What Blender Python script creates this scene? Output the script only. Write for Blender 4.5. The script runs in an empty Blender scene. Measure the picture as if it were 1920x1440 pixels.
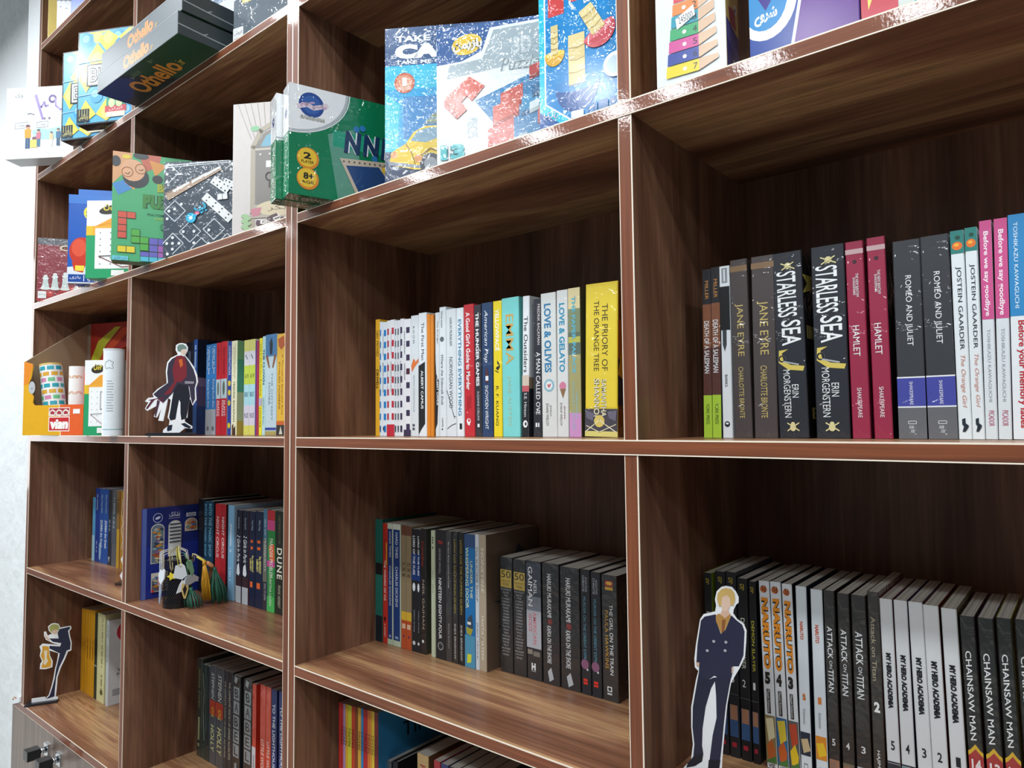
import bpy, bmesh, math, random
from mathutils import Vector, Matrix
random.seed(7)
C = bpy.context.scene.collection
SC = bpy.context.scene

# ------------------------------------------------------------------ camera, world, lights, exposure
def make_camera():
    cd = bpy.data.cameras.new('camera'); co = bpy.data.objects.new('camera', cd); C.objects.link(co)
    yaw, pit, roll, f = -0.689809498, 0.0557420998, -0.0104551049, 1318.42263
    cy, sy, cp, sp = math.cos(yaw), math.sin(yaw), math.cos(pit), math.sin(pit)
    fw = Vector((sy*cp, cy*cp, sp)); r = Vector((cy, -sy, 0)); u = r.cross(fw)
    cr, sr = math.cos(roll), math.sin(roll)
    r2 = cr*r + sr*u; u2 = -sr*r + cr*u
    M = Matrix((r2, u2, -fw)).transposed().to_4x4()
    M.translation = Vector((1.08116793, -0.712931471, 0.0205997862))
    co.matrix_world = M
    cd.sensor_fit = 'HORIZONTAL'; cd.sensor_width = 36.0; cd.lens = f/1920*36.0
    cd.clip_start = 0.02
    SC.camera = co
make_camera()
w = bpy.data.worlds.new('shop'); SC.world = w; w.use_nodes = True
w.node_tree.nodes['Background'].inputs[0].default_value = (0.80, 0.90, 1.0, 1)
w.node_tree.nodes['Background'].inputs[1].default_value = 0.17
VS = SC.view_settings
SC.display_settings.display_device = 'sRGB'
VS.view_transform = 'Standard'; VS.look = 'None'; VS.gamma = 1.0; VS.use_curve_mapping = False
VS.exposure = 0.0
def area(name, loc, sx, sy, power, rot=(0, 0, 0), col=(1, 1, 1)):
    l = bpy.data.lights.new(name, 'AREA'); l.shape = 'RECTANGLE'; l.size = sx; l.size_y = sy
    l.energy = power; l.color = col
    o = bpy.data.objects.new(name, l); C.objects.link(o); o.location = loc; o.rotation_euler = rot
    return o
# recessed ceiling panels in rows above the aisle (z 1.5 is the shop ceiling)
COOL = (0.93, 0.97, 1.0)
def row(xs, y, z, sx, sy, p):
    for x in xs: area('ceiling_lamp', (x, y, z), sx, sy, p*(1.2 if x < -1.0 else 1.0), col=COOL)
row((-3.6, -2.7, -1.95, -1.05, -0.6, -0.30, 0.08, 0.66, 1.25, 1.9, 2.7), -2.13, 1.5, 0.16, 0.22, 5.6)
row((0.95,), -2.45, 1.5, 0.30, 0.30, 7.0)  # unseen extra panel, added for glare on the film-wrapped block puzzle box
row((-3.2, -2.2, -1.3, -0.4, 0.5, 1.3, 2.2), -1.13, 1.5, 0.14, 0.14, 8.6)
row((-3.0, -2.0, -1.1, -0.2, 0.7, 1.7), -0.65, 1.52, 0.12, 0.12, 6.6)
# the shop front, a tall window far to the left
area('shop_front_window', (-7.5, -1.2, 0.6), 2.2, 2.4, 90, rot=(math.radians(90), 0, math.radians(-90)), col=(0.92, 0.97, 1.0))

# ------------------------------------------------------------------ materials
def lin(c):
    if isinstance(c, str):
        c = c.lstrip('#'); c = tuple(int(c[i:i+2], 16)/255 for i in (0, 2, 4))
    return tuple((x/12.92 if x <= 0.04045 else ((x+0.055)/1.055)**2.4) for x in c)
MC = {}
def M(col, rough=0.42, wrap=False, name='print'):
    """printed card or paper: plain ink with faint fibre mottling; wrap adds a crinkled shrink film on top"""
    key = (col, rough, wrap)
    if key in MC: return MC[key]
    m = bpy.data.materials.new(name + '_' + str(col).lstrip('#')); m.use_nodes = True
    nt = m.node_tree; b = nt.nodes['Principled BSDF']
    l = lin(col)
    n = nt.nodes.new('ShaderNodeTexNoise'); n.inputs['Scale'].default_value = 60; n.inputs['Detail'].default_value = 3
    tc = nt.nodes.new('ShaderNodeTexCoord'); nt.links.new(tc.outputs['Object'], n.inputs['Vector'])
    mx = nt.nodes.new('ShaderNodeMix'); mx.data_type = 'RGBA'
    mx.inputs[6].default_value = (*[x*0.93 for x in l], 1); mx.inputs[7].default_value = (*[min(1, x*1.05) for x in l], 1)
    nt.links.new(n.outputs['Fac'], mx.inputs[0]); nt.links.new(mx.outputs[2], b.inputs['Base Color'])
    b.inputs['Roughness'].default_value = rough
    if wrap:
        b.inputs['Coat Weight'].default_value = 1.0; b.inputs['Coat Roughness'].default_value = 0.07
        n2 = nt.nodes.new('ShaderNodeTexNoise'); n2.inputs['Scale'].default_value = 38; n2.inputs['Detail'].default_value = 2
        n2.inputs['Distortion'].default_value = 1.4
        nt.links.new(tc.outputs['Object'], n2.inputs['Vector'])
        bp = nt.nodes.new('ShaderNodeBump'); bp.inputs['Strength'].default_value = 0.85; bp.inputs['Distance'].default_value = 0.004
        nt.links.new(n2.outputs['Fac'], bp.inputs['Height']); nt.links.new(bp.outputs['Normal'], b.inputs['Coat Normal'])
    MC[key] = m
    return m
def wood(name, axis, cols, rough=0.34, across=11.0, bump=0.0, coat=0.0):
    """walnut laminate: long grain along one axis, broad tone bands plus fine streaks"""
    m = bpy.data.materials.new(name); m.use_nodes = True
    nt = m.node_tree; b = nt.nodes['Principled BSDF']; L = nt.links.new
    tc = nt.nodes.new('ShaderNodeTexCoord'); oi = nt.nodes.new('ShaderNodeObjectInfo')
    ad = nt.nodes.new('ShaderNodeVectorMath'); ad.operation = 'ADD'
    sc = nt.nodes.new('ShaderNodeVectorMath'); sc.operation = 'SCALE'; sc.inputs['Scale'].default_value = 7.0
    cb = nt.nodes.new('ShaderNodeCombineXYZ')
    for i in range(3): L(oi.outputs['Random'], cb.inputs[i])
    L(cb.outputs[0], sc.inputs[0]); L(tc.outputs['Object'], ad.inputs[0]); L(sc.outputs[0], ad.inputs[1])
    mp = nt.nodes.new('ShaderNodeMapping'); s = [across]*3; s['xyz'.index(axis)] = 0.9
    mp.inputs['Scale'].default_value = s; L(ad.outputs[0], mp.inputs['Vector'])
    n1 = nt.nodes.new('ShaderNodeTexNoise'); n1.inputs['Scale'].default_value = 1.0; n1.inputs['Detail'].default_value = 5
    n1.inputs['Roughness'].default_value = 0.62; n1.inputs['Distortion'].default_value = 0.9; L(mp.outputs[0], n1.inputs['Vector'])
    mp2 = nt.nodes.new('ShaderNodeMapping'); s2 = [170.0]*3; s2['xyz'.index(axis)] = 5.0
    mp2.inputs['Scale'].default_value = s2; L(ad.outputs[0], mp2.inputs['Vector'])
    n2 = nt.nodes.new('ShaderNodeTexNoise'); n2.inputs['Scale'].default_value = 1.0; n2.inputs['Detail'].default_value = 3; L(mp2.outputs[0], n2.inputs['Vector'])
    r = nt.nodes.new('ShaderNodeValToRGB'); e = r.color_ramp.elements
    while len(e) < len(cols): e.new(0.5)
    for i, (p, c) in enumerate(cols): e[i].position = p; e[i].color = (*lin(c), 1)
    L(n1.outputs['Fac'], r.inputs['Fac'])
    mr = nt.nodes.new('ShaderNodeMapRange'); mr.inputs[1].default_value = 0.35; mr.inputs[2].default_value = 0.7
    mr.inputs[3].default_value = 0.74; mr.inputs[4].default_value = 1.12; L(n2.outputs['Fac'], mr.inputs[0])
    mu = nt.nodes.new('ShaderNodeVectorMath'); mu.operation = 'SCALE'; L(r.outputs['Color'], mu.inputs[0]); L(mr.outputs[0], mu.inputs['Scale'])
    L(mu.outputs[0], b.inputs['Base Color']); b.inputs['Roughness'].default_value = rough; b.inputs['Specular IOR Level'].default_value = 0.3
    if coat: b.inputs['Coat Weight'].default_value = coat; b.inputs['Coat Roughness'].default_value = 0.06
    if bump:
        n3 = nt.nodes.new('ShaderNodeTexNoise'); n3.inputs['Scale'].default_value = 260; L(tc.outputs['Object'], n3.inputs['Vector'])
        bp = nt.nodes.new('ShaderNodeBump'); bp.inputs['Strength'].default_value = bump; bp.inputs['Distance'].default_value = 0.002
        L(n3.outputs['Fac'], bp.inputs['Height']); L(bp.outputs['Normal'], b.inputs['Normal'])
        if coat: L(bp.outputs['Normal'], b.inputs['Coat Normal'])
    return m
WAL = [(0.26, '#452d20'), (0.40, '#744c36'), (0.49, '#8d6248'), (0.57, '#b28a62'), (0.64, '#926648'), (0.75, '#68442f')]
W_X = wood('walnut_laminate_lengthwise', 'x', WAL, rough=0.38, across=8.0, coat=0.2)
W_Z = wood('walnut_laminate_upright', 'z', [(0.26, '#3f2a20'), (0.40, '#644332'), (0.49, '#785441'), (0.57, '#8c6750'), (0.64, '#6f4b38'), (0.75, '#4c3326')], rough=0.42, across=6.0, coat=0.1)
B_X = wood('reddish_edge_banding_lengthwise', 'x', [(0.3, '#5e3220'), (0.5, '#84492b'), (0.7, '#6d3a24')], rough=0.5, across=60, bump=0.03, coat=0.5)
B_Z = wood('reddish_edge_banding_upright', 'z', [(0.3, '#5e3220'), (0.5, '#84492b'), (0.7, '#6d3a24')], rough=0.5, across=60, bump=0.03, coat=0.5)
G_Z = wood('grey_walnut_door', 'z', [(0.3, '#5a4a42'), (0.5, '#7b6a60'), (0.7, '#8d7d72')], rough=0.3, across=14)

# ------------------------------------------------------------------ mesh helpers
def link(name, me, parent=None, loc=None):
    o = bpy.data.objects.new(name, me); C.objects.link(o)
    if parent is not None: o.parent = parent
    if loc is not None: o.location = loc
    return o
def empty(name, loc, rot=(0, 0, 0)):
    o = bpy.data.objects.new(name, None); C.objects.link(o); o.location = loc; o.rotation_euler = rot
    o.empty_display_size = 0.05
    return o
def tag(o, label, cat, group=None, kind=None):
    if label: o['label'] = label
    if cat: o['category'] = cat
    if group: o['group'] = group
    if kind: o['kind'] = kind
    return o
class MB:
    """collects polygons with materials and links them as ONE mesh object"""
    def __init__(s): s.v = []; s.f = []; s.m = []; s.mats = []; s.sm = []
    def mi(s, m):
        if m not in s.mats: s.mats.append(m)
        return s.mats.index(m)
    def poly(s, pts, m, smooth=False):
        k = len(s.v); s.v += [tuple(p) for p in pts]; s.f.append(tuple(range(k, k+len(pts)))); s.m.append(s.mi(m)); s.sm.append(smooth)
    def faces(s, vs, fs, m, smooth=False):
        k = len(s.v); s.v += [tuple(p) for p in vs]; i = s.mi(m)
        for f in fs: s.f.append(tuple(k+a for a in f)); s.m.append(i); s.sm.append(smooth)
    def box(s, x0, x1, y0, y1, z0, z1, m):
        vs = [(x0, y0, z0), (x1, y0, z0), (x1, y1, z0), (x0, y1, z0), (x0, y0, z1), (x1, y0, z1), (x1, y1, z1), (x0, y1, z1)]
        fs = [(0, 3, 2, 1), (4, 5, 6, 7), (0, 1, 5, 4), (1, 2, 6, 5), (2, 3, 7, 6), (3, 0, 4, 7)]
        ms = m if isinstance(m, (list, tuple)) else [m]*6
        k = len(s.v); s.v += vs
        for f, mm in zip(fs, ms): s.f.append(tuple(k+a for a in f)); s.m.append(s.mi(mm)); s.sm.append(False)   # order: bottom top front right back left
    def prism(s, outline, axis, a0, a1, m, mcap=None):
        """outline: 2D points counter-clockwise in the two other axes"""
        n = len(outline)
        def P(p, a):
            q = list(p); q.insert('xyz'.index(axis), a); return tuple(q)
        k = len(s.v); s.v += [P(p, a0) for p in outline] + [P(p, a1) for p in outline]
        i = s.mi(m); j = s.mi(mcap or m)
        for q in range(n):
            r = (q+1) % n; s.f.append((k+q, k+r, k+n+r, k+n+q)); s.m.append(i); s.sm.append(False)
        s.f.append(tuple(k+q for q in reversed(range(n)))); s.m.append(j); s.sm.append(False)
        s.f.append(tuple(k+n+q for q in range(n))); s.m.append(j); s.sm.append(False)
    def tube(s, pts, r, m, n=8, cap=True):
        pts = [Vector(p) for p in pts]; k0 = len(s.v); i = s.mi(m)
        for q, p in enumerate(pts):
            d = (pts[min(q+1, len(pts)-1)] - pts[max(q-1, 0)]).normalized()
            a = d.cross(Vector((0, 0, 1)))
            if a.length < 1e-4: a = Vector((1, 0, 0))
            a.normalize(); b = d.cross(a); rr = r[q] if isinstance(r, (list, tuple)) else r
            for t in range(n):
                an = 2*math.pi*t/n; s.v.append(tuple(p + a*rr*math.cos(an) + b*rr*math.sin(an)))
        for q in range(len(pts)-1):
            for t in range(n):
                u = (t+1) % n
                s.f.append((k0+q*n+t, k0+q*n+u, k0+(q+1)*n+u, k0+(q+1)*n+t)); s.m.append(i); s.sm.append(True)
        if cap:
            s.f.append(tuple(k0+t for t in reversed(range(n)))); s.m.append(i); s.sm.append(False)
            e = k0+(len(pts)-1)*n; s.f.append(tuple(e+t for t in range(n))); s.m.append(i); s.sm.append(False)
    def mesh(s, name):
        me = bpy.data.meshes.new(name); me.from_pydata(s.v, [], s.f)
        for m in s.mats: me.materials.append(m)
        me.polygons.foreach_set('material_index', s.m); me.polygons.foreach_set('use_smooth', s.sm); me.update()
        return me
    def build(s, name, parent=None, loc=None, fix=False):
        me = s.mesh(name)
        if fix:
            bm = bmesh.new(); bm.from_mesh(me); bmesh.ops.recalc_face_normals(bm, faces=bm.faces); bm.to_mesh(me); bm.free()
        return link(name, me, parent, loc)
# ------------------------------------------------------------------ lettering
AR = {}   # letter -> isolated form code point, number of forms (joins on both sides = 4)
for ch, iso, n in (('\u0627', 0xFE8D, 2), ('\u0628', 0xFE8F, 4), ('\u062A', 0xFE95, 4), ('\u062C', 0xFE9D, 4), ('\u062D', 0xFEA1, 4), ('\u062E', 0xFEA5, 4), ('\u062F', 0xFEA9, 2),
                   ('\u0631', 0xFEAD, 2), ('\u0632', 0xFEAF, 2), ('\u0633', 0xFEB1, 4), ('\u0634', 0xFEB5, 4), ('\u0639', 0xFEC9, 4), ('\u0641', 0xFED1, 4), ('\u0642', 0xFED5, 4),
                   ('\u0644', 0xFEDD, 4), ('\u0645', 0xFEE1, 4), ('\u0646', 0xFEE5, 4), ('\u0647', 0xFEE9, 4), ('\u0648', 0xFEED, 2), ('\u06CC', 0xFBFC, 4), ('\u067E', 0xFB56, 4),
                   ('\u06A9', 0xFB8E, 4), ('\u06AF', 0xFB92, 4), ('\u0698', 0xFB8A, 2), ('\u0686', 0xFB7A, 4), ('\u0622', 0xFE81, 2)):
    AR[ch] = (iso, n)
def shape(s):
    """joins Persian letters and puts them in drawing order"""
    if not any(c in AR for c in s): return s
    out = []
    for i, c in enumerate(s):
        if c not in AR: out.append(c); continue
        iso, n = AR[c]
        prev = i > 0 and s[i-1] in AR and AR[s[i-1]][1] == 4
        nxt = i+1 < len(s) and s[i+1] in AR and n == 4
        k = (3 if nxt else 1) if prev else (2 if nxt else 0)
        out.append(chr(iso+k))
    return ''.join(reversed(out))
TC = {}
def glyphs(body, bold=0.0, shear=0.0, space=1.0):
    key = (body, bold, shear, space)
    if key in TC: return TC[key]
    c = bpy.data.curves.new('t', 'FONT'); c.body = shape(body); c.size = 1.0; c.offset = bold; c.shear = shear; c.resolution_u = 3
    c.space_character = space; c.space_line = 0.85; c.align_x = 'CENTER'
    o = bpy.data.objects.new('t', c); C.objects.link(o)
    dg = bpy.context.evaluated_depsgraph_get(); dg.update()
    me = bpy.data.meshes.new_from_object(o.evaluated_get(dg))
    vs = [(v.co.x, v.co.y) for v in me.vertices]; fs = [tuple(p.vertices) for p in me.polygons]
    bpy.data.objects.remove(o); bpy.data.curves.remove(c); bpy.data.meshes.remove(me)
    if vs:
        x0 = min(v[0] for v in vs); x1 = max(v[0] for v in vs); y0 = min(v[1] for v in vs); y1 = max(v[1] for v in vs)
        if any(f for f in fs):
            p = fs[0]; a = sum((vs[p[i]][0]*vs[p[(i+1) % len(p)]][1]-vs[p[(i+1) % len(p)]][0]*vs[p[i]][1]) for i in range(len(p)))
            if a < 0: fs = [tuple(reversed(f)) for f in fs]
        vs = [((x-x0)/max(1e-6, x1-x0), (y-y0)/max(1e-6, y1-y0)) for x, y in vs]
        asp = (x1-x0)/max(1e-6, y1-y0)
    else: asp = 1
    TC[key] = (vs, fs, asp)
    return TC[key]
EPS = 0.00012
class Face:
    """a flat printed face: coordinates run 0..1 from its left to right (x) and top to bottom (y)"""
    def __init__(s, O, U, V, wrap=False, rough=0.42):
        s.O, s.U, s.V = Vector(O), Vector(U), Vector(V); s.N = s.U.cross(s.V).normalized(); s.k = 1
        s.w = s.U.length; s.h = s.V.length; s.wrap = wrap; s.rough = rough
        s.art = MB(); s.txts = []; s.lists = False
    def P(s, x, y, k): return s.O + s.U*x + s.V*(1-y) + s.N*(EPS*k)
    def mat(s, c): return M(c, s.rough, s.wrap) if isinstance(c, str) else c
    def poly(s, pts, c, k=None):
        if k is None: s.k += 0.35; k = s.k
        for ax, lim, sg in ((0, 0.0, 1), (0, 1.0, -1), (1, 0.0, 1), (1, 1.0, -1)):     # keep the print inside its face
            q = []
            for i in range(len(pts)):
                a, b = pts[i-1], pts[i]; da, db = (a[ax]-lim)*sg, (b[ax]-lim)*sg
                if (da < 0) != (db < 0): t = da/(da-db); q.append((a[0]+(b[0]-a[0])*t, a[1]+(b[1]-a[1])*t))
                if db >= 0: q.append(b)
            pts = q
            if len(pts) < 3: return
        a = sum(pts[i][0]*pts[(i+1) % len(pts)][1]-pts[(i+1) % len(pts)][0]*pts[i][1] for i in range(len(pts)))
        if a > 0: pts = list(reversed(pts))
        s.art.poly([s.P(x, y, k) for x, y in pts], s.mat(c))
    def rect(s, x0, x1, y0, y1, c): s.poly([(x0, y0), (x1, y0), (x1, y1), (x0, y1)], c)
    def ell(s, x, y, rx, ry, c, n=20, a0=0, a1=360, rot=0):
        cr, sr = math.cos(math.radians(rot)), math.sin(math.radians(rot)); pts = []
        full = abs(a1-a0) >= 360; m = n if full else n+1
        for i in range(m):
            t = math.radians(a0+(a1-a0)*i/n); px, py = rx*math.cos(t), ry*math.sin(t)
            # rotate in real proportions
            X, Y = px*s.w, py*s.h; X, Y = X*cr-Y*sr, X*sr+Y*cr
            pts.append((x+X/s.w, y+Y/s.h))
        s.poly(pts, c)
    def circ(s, x, y, r, c, n=20): s.ell(x, y, r, r*s.w/s.h, c, n)
    def line(s, pts, wd, c):
        s.k += 0.35; k = s.k; wd = wd*0.5
        for (x0, y0), (x1, y1) in zip(pts, pts[1:]):
            dx, dy = (x1-x0)*s.w, (y1-y0)*s.h; l = math.hypot(dx, dy) or 1; nx, ny = -dy/l*wd*s.w/s.w, dx/l*wd*s.w/s.h
            ex, ey = dx/l*wd*0.6*s.w/s.w, dy/l*wd*0.6*s.w/s.h
            s.poly([(x0+nx-ex, y0+ny-ey), (x1+nx+ex, y1+ny+ey), (x1-nx+ex, y1-ny+ey), (x0-nx-ex, y0-ny-ey)], c, k)
    def ring(s, x, y, r, wd, c, n=20, a0=0, a1=360):
        s.line([(x+r*math.cos(math.radians(a0+(a1-a0)*i/n)), y+r*s.w/s.h*math.sin(math.radians(a0+(a1-a0)*i/n))) for i in range(n+1)], wd, c)
    def text(s, t, x0, x1, y0, y1, c, bold=0.0, shear=0.0, space=1.0, rot=0, down=False, edge=None, ew=0.05, inner=False):
        """letters stretched to fill the given bounds; down: reads from top to bottom; rot: degrees about the middle"""
        if not (s.lists and s.txts) and not inner: s.txts.append(MB())
        if edge: s.text(t, x0, x1, y0, y1, edge, bold+ew, shear, space, rot, down, inner=True)
        vs, fs, asp = glyphs(t, bold, shear, space)
        if not vs: return
        s.k += 0.4; k = s.k; W, H = (x1-x0)*s.w, (y1-y0)*s.h; cx, cy = (x0+x1)/2, (y0+y1)/2
        cr, sr = math.cos(math.radians(rot)), math.sin(math.radians(rot)); P = []
        for a, b in vs:
            if down: X, Y = (b-0.5)*W, (a-0.5)*H
            else: X, Y = (a-0.5)*W, (0.5-b)*H
            X, Y = X*cr+Y*sr, -X*sr+Y*cr
            P.append(s.P(cx+X/s.w, cy+Y/s.h, k))
        s.txts[-1].faces(P, fs, s.mat(c))
    def build(s, parent, art='cover_art', txt='lettering'):
        a = s.art.build(art, parent) if s.art.f else None
        for m in s.txts:
            if m.f: m.build(txt, parent)
        return a
# ------------------------------------------------------------------ the setting
def struct(name, mb, fix=True):
    o = mb.build(name, fix=fix); o['kind'] = 'structure'; return o
def plaster():
    m = bpy.data.materials.new('white_plaster'); m.use_nodes = True; nt = m.node_tree; b = nt.nodes['Principled BSDF']
    b.inputs['Base Color'].default_value = (0.78, 0.82, 0.83, 1); b.inputs['Roughness'].default_value = 0.75
    tc = nt.nodes.new('ShaderNodeTexCoord'); n = nt.nodes.new('ShaderNodeTexNoise'); n.inputs['Scale'].default_value = 14; n.inputs['Detail'].default_value = 6
    nt.links.new(tc.outputs['Object'], n.inputs['Vector'])
    bp = nt.nodes.new('ShaderNodeBump'); bp.inputs['Strength'].default_value = 0.35; bp.inputs['Distance'].default_value = 0.02
    nt.links.new(n.outputs['Fac'], bp.inputs['Height']); nt.links.new(bp.outputs['Normal'], b.inputs['Normal'])
    return m
PL = plaster()
FLOOR, CEIL = -1.62, 2.1
mb = MB()
# plastered pier hard against the bookcase, its outer arris eased, the wall beyond set back
mb.prism([(-1.402, 0.60), (-1.402, 0.007), (-1.53, 0.004), (-1.562, 0.012), (-1.585, 0.045), (-1.60, 0.075), (-2.6, 0.085), (-2.6, 0.60)], 'z', FLOOR, CEIL, PL)
mb.prism([(-1.490, -0.8155), (-1.4075, -0.7895), (-1.4075, -0.774), (-1.420, -0.779), (-1.490, -0.806)], 'y', -0.004, 0.02, PL)
struct('wall_left', mb)
mb = MB(); mb.box(-1.402, 3.2, 0.36, 0.46, FLOOR, CEIL, PL); struct('wall_back', mb)
mb = MB(); mb.box(-6.4, 3.2, -4.5, 0.46, FLOOR-0.05, FLOOR, M('#b9b4ac', 0.3)); struct('floor', mb)

# ------------------------------------------------------------------ the two bookcases
TZ = [-0.7934, -0.393, 0.0, 0.400, 0.799, 1.212]      # tops of the shelves
BT = 0.0177                                            # board thickness
DEP = 0.332
CREAM = M('#efe2cf', 0.35)
def board(name, x0, x1, y0, y1, z0, z1, wd, bd, axis, parent, rim=0.0016):
    """one laminated board; its front edge carries reddish banding with a pale line along each arris"""
    cx, cz = (x0+x1)/2, (z0+z1)/2
    mb = MB(); mb.box(x0-cx, x1-cx, y0+0.001, y1, z0-cz, z1-cz, wd)
    o = mb.build(name, parent, (cx, 0, cz))
    e = MB()
    X0, X1, Z0, Z1 = x0-cx, x1-cx, z0-cz, z1-cz
    if axis == 'x':
        e.box(X0, X1, y0, y0+0.001, Z0+rim, Z1-rim, bd)
        e.box(X0, X1, y0-0.00005, y0+0.001, Z1-rim, Z1, CREAM); e.box(X0, X1, y0-0.00005, y0+0.001, Z0, Z0+rim*0.8, CREAM)
    else:
        e.box(X0+rim*0.6, X1-rim, y0, y0+0.001, Z0, Z1, bd)
        e.box(X1-rim, X1, y0-0.00005, y0+0.001, Z0, Z1, CREAM); e.box(X0, X0+rim*0.6, y0-0.00005, y0+0.001, Z0, Z1, CREAM)
    e.build('edge_banding', o)
    return o
def bookcase(label, xl, xr, div, ztop, base_left, doors):
    """xl..xr: outer faces; div: x range of the middle divider"""
    r = empty('bookcase', (0, 0, 0)); tag(r, label, 'bookcase')
    zb = TZ[0]
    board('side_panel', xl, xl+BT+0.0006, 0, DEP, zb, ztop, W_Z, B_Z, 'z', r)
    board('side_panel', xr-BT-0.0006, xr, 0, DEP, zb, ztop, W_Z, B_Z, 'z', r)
    xi, xj = xl+BT+0.0006, xr-BT-0.0006
    for k, z in enumerate(TZ):
        if k == 0: board('shelf', base_left, xr, -0.0005, DEP, z-BT-0.004, z, W_X, B_X, 'x', r)
        else: board('shelf', xi, xj, 0, DEP-0.006, z-BT, z, W_X, B_X, 'x', r)
    board('top_panel', xi, xj, 0, DEP, ztop-BT, ztop, W_X, B_X, 'x', r)
    for k, z in enumerate(TZ):
        z1 = (TZ[k+1] if k+1 < len(TZ) else ztop) - BT
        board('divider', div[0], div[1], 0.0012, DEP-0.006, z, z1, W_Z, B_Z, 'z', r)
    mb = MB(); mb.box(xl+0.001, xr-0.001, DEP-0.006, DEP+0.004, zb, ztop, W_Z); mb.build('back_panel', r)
    # closed cupboard under the lowest open shelf
    z1 = zb-BT-0.004
    mb = MB(); mb.box(base_left, base_left+BT, 0.02, DEP, FLOOR, z1, W_Z); mb.build('cupboard_side', r)
    mb = MB(); mb.box(xr-BT, xr, 0.02, DEP, FLOOR, z1, W_Z); mb.build('cupboard_side', r)
    for x0, x1, ks in doors:
        cx = (x0+x1)/2
        mb = MB(); mb.box(x0+0.0012-cx, x1-0.0012-cx, 0.0, 0.018, FLOOR+0.06, z1-0.002, G_Z)
        d = mb.build('cupboard_door', r, (cx, 0, 0))
        if ks:
            kb = MB(); bl = M('#1d1f22', 0.3); ch = CHROME
            kx, kz = ks[0]-cx, ks[1]
            kb.box(kx-0.016, kx+0.016, -0.004, 0.0, kz-0.016, kz+0.016, ch); kb.tube([(kx, -0.004, kz), (kx, -0.020, kz)], 0.009, ch)
            kb.box(kx-0.016, kx+0.016, -0.052, -0.020, kz-0.013, kz+0.013, bl)
            kb.build('knob', d)
    return r
def metal(name, col, rough):
    m = bpy.data.materials.new(name); m.use_nodes = True; b = m.node_tree.nodes['Principled BSDF']
    b.inputs['Base Color'].default_value = (*lin(col), 1); b.inputs['Metallic'].default_value = 1; b.inputs['Roughness'].default_value = rough
    n = m.node_tree.nodes.new('ShaderNodeTexNoise'); n.inputs['Scale'].default_value = 90
    r = m.node_tree.nodes.new('ShaderNodeMapRange'); r.inputs[3].default_value = rough*0.8; r.inputs[4].default_value = rough*1.2
    m.node_tree.links.new(n.outputs['Fac'], r.inputs[0]); m.node_tree.links.new(r.outputs[0], b.inputs['Roughness'])
    return m
CHROME = metal('chrome', '#c8ccd0', 0.15)
ZTOP = 1.63
bookcase('walnut brown bookcase beside the white plaster wall, its divider behind the narrow left bays', -1.4069, -0.0184, (-0.7158, -0.6965), ZTOP, -1.4834,
         [(-1.4834, -1.1300, (-1.180, -0.862)), (-1.1300, -0.76, (-1.088, -0.862)), (-0.76, -0.39, None), (-0.39, -0.0184, None)])
bookcase('walnut brown bookcase standing nearest, holding the comic volumes and paperback novels', -0.0184, 1.3561, (0.6599, 0.6778), ZTOP, -0.0184,
         [(-0.0184, 0.325, None), (0.325, 0.669, None), (0.669, 1.012, None), (1.012, 1.3561, None)])

# ------------------------------------------------------------------ books
def paper_mat():
    m = bpy.data.materials.new('book_pages'); m.use_nodes = True; nt = m.node_tree; b = nt.nodes['Principled BSDF']
    tc = nt.nodes.new('ShaderNodeTexCoord'); mp = nt.nodes.new('ShaderNodeMapping'); mp.inputs['Scale'].default_value = (1500, 3, 3)
    nt.links.new(tc.outputs['Object'], mp.inputs[0]); n = nt.nodes.new('ShaderNodeTexNoise'); n.inputs['Scale'].default_value = 1; nt.links.new(mp.outputs[0], n.inputs['Vector'])
    r = nt.nodes.new('ShaderNodeValToRGB'); r.color_ramp.elements[0].color = (*lin('#8f8c84'), 1); r.color_ramp.elements[1].color = (*lin('#d6d2c8'), 1)
    r.color_ramp.elements[0].position = 0.3; r.color_ramp.elements[1].position = 0.65
    nt.links.new(n.outputs['Fac'], r.inputs[0]); nt.links.new(r.outputs[0], b.inputs['Base Color']); b.inputs['Roughness'].default_value = 0.8
    return m
PAGES = paper_mat()
def draw(f, ops):
    for o in ops:
        k = o[0]
        if k == 'r': f.rect(o[4] if len(o) > 4 else 0, o[5] if len(o) > 5 else 1, o[1], o[2], o[3])
        elif k == 't': f.text(o[1], o[4], o[5], o[2], o[3], o[6], down=True, **(o[7] if len(o) > 7 else {}))
        elif k == 'h': f.text(o[1], o[4], o[5], o[2], o[3], o[6], **(o[7] if len(o) > 7 else {}))
        elif k == 'e': f.circ(o[2], o[1], o[3], o[4])
        elif k == 'o': f.ell(o[2], o[1], o[3], o[4], o[5])
        elif k == 'p': f.poly(o[1], o[2])
        elif k == 'l': f.line(o[1], o[2], o[3])
        elif k == 'm':      # illegible small print: a run of short strokes
            n = max(3, int((o[2]-o[1])*60)); rr = random.Random(n)
            for i in range(n):
                if rr.random() < .8: a = o[1]+(o[2]-o[1])*i/n; f.rect(o[3], o[4], a, a+(o[2]-o[1])/n*.7, o[5])
        elif k == 'g': f.ring(o[2], o[1], o[3], o[4], o[5])
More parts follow.
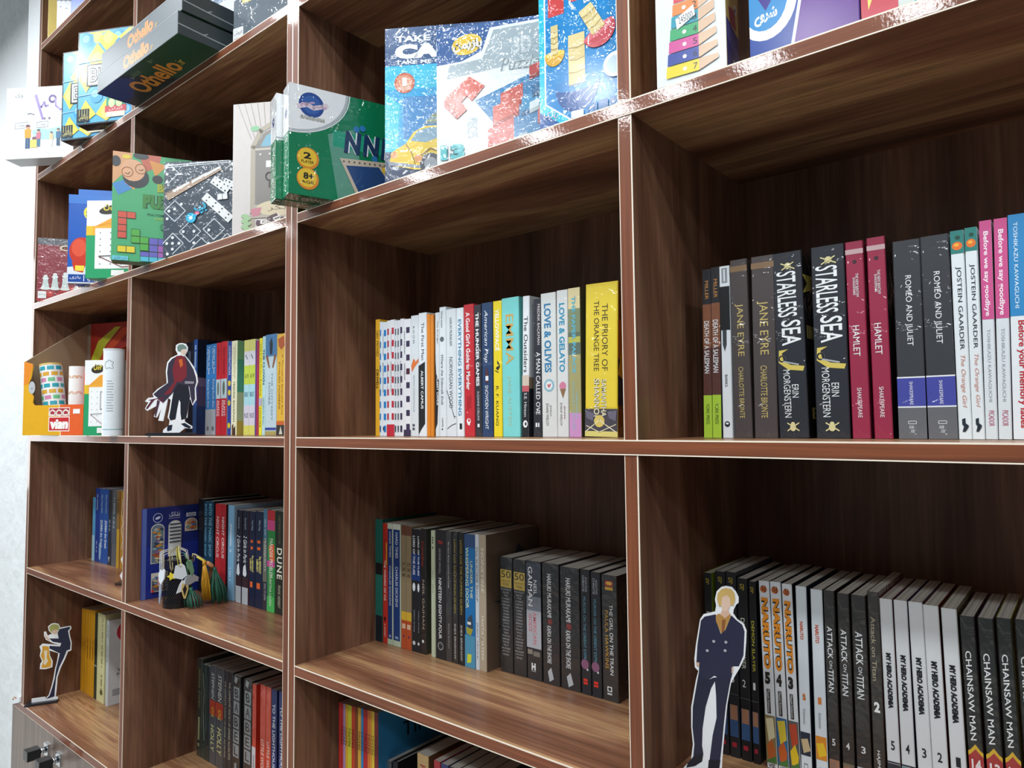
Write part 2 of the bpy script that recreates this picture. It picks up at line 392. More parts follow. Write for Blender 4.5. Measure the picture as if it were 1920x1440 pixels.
def B(name, x, y, z, w, h, d, lean, col, ops, label, group, side=None, front=None, wrap=False, hc=False, rough=0.4, cat='book', left=None):
    lean = math.radians(lean)
    r = empty(name, (x, y, z + (w*math.sin(lean) if lean > 0 else 0)), (0, lean, 0))
    tag(r, label, cat, group)
    tb = 0.0024 if hc else 0.0007; c = min(0.0009, w*0.15); ov = 0.0032 if hc else 0.0005
    side = side or col
    ms = M(col, rough, wrap); mside = M(side, rough, wrap)
    out = [(c, 0), (w-c, 0), (w, c), (w, d), (w-tb, d), (w-tb, tb), (tb, tb), (tb, d), (0, d), (0, c)]
    mb = MB(); n = len(out)
    for q in range(n):
        (xa, ya), (xb, yb) = out[q], out[(q+1) % n]
        mb.poly([(xa, ya, 0), (xb, yb, 0), (xb, yb, h), (xa, ya, h)], ms if q in (0, 1, 9) else mside)
    for zz in (0, h):
        for quad in ([0, 1, 5, 6], [1, 2, 3, 4, 5], [0, 6, 7, 8, 9]):
            p = [(out[i][0], out[i][1], zz) for i in quad]; mb.poly(p if zz else list(reversed(p)), ms if quad[0] == 0 and len(quad) == 4 else mside)
    mb.build('cover', r)
    mb = MB(); mb.box(tb, w-tb, tb, d-ov, ov, h-ov, PAGES); mb.build('page_block', r)
    f = Face((0, 0, 0), (w, 0, 0), (0, 0, h), wrap, rough); f.lists = len([o for o in ops if o[0] in 'th']) > 8; draw(f, ops); f.build(r, 'spine_print', 'spine_lettering')
    if front:
        f = Face((w, 0, 0), (0, d, 0), (0, 0, h), wrap, rough); draw(f, front); f.build(r, 'front_cover_print', 'front_cover_lettering')
    return r
# flat cut-out figures: outlines in metres in their own upright planes
CUT = {
 'S_P': (0.742, 0.06, -0.393),
 'S_A': 22,
 'S_out': [(0.0103, 0.2259), (0.017, 0.2251), (0.0211, 0.2205), (0.0238, 0.2146), (0.0236, 0.2086), (0.0207, 0.2058), (0.0181, 0.2004), (0.0174, 0.1961), (0.0219, 0.1895), (0.0285, 0.1852), (0.0313, 0.1782), (0.0304, 0.1644), (0.0288, 0.1489), (0.023, 0.1364), (0.0172, 0.1265), (0.013, 0.1183), (0.0086, 0.0957), (0.0058, 0.0732), (0.0032, 0.0507), (0.0014, 0.0335), (0.0003, 0.0147), (-0.0163, 0.0107), (-0.042, 0.0089), (-0.0418, 0.0175), (-0.0329, 0.0281), (-0.0303, 0.0466), (-0.0317, 0.0654), (-0.0312, 0.0879), (-0.0253, 0.118), (-0.0223, 0.1287), (-0.0261, 0.1327), (-0.0264, 0.1423), (-0.0243, 0.1581), (-0.0191, 0.1865), (-0.0152, 0.1924), (-0.0023, 0.1964), (-0.0009, 0.2035), (-0.002, 0.2104), (-0.0, 0.2192), (0.0052, 0.2244)],
 'S_hair': [(0.0103, 0.2242), (0.0161, 0.2233), (0.0194, 0.2187), (0.02, 0.2118), (0.0177, 0.2047), (0.0148, 0.2054), (0.0142, 0.2132), (0.0109, 0.2164), (0.0058, 0.2135), (0.0047, 0.2039), (0.0024, 0.2028), (0.0003, 0.2105), (0.0011, 0.2175), (0.0052, 0.2225)],
 'S_face': [(0.0049, 0.2134), (0.0109, 0.2164), (0.0145, 0.2132), (0.0148, 0.2054), (0.0122, 0.2), (0.0087, 0.1975), (0.0057, 0.1996), (0.0045, 0.2047)],
 'S_neck': [(0.0057, 0.1996), (0.0122, 0.2), (0.0137, 0.1949), (0.0085, 0.1903), (0.0032, 0.1942)],
 'S_shirt': [(0.0022, 0.195), (0.0069, 0.1919), (0.0137, 0.1962), (0.015, 0.1933), (0.0082, 0.1773), (0.0039, 0.1726), (-0.0014, 0.1861), (-0.0016, 0.1927)],
 'S_tie': [(0.0051, 0.1883), (0.0093, 0.1889), (0.0073, 0.1763), (0.0044, 0.1735)],
 'S_jacket': [(-0.0015, 0.1939), (-0.0007, 0.1844), (0.0035, 0.1722), (0.0085, 0.1771), (0.0154, 0.1939), (0.0211, 0.1886), (0.0268, 0.1844), (0.0291, 0.1771), (0.0272, 0.1505), (0.0219, 0.138), (0.0159, 0.1375), (0.0139, 0.1253), (0.0017, 0.1224), (-0.005, 0.1252), (-0.0119, 0.1193), (-0.022, 0.1261), (-0.0209, 0.1375), (-0.0243, 0.1372), (-0.0226, 0.1583), (-0.018, 0.1857), (-0.0139, 0.1904)],
 'S_legL': [(-0.022, 0.1261), (-0.0119, 0.1197), (-0.0059, 0.123), (-0.0043, 0.1192), (-0.0087, 0.111), (-0.0152, 0.0897), (-0.0192, 0.0651), (-0.0202, 0.0461), (-0.019, 0.0377), (-0.0243, 0.0318), (-0.0303, 0.0328), (-0.0287, 0.0468), (-0.0303, 0.0655), (-0.0294, 0.0881), (-0.024, 0.1164)],
 'S_legR': [(-0.0059, 0.123), (0.0139, 0.127), (0.0117, 0.1182), (0.0069, 0.0938), (0.0041, 0.073), (0.0015, 0.0505), (-0.0009, 0.0332), (-0.0124, 0.0317), (-0.0083, 0.0595), (-0.0036, 0.0789), (-0.0035, 0.1029), (-0.0043, 0.1184)],
 'S_shoeL': [(-0.0303, 0.0328), (-0.019, 0.0377), (-0.0206, 0.0289), (-0.0288, 0.0227), (-0.0383, 0.0197), (-0.0365, 0.0251)],
 'S_shoeR': [(-0.0133, 0.0316), (-0.0006, 0.0332), (-0.0022, 0.0228), (-0.0144, 0.0212)],
 'S_btn': [(-0.0045, 0.1636), (0.0087, 0.1638), (-0.0119, 0.1527), (0.0076, 0.1544)],
 'S_handL': [(-0.0237, 0.139), (-0.0208, 0.1384), (-0.0215, 0.134), (-0.0242, 0.1346)],
 'S_handR': [(0.0142, 0.1364), (0.0159, 0.1375), (0.015, 0.1297), (0.014, 0.1304)],
 'K_P': (-1.3635000000000002, 0.0182, -0.7934),
 'K_A': 63.4,
 'K_out': [(0.049, 0.2306), (0.0592, 0.2266), (0.0636, 0.2151), (0.0902, 0.2177), (0.0928, 0.2094), (0.0871, 0.2023), (0.0891, 0.1882), (0.094, 0.1678), (0.0935, 0.1443), (0.085, 0.1415), (0.0785, 0.1228), (0.0671, 0.097), (0.0599, 0.0708), (0.0583, 0.036), (0.0564, 0.015), (0.0626, 0.0112), (0.0615, -0.0014), (0.0288, 0.0029), (0.0286, 0.0118), (0.0384, 0.0218), (0.0446, 0.046), (0.0492, 0.0686), (0.0526, 0.0953), (0.0575, 0.118), (0.0601, 0.141), (0.0372, 0.152), (0.0392, 0.1362), (0.0463, 0.1196), (0.0457, 0.1021), (0.03, 0.0986), (0.0143, 0.1009), (0.0152, 0.1163), (0.0194, 0.1234), (0.0134, 0.1398), (0.0154, 0.155), (0.0121, 0.1671), (0.0193, 0.1739), (0.064, 0.164), (0.0452, 0.1724), (0.0281, 0.1844), (0.0228, 0.1968), (0.0225, 0.2085), (0.0276, 0.2079), (0.0322, 0.1956), (0.0379, 0.1987), (0.0436, 0.198), (0.0342, 0.2109), (0.0323, 0.2229), (0.0405, 0.2297)],
 'K_suit': [(0.0613, 0.2114), (0.0868, 0.2153), (0.0897, 0.211), (0.0836, 0.2039), (0.0868, 0.1865), (0.0913, 0.1662), (0.09, 0.1479), (0.0814, 0.1459), (0.075, 0.1264), (0.0637, 0.0995), (0.0565, 0.0713), (0.0539, 0.0367), (0.053, 0.0155), (0.032, 0.0112), (0.0408, 0.0202), (0.0473, 0.0436), (0.0525, 0.068), (0.0553, 0.0949), (0.0599, 0.1176), (0.0638, 0.1397), (0.0371, 0.1579), (0.0376, 0.1656), (0.0641, 0.1601), (0.0673, 0.1694), (0.0451, 0.1763), (0.0364, 0.1872), (0.0602, 0.1841), (0.0571, 0.2002)],
 'K_hair': [(0.049, 0.2279), (0.0579, 0.2244), (0.0616, 0.2145), (0.0583, 0.2079), (0.0528, 0.2125), (0.0444, 0.2096), (0.0411, 0.2022), (0.0359, 0.2127), (0.035, 0.2218), (0.0416, 0.2272)],
 'K_face': [(0.0443, 0.2104), (0.0528, 0.2125), (0.0583, 0.2079), (0.0564, 0.1995), (0.048, 0.1974), (0.0428, 0.202)],
 'K_hand': [(0.0252, 0.2062), (0.0278, 0.1961), (0.0357, 0.1873), (0.0383, 0.1799), (0.0304, 0.1849), (0.0251, 0.1965)],
 'K_flame': [(0.0194, 0.1681), (0.0356, 0.1639), (0.0376, 0.1364), (0.0433, 0.12), (0.0423, 0.1046), (0.0299, 0.1025), (0.0175, 0.1043), (0.0212, 0.1193), (0.0228, 0.1229), (0.0157, 0.1395), (0.0197, 0.1544)],
 'K_flame2': [(0.0237, 0.1539), (0.0321, 0.1527), (0.0309, 0.1334), (0.0345, 0.1213), (0.0281, 0.1105), (0.0229, 0.1152), (0.0259, 0.1302)],
 'L_P': (-0.592, 0.006, 0.0),
 'L_A': 38,
 'L_out': [(0.0717, 0.2131), (0.0801, 0.2109), (0.0848, 0.203), (0.0841, 0.1948), (0.0784, 0.1845), (0.089, 0.172), (0.1007, 0.1554), (0.1072, 0.1389), (0.1095, 0.1225), (0.1045, 0.1082), (0.1066, 0.0815), (0.0978, 0.0684), (0.0935, 0.0817), (0.0904, 0.0838), (0.087, 0.0613), (0.0859, 0.0409), (0.0797, 0.0369), (0.0808, 0.0308), (0.0979, 0.0204), (0.0976, 0.0153), (0.0811, 0.0165), (0.0678, 0.0054), (0.0312, 0.0058), (0.031, 0.014), (0.0437, 0.023), (0.0452, 0.0352), (0.0403, 0.0414), (0.0441, 0.0618), (0.0469, 0.0822), (0.0406, 0.0864), (0.0368, 0.066), (0.0301, 0.0333), (0.0187, 0.0345), (0.0254, 0.062), (0.0154, 0.0417), (0.0081, 0.0438), (0.018, 0.0703), (-0.0077, 0.0572), (-0.013, 0.0624), (-0.0049, 0.0767), (-0.0133, 0.0788), (-0.0062, 0.0869), (0.0073, 0.0888), (0.0041, 0.096), (0.0153, 0.1072), (0.0369, 0.1203), (0.0343, 0.148), (0.0371, 0.1686), (0.0452, 0.1788), (0.0618, 0.1868), (0.0564, 0.1972), (0.0572, 0.2085), (0.0645, 0.2126)],
 'L_white': [(0.0717, 0.2131), (0.0801, 0.2109), (0.0848, 0.203), (0.0841, 0.1948), (0.0784, 0.1845), (0.089, 0.172), (0.1007, 0.1554), (0.1072, 0.1389), (0.1095, 0.1225), (0.1045, 0.1082), (0.1066, 0.0815), (0.0978, 0.0684), (0.0935, 0.0817), (0.0904, 0.0838), (0.087, 0.0613), (0.0859, 0.0409), (0.0797, 0.0369), (0.0808, 0.0308), (0.0979, 0.0204), (0.0976, 0.0153), (0.0811, 0.0165), (0.0678, 0.0054), (0.0312, 0.0058), (0.031, 0.014), (0.0437, 0.023), (0.0452, 0.0352), (0.0403, 0.0414), (0.0441, 0.0618), (0.0469, 0.0822), (0.0406, 0.0864), (0.0368, 0.066), (0.0301, 0.0333), (0.0187, 0.0345), (0.0254, 0.062), (0.0154, 0.0417), (0.0081, 0.0438), (0.018, 0.0703), (-0.0077, 0.0572), (-0.013, 0.0624), (-0.0049, 0.0767), (-0.0133, 0.0788), (-0.0062, 0.0869), (0.0073, 0.0888), (0.0041, 0.096), (0.0153, 0.1072), (0.0369, 0.1203), (0.0343, 0.148), (0.0371, 0.1686), (0.0452, 0.1788), (0.0618, 0.1868), (0.0564, 0.1972), (0.0572, 0.2085), (0.0645, 0.2126)],
 'L_hair': [(0.0645, 0.2095), (0.0739, 0.2104), (0.0812, 0.2051), (0.0824, 0.1989), (0.0761, 0.2), (0.0709, 0.198), (0.0679, 0.1929), (0.0616, 0.1951), (0.0604, 0.2044)],
 'L_face': [(0.0709, 0.198), (0.0813, 0.1989), (0.0814, 0.1927), (0.0774, 0.1856), (0.0722, 0.1867), (0.0683, 0.1925)],
 'L_coat': [(0.0618, 0.1837), (0.0785, 0.1825), (0.088, 0.17), (0.0993, 0.1513), (0.1052, 0.1328), (0.1064, 0.1225), (0.1024, 0.1082), (0.1038, 0.0836), (0.0978, 0.0714), (0.0934, 0.0878), (0.09, 0.1104), (0.0878, 0.1145), (0.0629, 0.1189), (0.0508, 0.0965), (0.0314, 0.0763), (0.0135, 0.0887), (0.0062, 0.095), (0.0174, 0.1051), (0.04, 0.1213), (0.0375, 0.1459), (0.0402, 0.1665), (0.0484, 0.1767)],
 'L_red': [(0.0577, 0.1828), (0.0701, 0.1847), (0.0785, 0.1804), (0.083, 0.1598), (0.0834, 0.1351), (0.0711, 0.1229), (0.0607, 0.1231), (0.0466, 0.0966), (0.0301, 0.0927), (0.0545, 0.1231), (0.0498, 0.152)],
 'L_orange': [(0.064, 0.1744), (0.0723, 0.1764), (0.0746, 0.1619), (0.0685, 0.1558)],
 'L_trouser': [(0.0566, 0.12), (0.0878, 0.1156), (0.0923, 0.0899), (0.0886, 0.0654), (0.0838, 0.0389), (0.0725, 0.0349), (0.0702, 0.0513), (0.0698, 0.0758), (0.0666, 0.082), (0.0627, 0.0616), (0.059, 0.0371), (0.0477, 0.0342), (0.0438, 0.0414), (0.0472, 0.0618), (0.05, 0.0822)],
 'L_belt': [(0.0794, 0.1249), (0.1012, 0.1236), (0.1002, 0.1185), (0.0795, 0.1187)],
 'L_shoe1': [(0.0416, 0.023), (0.052, 0.025), (0.0501, 0.0127), (0.0408, 0.0098), (0.0393, 0.0149)],
 'L_shoe2': [(0.0716, 0.0268), (0.0809, 0.0287), (0.0959, 0.0194), (0.0914, 0.016), (0.081, 0.0196)],
 'L_tail1': [(-0.0061, 0.0818), (0.0074, 0.0847), (0.0312, 0.0885), (0.0304, 0.0742), (0.0157, 0.0846), (0.0095, 0.0826), (-0.0067, 0.0613), (-0.0109, 0.0624), (0.0012, 0.0807)],
 'L_tail2': [(0.0157, 0.0826), (0.022, 0.0794), (0.0133, 0.0437), (0.0102, 0.0448)],
 'card': [(-0.689, 0.0332, -0.1753), (-0.689, 0.1774, -0.1774), (-0.689, 0.0347, -0.3925), (-0.689, 0.1805, -0.3919)]}
# paperback novels at the head of the right shelf
G = 'paperback novels at the head of the right shelf'
B('paperback_book', 0.7139, 0.100, 0.0004, 0.0105, 0.2065, 0.155, 0.86, '#1d1f24', [('r', 0, 0.21, '#1d1f24'), ('r', 0.21, 0.75, '#7d4d33'), ('r', 0.47, 0.75, '#55312a'), ('r', 0.75, 1, '#a9cf3a'), ('t', 'MILLER', 0.07, 0.18, 0.3, 0.7, '#c98b45'), ('t', 'DEATH OF A SALESMAN', 0.31, 0.62, 0.15, 0.75, '#e3e8ea', {'bold': 0.01}), ('t', 'YORK PRESS', 0.8, 0.92, 0.3, 0.7, '#39501c')], 'leftmost thin novel with lime green foot in the right bay, next to its twin', G, wrap=True)
B('paperback_book', 0.7251, 0.100, 0.0004, 0.0108, 0.2075, 0.155, 0.83, '#1d1f24', [('r', 0, 0.21, '#1d1f24'), ('r', 0.21, 0.75, '#7d4d33'), ('r', 0.47, 0.75, '#55312a'), ('r', 0.75, 1, '#a9cf3a'), ('t', 'MILLER', 0.07, 0.18, 0.3, 0.7, '#c98b45'), ('t', 'DEATH OF A SALESMAN', 0.31, 0.62, 0.15, 0.75, '#e3e8ea', {'bold': 0.01}), ('t', 'YORK PRESS', 0.8, 0.92, 0.3, 0.7, '#39501c')], 'thin novel with lime green foot touching the white barcode-striped book', G, wrap=True)
B('paperback_book', 0.7376, 0.100, 0.0004, 0.0119, 0.2072, 0.155, 0.39, '#dfe6ea', [('r', 0, 0.12, '#dfe6ea'), ('r', 0.012, 0.1, '#8d959a', 0.2, 0.8), ('r', 0.02, 0.09, '#dfe6ea', 0.4, 0.55), ('r', 0.12, 0.375, '#15171a'), ('p', [(0.2, 0.375), (0.62, 0.375), (0.6, 0.46), (0.4, 0.5), (0.2, 0.46)], '#3c4449'), ('t', 'BARKS', 0.635, 0.705, 0.35, 0.62, '#2b3034'), ('e', 0.92, 0.5, 0.28, '#1d2226'), ('o', 0.917, 0.5, 0.16, 0.006, '#dfe6ea')], 'white and black slim book between lime-footed novel and brown classic', G)
B('paperback_book', 0.7530, 0.100, 0.0004, 0.0205, 0.2124, 0.155, -0.30, '#49403f', [('r', 0.035, 0.068, '#84684a'), ('t', 'JANE EYRE', 0.25, 0.545, 0.22, 0.7, '#c9b56e'), ('t', 'CHARLOTTE BRONTE', 0.605, 0.89, 0.32, 0.6, '#c9b56e')], 'dark brown classic with gold title, left of the twin pair', G, wrap=True)
B('paperback_book', 0.7762, 0.100, 0.0004, 0.0266, 0.2122, 0.155, 0.38, '#49403f', [('r', 0.035, 0.068, '#84684a'), ('t', 'JANE EYRE', 0.25, 0.545, 0.22, 0.7, '#c9b56e'), ('t', 'CHARLOTTE BRONTE', 0.605, 0.89, 0.32, 0.6, '#c9b56e')], 'dark brown classic with gold title, right of the twin pair', G, wrap=True)
B('paperback_book', 0.8048, 0.100, 0.0004, 0.0324, 0.2119, 0.155, -0.59, '#20242c', [('e', 0.075, 0.52, 0.11, '#d9cf98'), ('t', 'STARLESS', 0.105, 0.35, 0.12, 0.78, '#eef2f4', {'bold': 0.012}), ('t', 'SEA', 0.37, 0.505, 0.22, 0.88, '#eef2f4', {'bold': 0.012}), ('p', [(0.1, 0.53), (0.42, 0.525), (0.2, 0.545), (0.25, 0.59), (0.5, 0.61), (0.95, 0.62), (0.9, 0.645), (0.4, 0.635), (0.08, 0.595)], '#d6c25e'), ('g', 0.575, 0.2, 0.1, 0.05, '#aab0b4'), ('l', [(0.25, 0.59), (0.75, 0.61)], 0.05, '#aab0b4'), ('t', 'ERIN', 0.715, 0.785, 0.5, 0.72, '#e3e8ea'), ('t', 'MORGENSTERN', 0.635, 0.89, 0.22, 0.45, '#e3e8ea'), ('e', 0.925, 0.48, 0.07, '#d9cf98'), ('o', 0.945, 0.48, 0.1, 0.018, '#d9cf98'), ('l', [(0.3, 0.92), (0.68, 0.96)], 0.04, '#d9cf98'), ('l', [(0.68, 0.92), (0.3, 0.96)], 0.04, '#d9cf98'), ('l', [(0.3, 0.06), (0.75, 0.095)], 0.04, '#d9cf98'), ('l', [(0.72, 0.06), (0.32, 0.095)], 0.04, '#d9cf98')], 'black novel with white swirling title and gold scroll, left of two', G, wrap=True, side='#101216', front=[('p', [(0, 0.13), (0.25, 0.12), (0.3, 0.15), (0.2, 0.2), (0, 0.23), (0.1, 0.17)], '#c9b65a'), ('r', 0.4, 0.47, '#a99a5c', 0.05, 0.2), ('h', 'E', 0.84, 0.9, 0.1, 0.3, '#c9b65a')])
B('paperback_book', 0.8451, 0.100, 0.0004, 0.0346, 0.2122, 0.155, 0.08, '#20242c', [('e', 0.075, 0.52, 0.11, '#d9cf98'), ('t', 'STARLESS', 0.105, 0.35, 0.12, 0.78, '#eef2f4', {'bold': 0.012}), ('t', 'SEA', 0.37, 0.505, 0.22, 0.88, '#eef2f4', {'bold': 0.012}), ('p', [(0.1, 0.53), (0.42, 0.525), (0.2, 0.545), (0.25, 0.59), (0.5, 0.61), (0.95, 0.62), (0.9, 0.645), (0.4, 0.635), (0.08, 0.595)], '#d6c25e'), ('g', 0.575, 0.2, 0.1, 0.05, '#aab0b4'), ('l', [(0.25, 0.59), (0.75, 0.61)], 0.05, '#aab0b4'), ('t', 'ERIN', 0.715, 0.785, 0.5, 0.72, '#e3e8ea'), ('t', 'MORGENSTERN', 0.635, 0.89, 0.22, 0.45, '#e3e8ea'), ('e', 0.925, 0.48, 0.07, '#d9cf98'), ('o', 0.945, 0.48, 0.1, 0.018, '#d9cf98'), ('l', [(0.3, 0.92), (0.68, 0.96)], 0.04, '#d9cf98'), ('l', [(0.68, 0.92), (0.3, 0.96)], 0.04, '#d9cf98'), ('l', [(0.3, 0.06), (0.75, 0.095)], 0.04, '#d9cf98'), ('l', [(0.72, 0.06), (0.32, 0.095)], 0.04, '#d9cf98')], 'black novel with white swirling title and gold scroll, right of two', G, wrap=True, side='#14161b')
B('paperback_book', 0.8819, 0.100, 0.0004, 0.0177, 0.2121, 0.155, -0.19, '#962243', [('r', 0.04, 0.065, '#c4a3a6'), ('e', 0.105, 0.5, 0.12, '#3a1c2a'), ('t', 'THE NEW BANTAM', 0.165, 0.285, 0.52, 0.68, '#e3e8ea'), ('t', 'SHAKESPEARE', 0.185, 0.275, 0.36, 0.5, '#e3e8ea'), ('t', 'HAMLET', 0.43, 0.585, 0.25, 0.62, '#f0eef0'), ('t', 'SHAKESPEARE', 0.745, 0.895, 0.36, 0.6, '#f0e6ea')], 'crimson paperback with white capitals, left of the crimson pair', G, wrap=True)  # pale bar near the spine top is a highlight painted into the print
B('paperback_book', 0.9032, 0.100, 0.0004, 0.0176, 0.2130, 0.155, -0.19, '#962243', [('r', 0.04, 0.065, '#c4a3a6'), ('e', 0.105, 0.5, 0.12, '#3a1c2a'), ('t', 'THE NEW BANTAM', 0.165, 0.285, 0.52, 0.68, '#e3e8ea'), ('t', 'SHAKESPEARE', 0.185, 0.275, 0.36, 0.5, '#e3e8ea'), ('t', 'HAMLET', 0.43, 0.585, 0.25, 0.62, '#f0eef0'), ('t', 'SHAKESPEARE', 0.745, 0.895, 0.36, 0.6, '#f0e6ea')], 'crimson paperback with white capitals, right of the crimson pair', G, wrap=True, side='#15151a')  # same painted highlight bar near the spine top as its twin
B('paperback_book', 0.9262, 0.100, 0.0004, 0.0253, 0.2047, 0.155, 0.22, '#33363b', [('t', 'ROMEO AND JULIET', 0.18, 0.535, 0.36, 0.64, '#e8ebee'), ('r', 0.69, 0.697, '#e3e8ea'), ('r', 0.697, 0.838, '#3f459c'), ('r', 0.838, 0.845, '#e3e8ea'), ('r', 0.845, 1, '#63656a'), ('t', 'SHAKESPEARE', 0.715, 0.83, 0.44, 0.56, '#dfe4f0'), ('l', [(0.36, 0.912), (0.64, 0.912), (0.64, 0.925), (0.36, 0.925), (0.36, 0.912)], 0.02, '#e3e8ea'), ('t', 'modern', 0.935, 0.95, 0.38, 0.62, '#e3e8ea'), ('t', 'library', 0.955, 0.97, 0.38, 0.62, '#e3e8ea')], 'thick charcoal play with blue band, left of the charcoal pair', G, wrap=True)
B('paperback_book', 0.9529, 0.100, 0.0004, 0.0250, 0.2053, 0.155, -0.14, '#33363b', [('t', 'ROMEO AND JULIET', 0.18, 0.535, 0.36, 0.64, '#e8ebee'), ('r', 0.69, 0.697, '#e3e8ea'), ('r', 0.697, 0.838, '#3f459c'), ('r', 0.838, 0.845, '#e3e8ea'), ('r', 0.845, 1, '#63656a'), ('t', 'SHAKESPEARE', 0.715, 0.83, 0.44, 0.56, '#dfe4f0'), ('l', [(0.36, 0.912), (0.64, 0.912), (0.64, 0.925), (0.36, 0.925), (0.36, 0.912)], 0.02, '#e3e8ea'), ('t', 'modern', 0.935, 0.95, 0.38, 0.62, '#e3e8ea'), ('t', 'library', 0.955, 0.97, 0.38, 0.62, '#e3e8ea')], 'thick charcoal play with blue band, right of the charcoal pair', G, wrap=True)
B('paperback_book', 0.9785, 0.100, 0.0004, 0.0112, 0.2065, 0.155, 0.08, '#dde5e8', [('r', 0, 0.112, '#2d7d76'), ('o', 0.075, 0.5, 0.4, 0.02, '#e2722e'), ('o', 0.07, 0.45, 0.2, 0.008, '#f2b13e'), ('o', 0.035, 0.55, 0.2, 0.01, '#1f4a3e'), ('t', 'JOSTEIN GAARDER', 0.175, 0.575, 0.28, 0.72, '#1d2a35'), ('t', 'The Orange Girl', 0.6, 0.85, 0.3, 0.72, '#c98a78', {'shear': 0.25}), ('p', [(0.3, 0.905), (0.55, 0.9), (0.55, 0.925), (0.78, 0.935), (0.75, 0.945), (0.52, 0.965), (0.3, 0.965), (0.42, 0.94), (0.3, 0.93)], '#1f2b36')], 'white slim novel with teal orange-fruit top beside charcoal play', G)
B('paperback_book', 0.9900, 0.100, 0.0004, 0.0101, 0.2075, 0.155, 0.28, '#dde5e8', [('r', 0, 0.112, '#2d7d76'), ('o', 0.075, 0.5, 0.4, 0.02, '#e2722e'), ('o', 0.07, 0.45, 0.2, 0.008, '#f2b13e'), ('o', 0.035, 0.55, 0.2, 0.01, '#1f4a3e'), ('t', 'JOSTEIN GAARDER', 0.175, 0.575, 0.28, 0.72, '#1d2a35'), ('t', 'The Orange Girl', 0.6, 0.85, 0.3, 0.72, '#c98a78', {'shear': 0.25}), ('p', [(0.3, 0.905), (0.55, 0.9), (0.55, 0.925), (0.78, 0.935), (0.75, 0.945), (0.52, 0.965), (0.3, 0.965), (0.42, 0.94), (0.3, 0.93)], '#1f2b36')], 'white slim novel with teal orange-fruit top beside pink-topped novel', G)
B('paperback_book', 1.0006, 0.100, 0.0004, 0.0097, 0.2120, 0.155, 0.76, '#d5dde1', [('r', 0, 0.455, '#c9538b'), ('t', 'Before we say goodbye', 0.05, 0.44, 0.2, 0.72, '#f3e8ee', {'bold': 0.02}), ('t', 'TOSHIKAZU KAWAGUCHI', 0.5, 0.83, 0.36, 0.62, '#9aa2a6'), ('t', 'PICADOR', 0.87, 0.94, 0.3, 0.75, '#b85a78')], 'pink-topped white novel, left of two, beside white teal-topped novel', G)
B('paperback_book', 1.0109, 0.100, 0.0004, 0.0104, 0.2118, 0.155, 1.16, '#d5dde1', [('r', 0, 0.455, '#c9538b'), ('t', 'Before we say goodbye', 0.05, 0.44, 0.2, 0.72, '#f3e8ee', {'bold': 0.02}), ('t', 'TOSHIKAZU KAWAGUCHI', 0.5, 0.83, 0.36, 0.62, '#9aa2a6'), ('t', 'PICADOR', 0.87, 0.94, 0.3, 0.75, '#b85a78')], 'pink-topped white novel, right of two, beside blue-topped novel', G, side='#8a2f5c')
B('paperback_book', 1.0223, 0.100, 0.0004, 0.0144, 0.2133, 0.155, 1.10, '#e0e6ea', [('r', 0, 0.455, '#2f86c0'), ('t', 'TOSHIKAZU KAWAGUCHI', 0.035, 0.42, 0.28, 0.5, '#e4eef4'), ('t', 'Before your memory fades', 0.475, 0.95, 0.3, 0.78, '#b8242e', {'bold': 0.02})], 'blue-topped white novel with red title cut by the picture edge', G)
# paperback novels in the middle bay at eye level
G = 'paperback novels in the middle bay at eye level'
B('paperback_book', 0.0877, 0.105, 0.0004, 0.0113, 0.2096, 0.15, 0.00, '#e0a92a', [('t', '1001 MOVIES', 0.1, 0.32, 0.2, 0.8, '#3a2c10'), ('t', 'ORWELL', 0.43, 0.6, 0.2, 0.8, '#2a2010', {'bold': 0.02})], 'thin yellow book starting the eye-level row in the middle bay', G)
B('paperback_book', 0.0994, 0.105, 0.0004, 0.0068, 0.2045, 0.15, 0.00, '#dde7ee', [('r', 0.07, 0.125, '#2d7fc4', 0.1, 0.6), ('r', 0.175, 0.22999999999999998, '#2d7fc4', 0.1, 0.6), ('r', 0.28, 0.335, '#2d7fc4', 0.1, 0.6), ('r', 0.385, 0.44, '#2d7fc4', 0.1, 0.6), ('r', 0.49, 0.545, '#2d7fc4', 0.1, 0.6), ('r', 0.595, 0.65, '#2d7fc4', 0.1, 0.6), ('r', 0.7, 0.755, '#2d7fc4', 0.1, 0.6), ('r', 0.8049999999999999, 0.86, '#2d7fc4', 0.1, 0.6), ('r', 0.9099999999999999, 0.965, '#2d7fc4', 0.1, 0.6), ('t', 'SARAH ANDERSEN', 0.1, 0.3, 0.15, 0.3, '#5a6a78'), ('t', 'BIG MUSHY HAPPY LUMP', 0.36, 0.62, 0.1, 0.3, '#22303c'), ('r', 0.92, 0.95, '#22303c', 0.2, 0.5)], 'white cartoon book with blue dashes, the slimmer, next to yellow book', G)
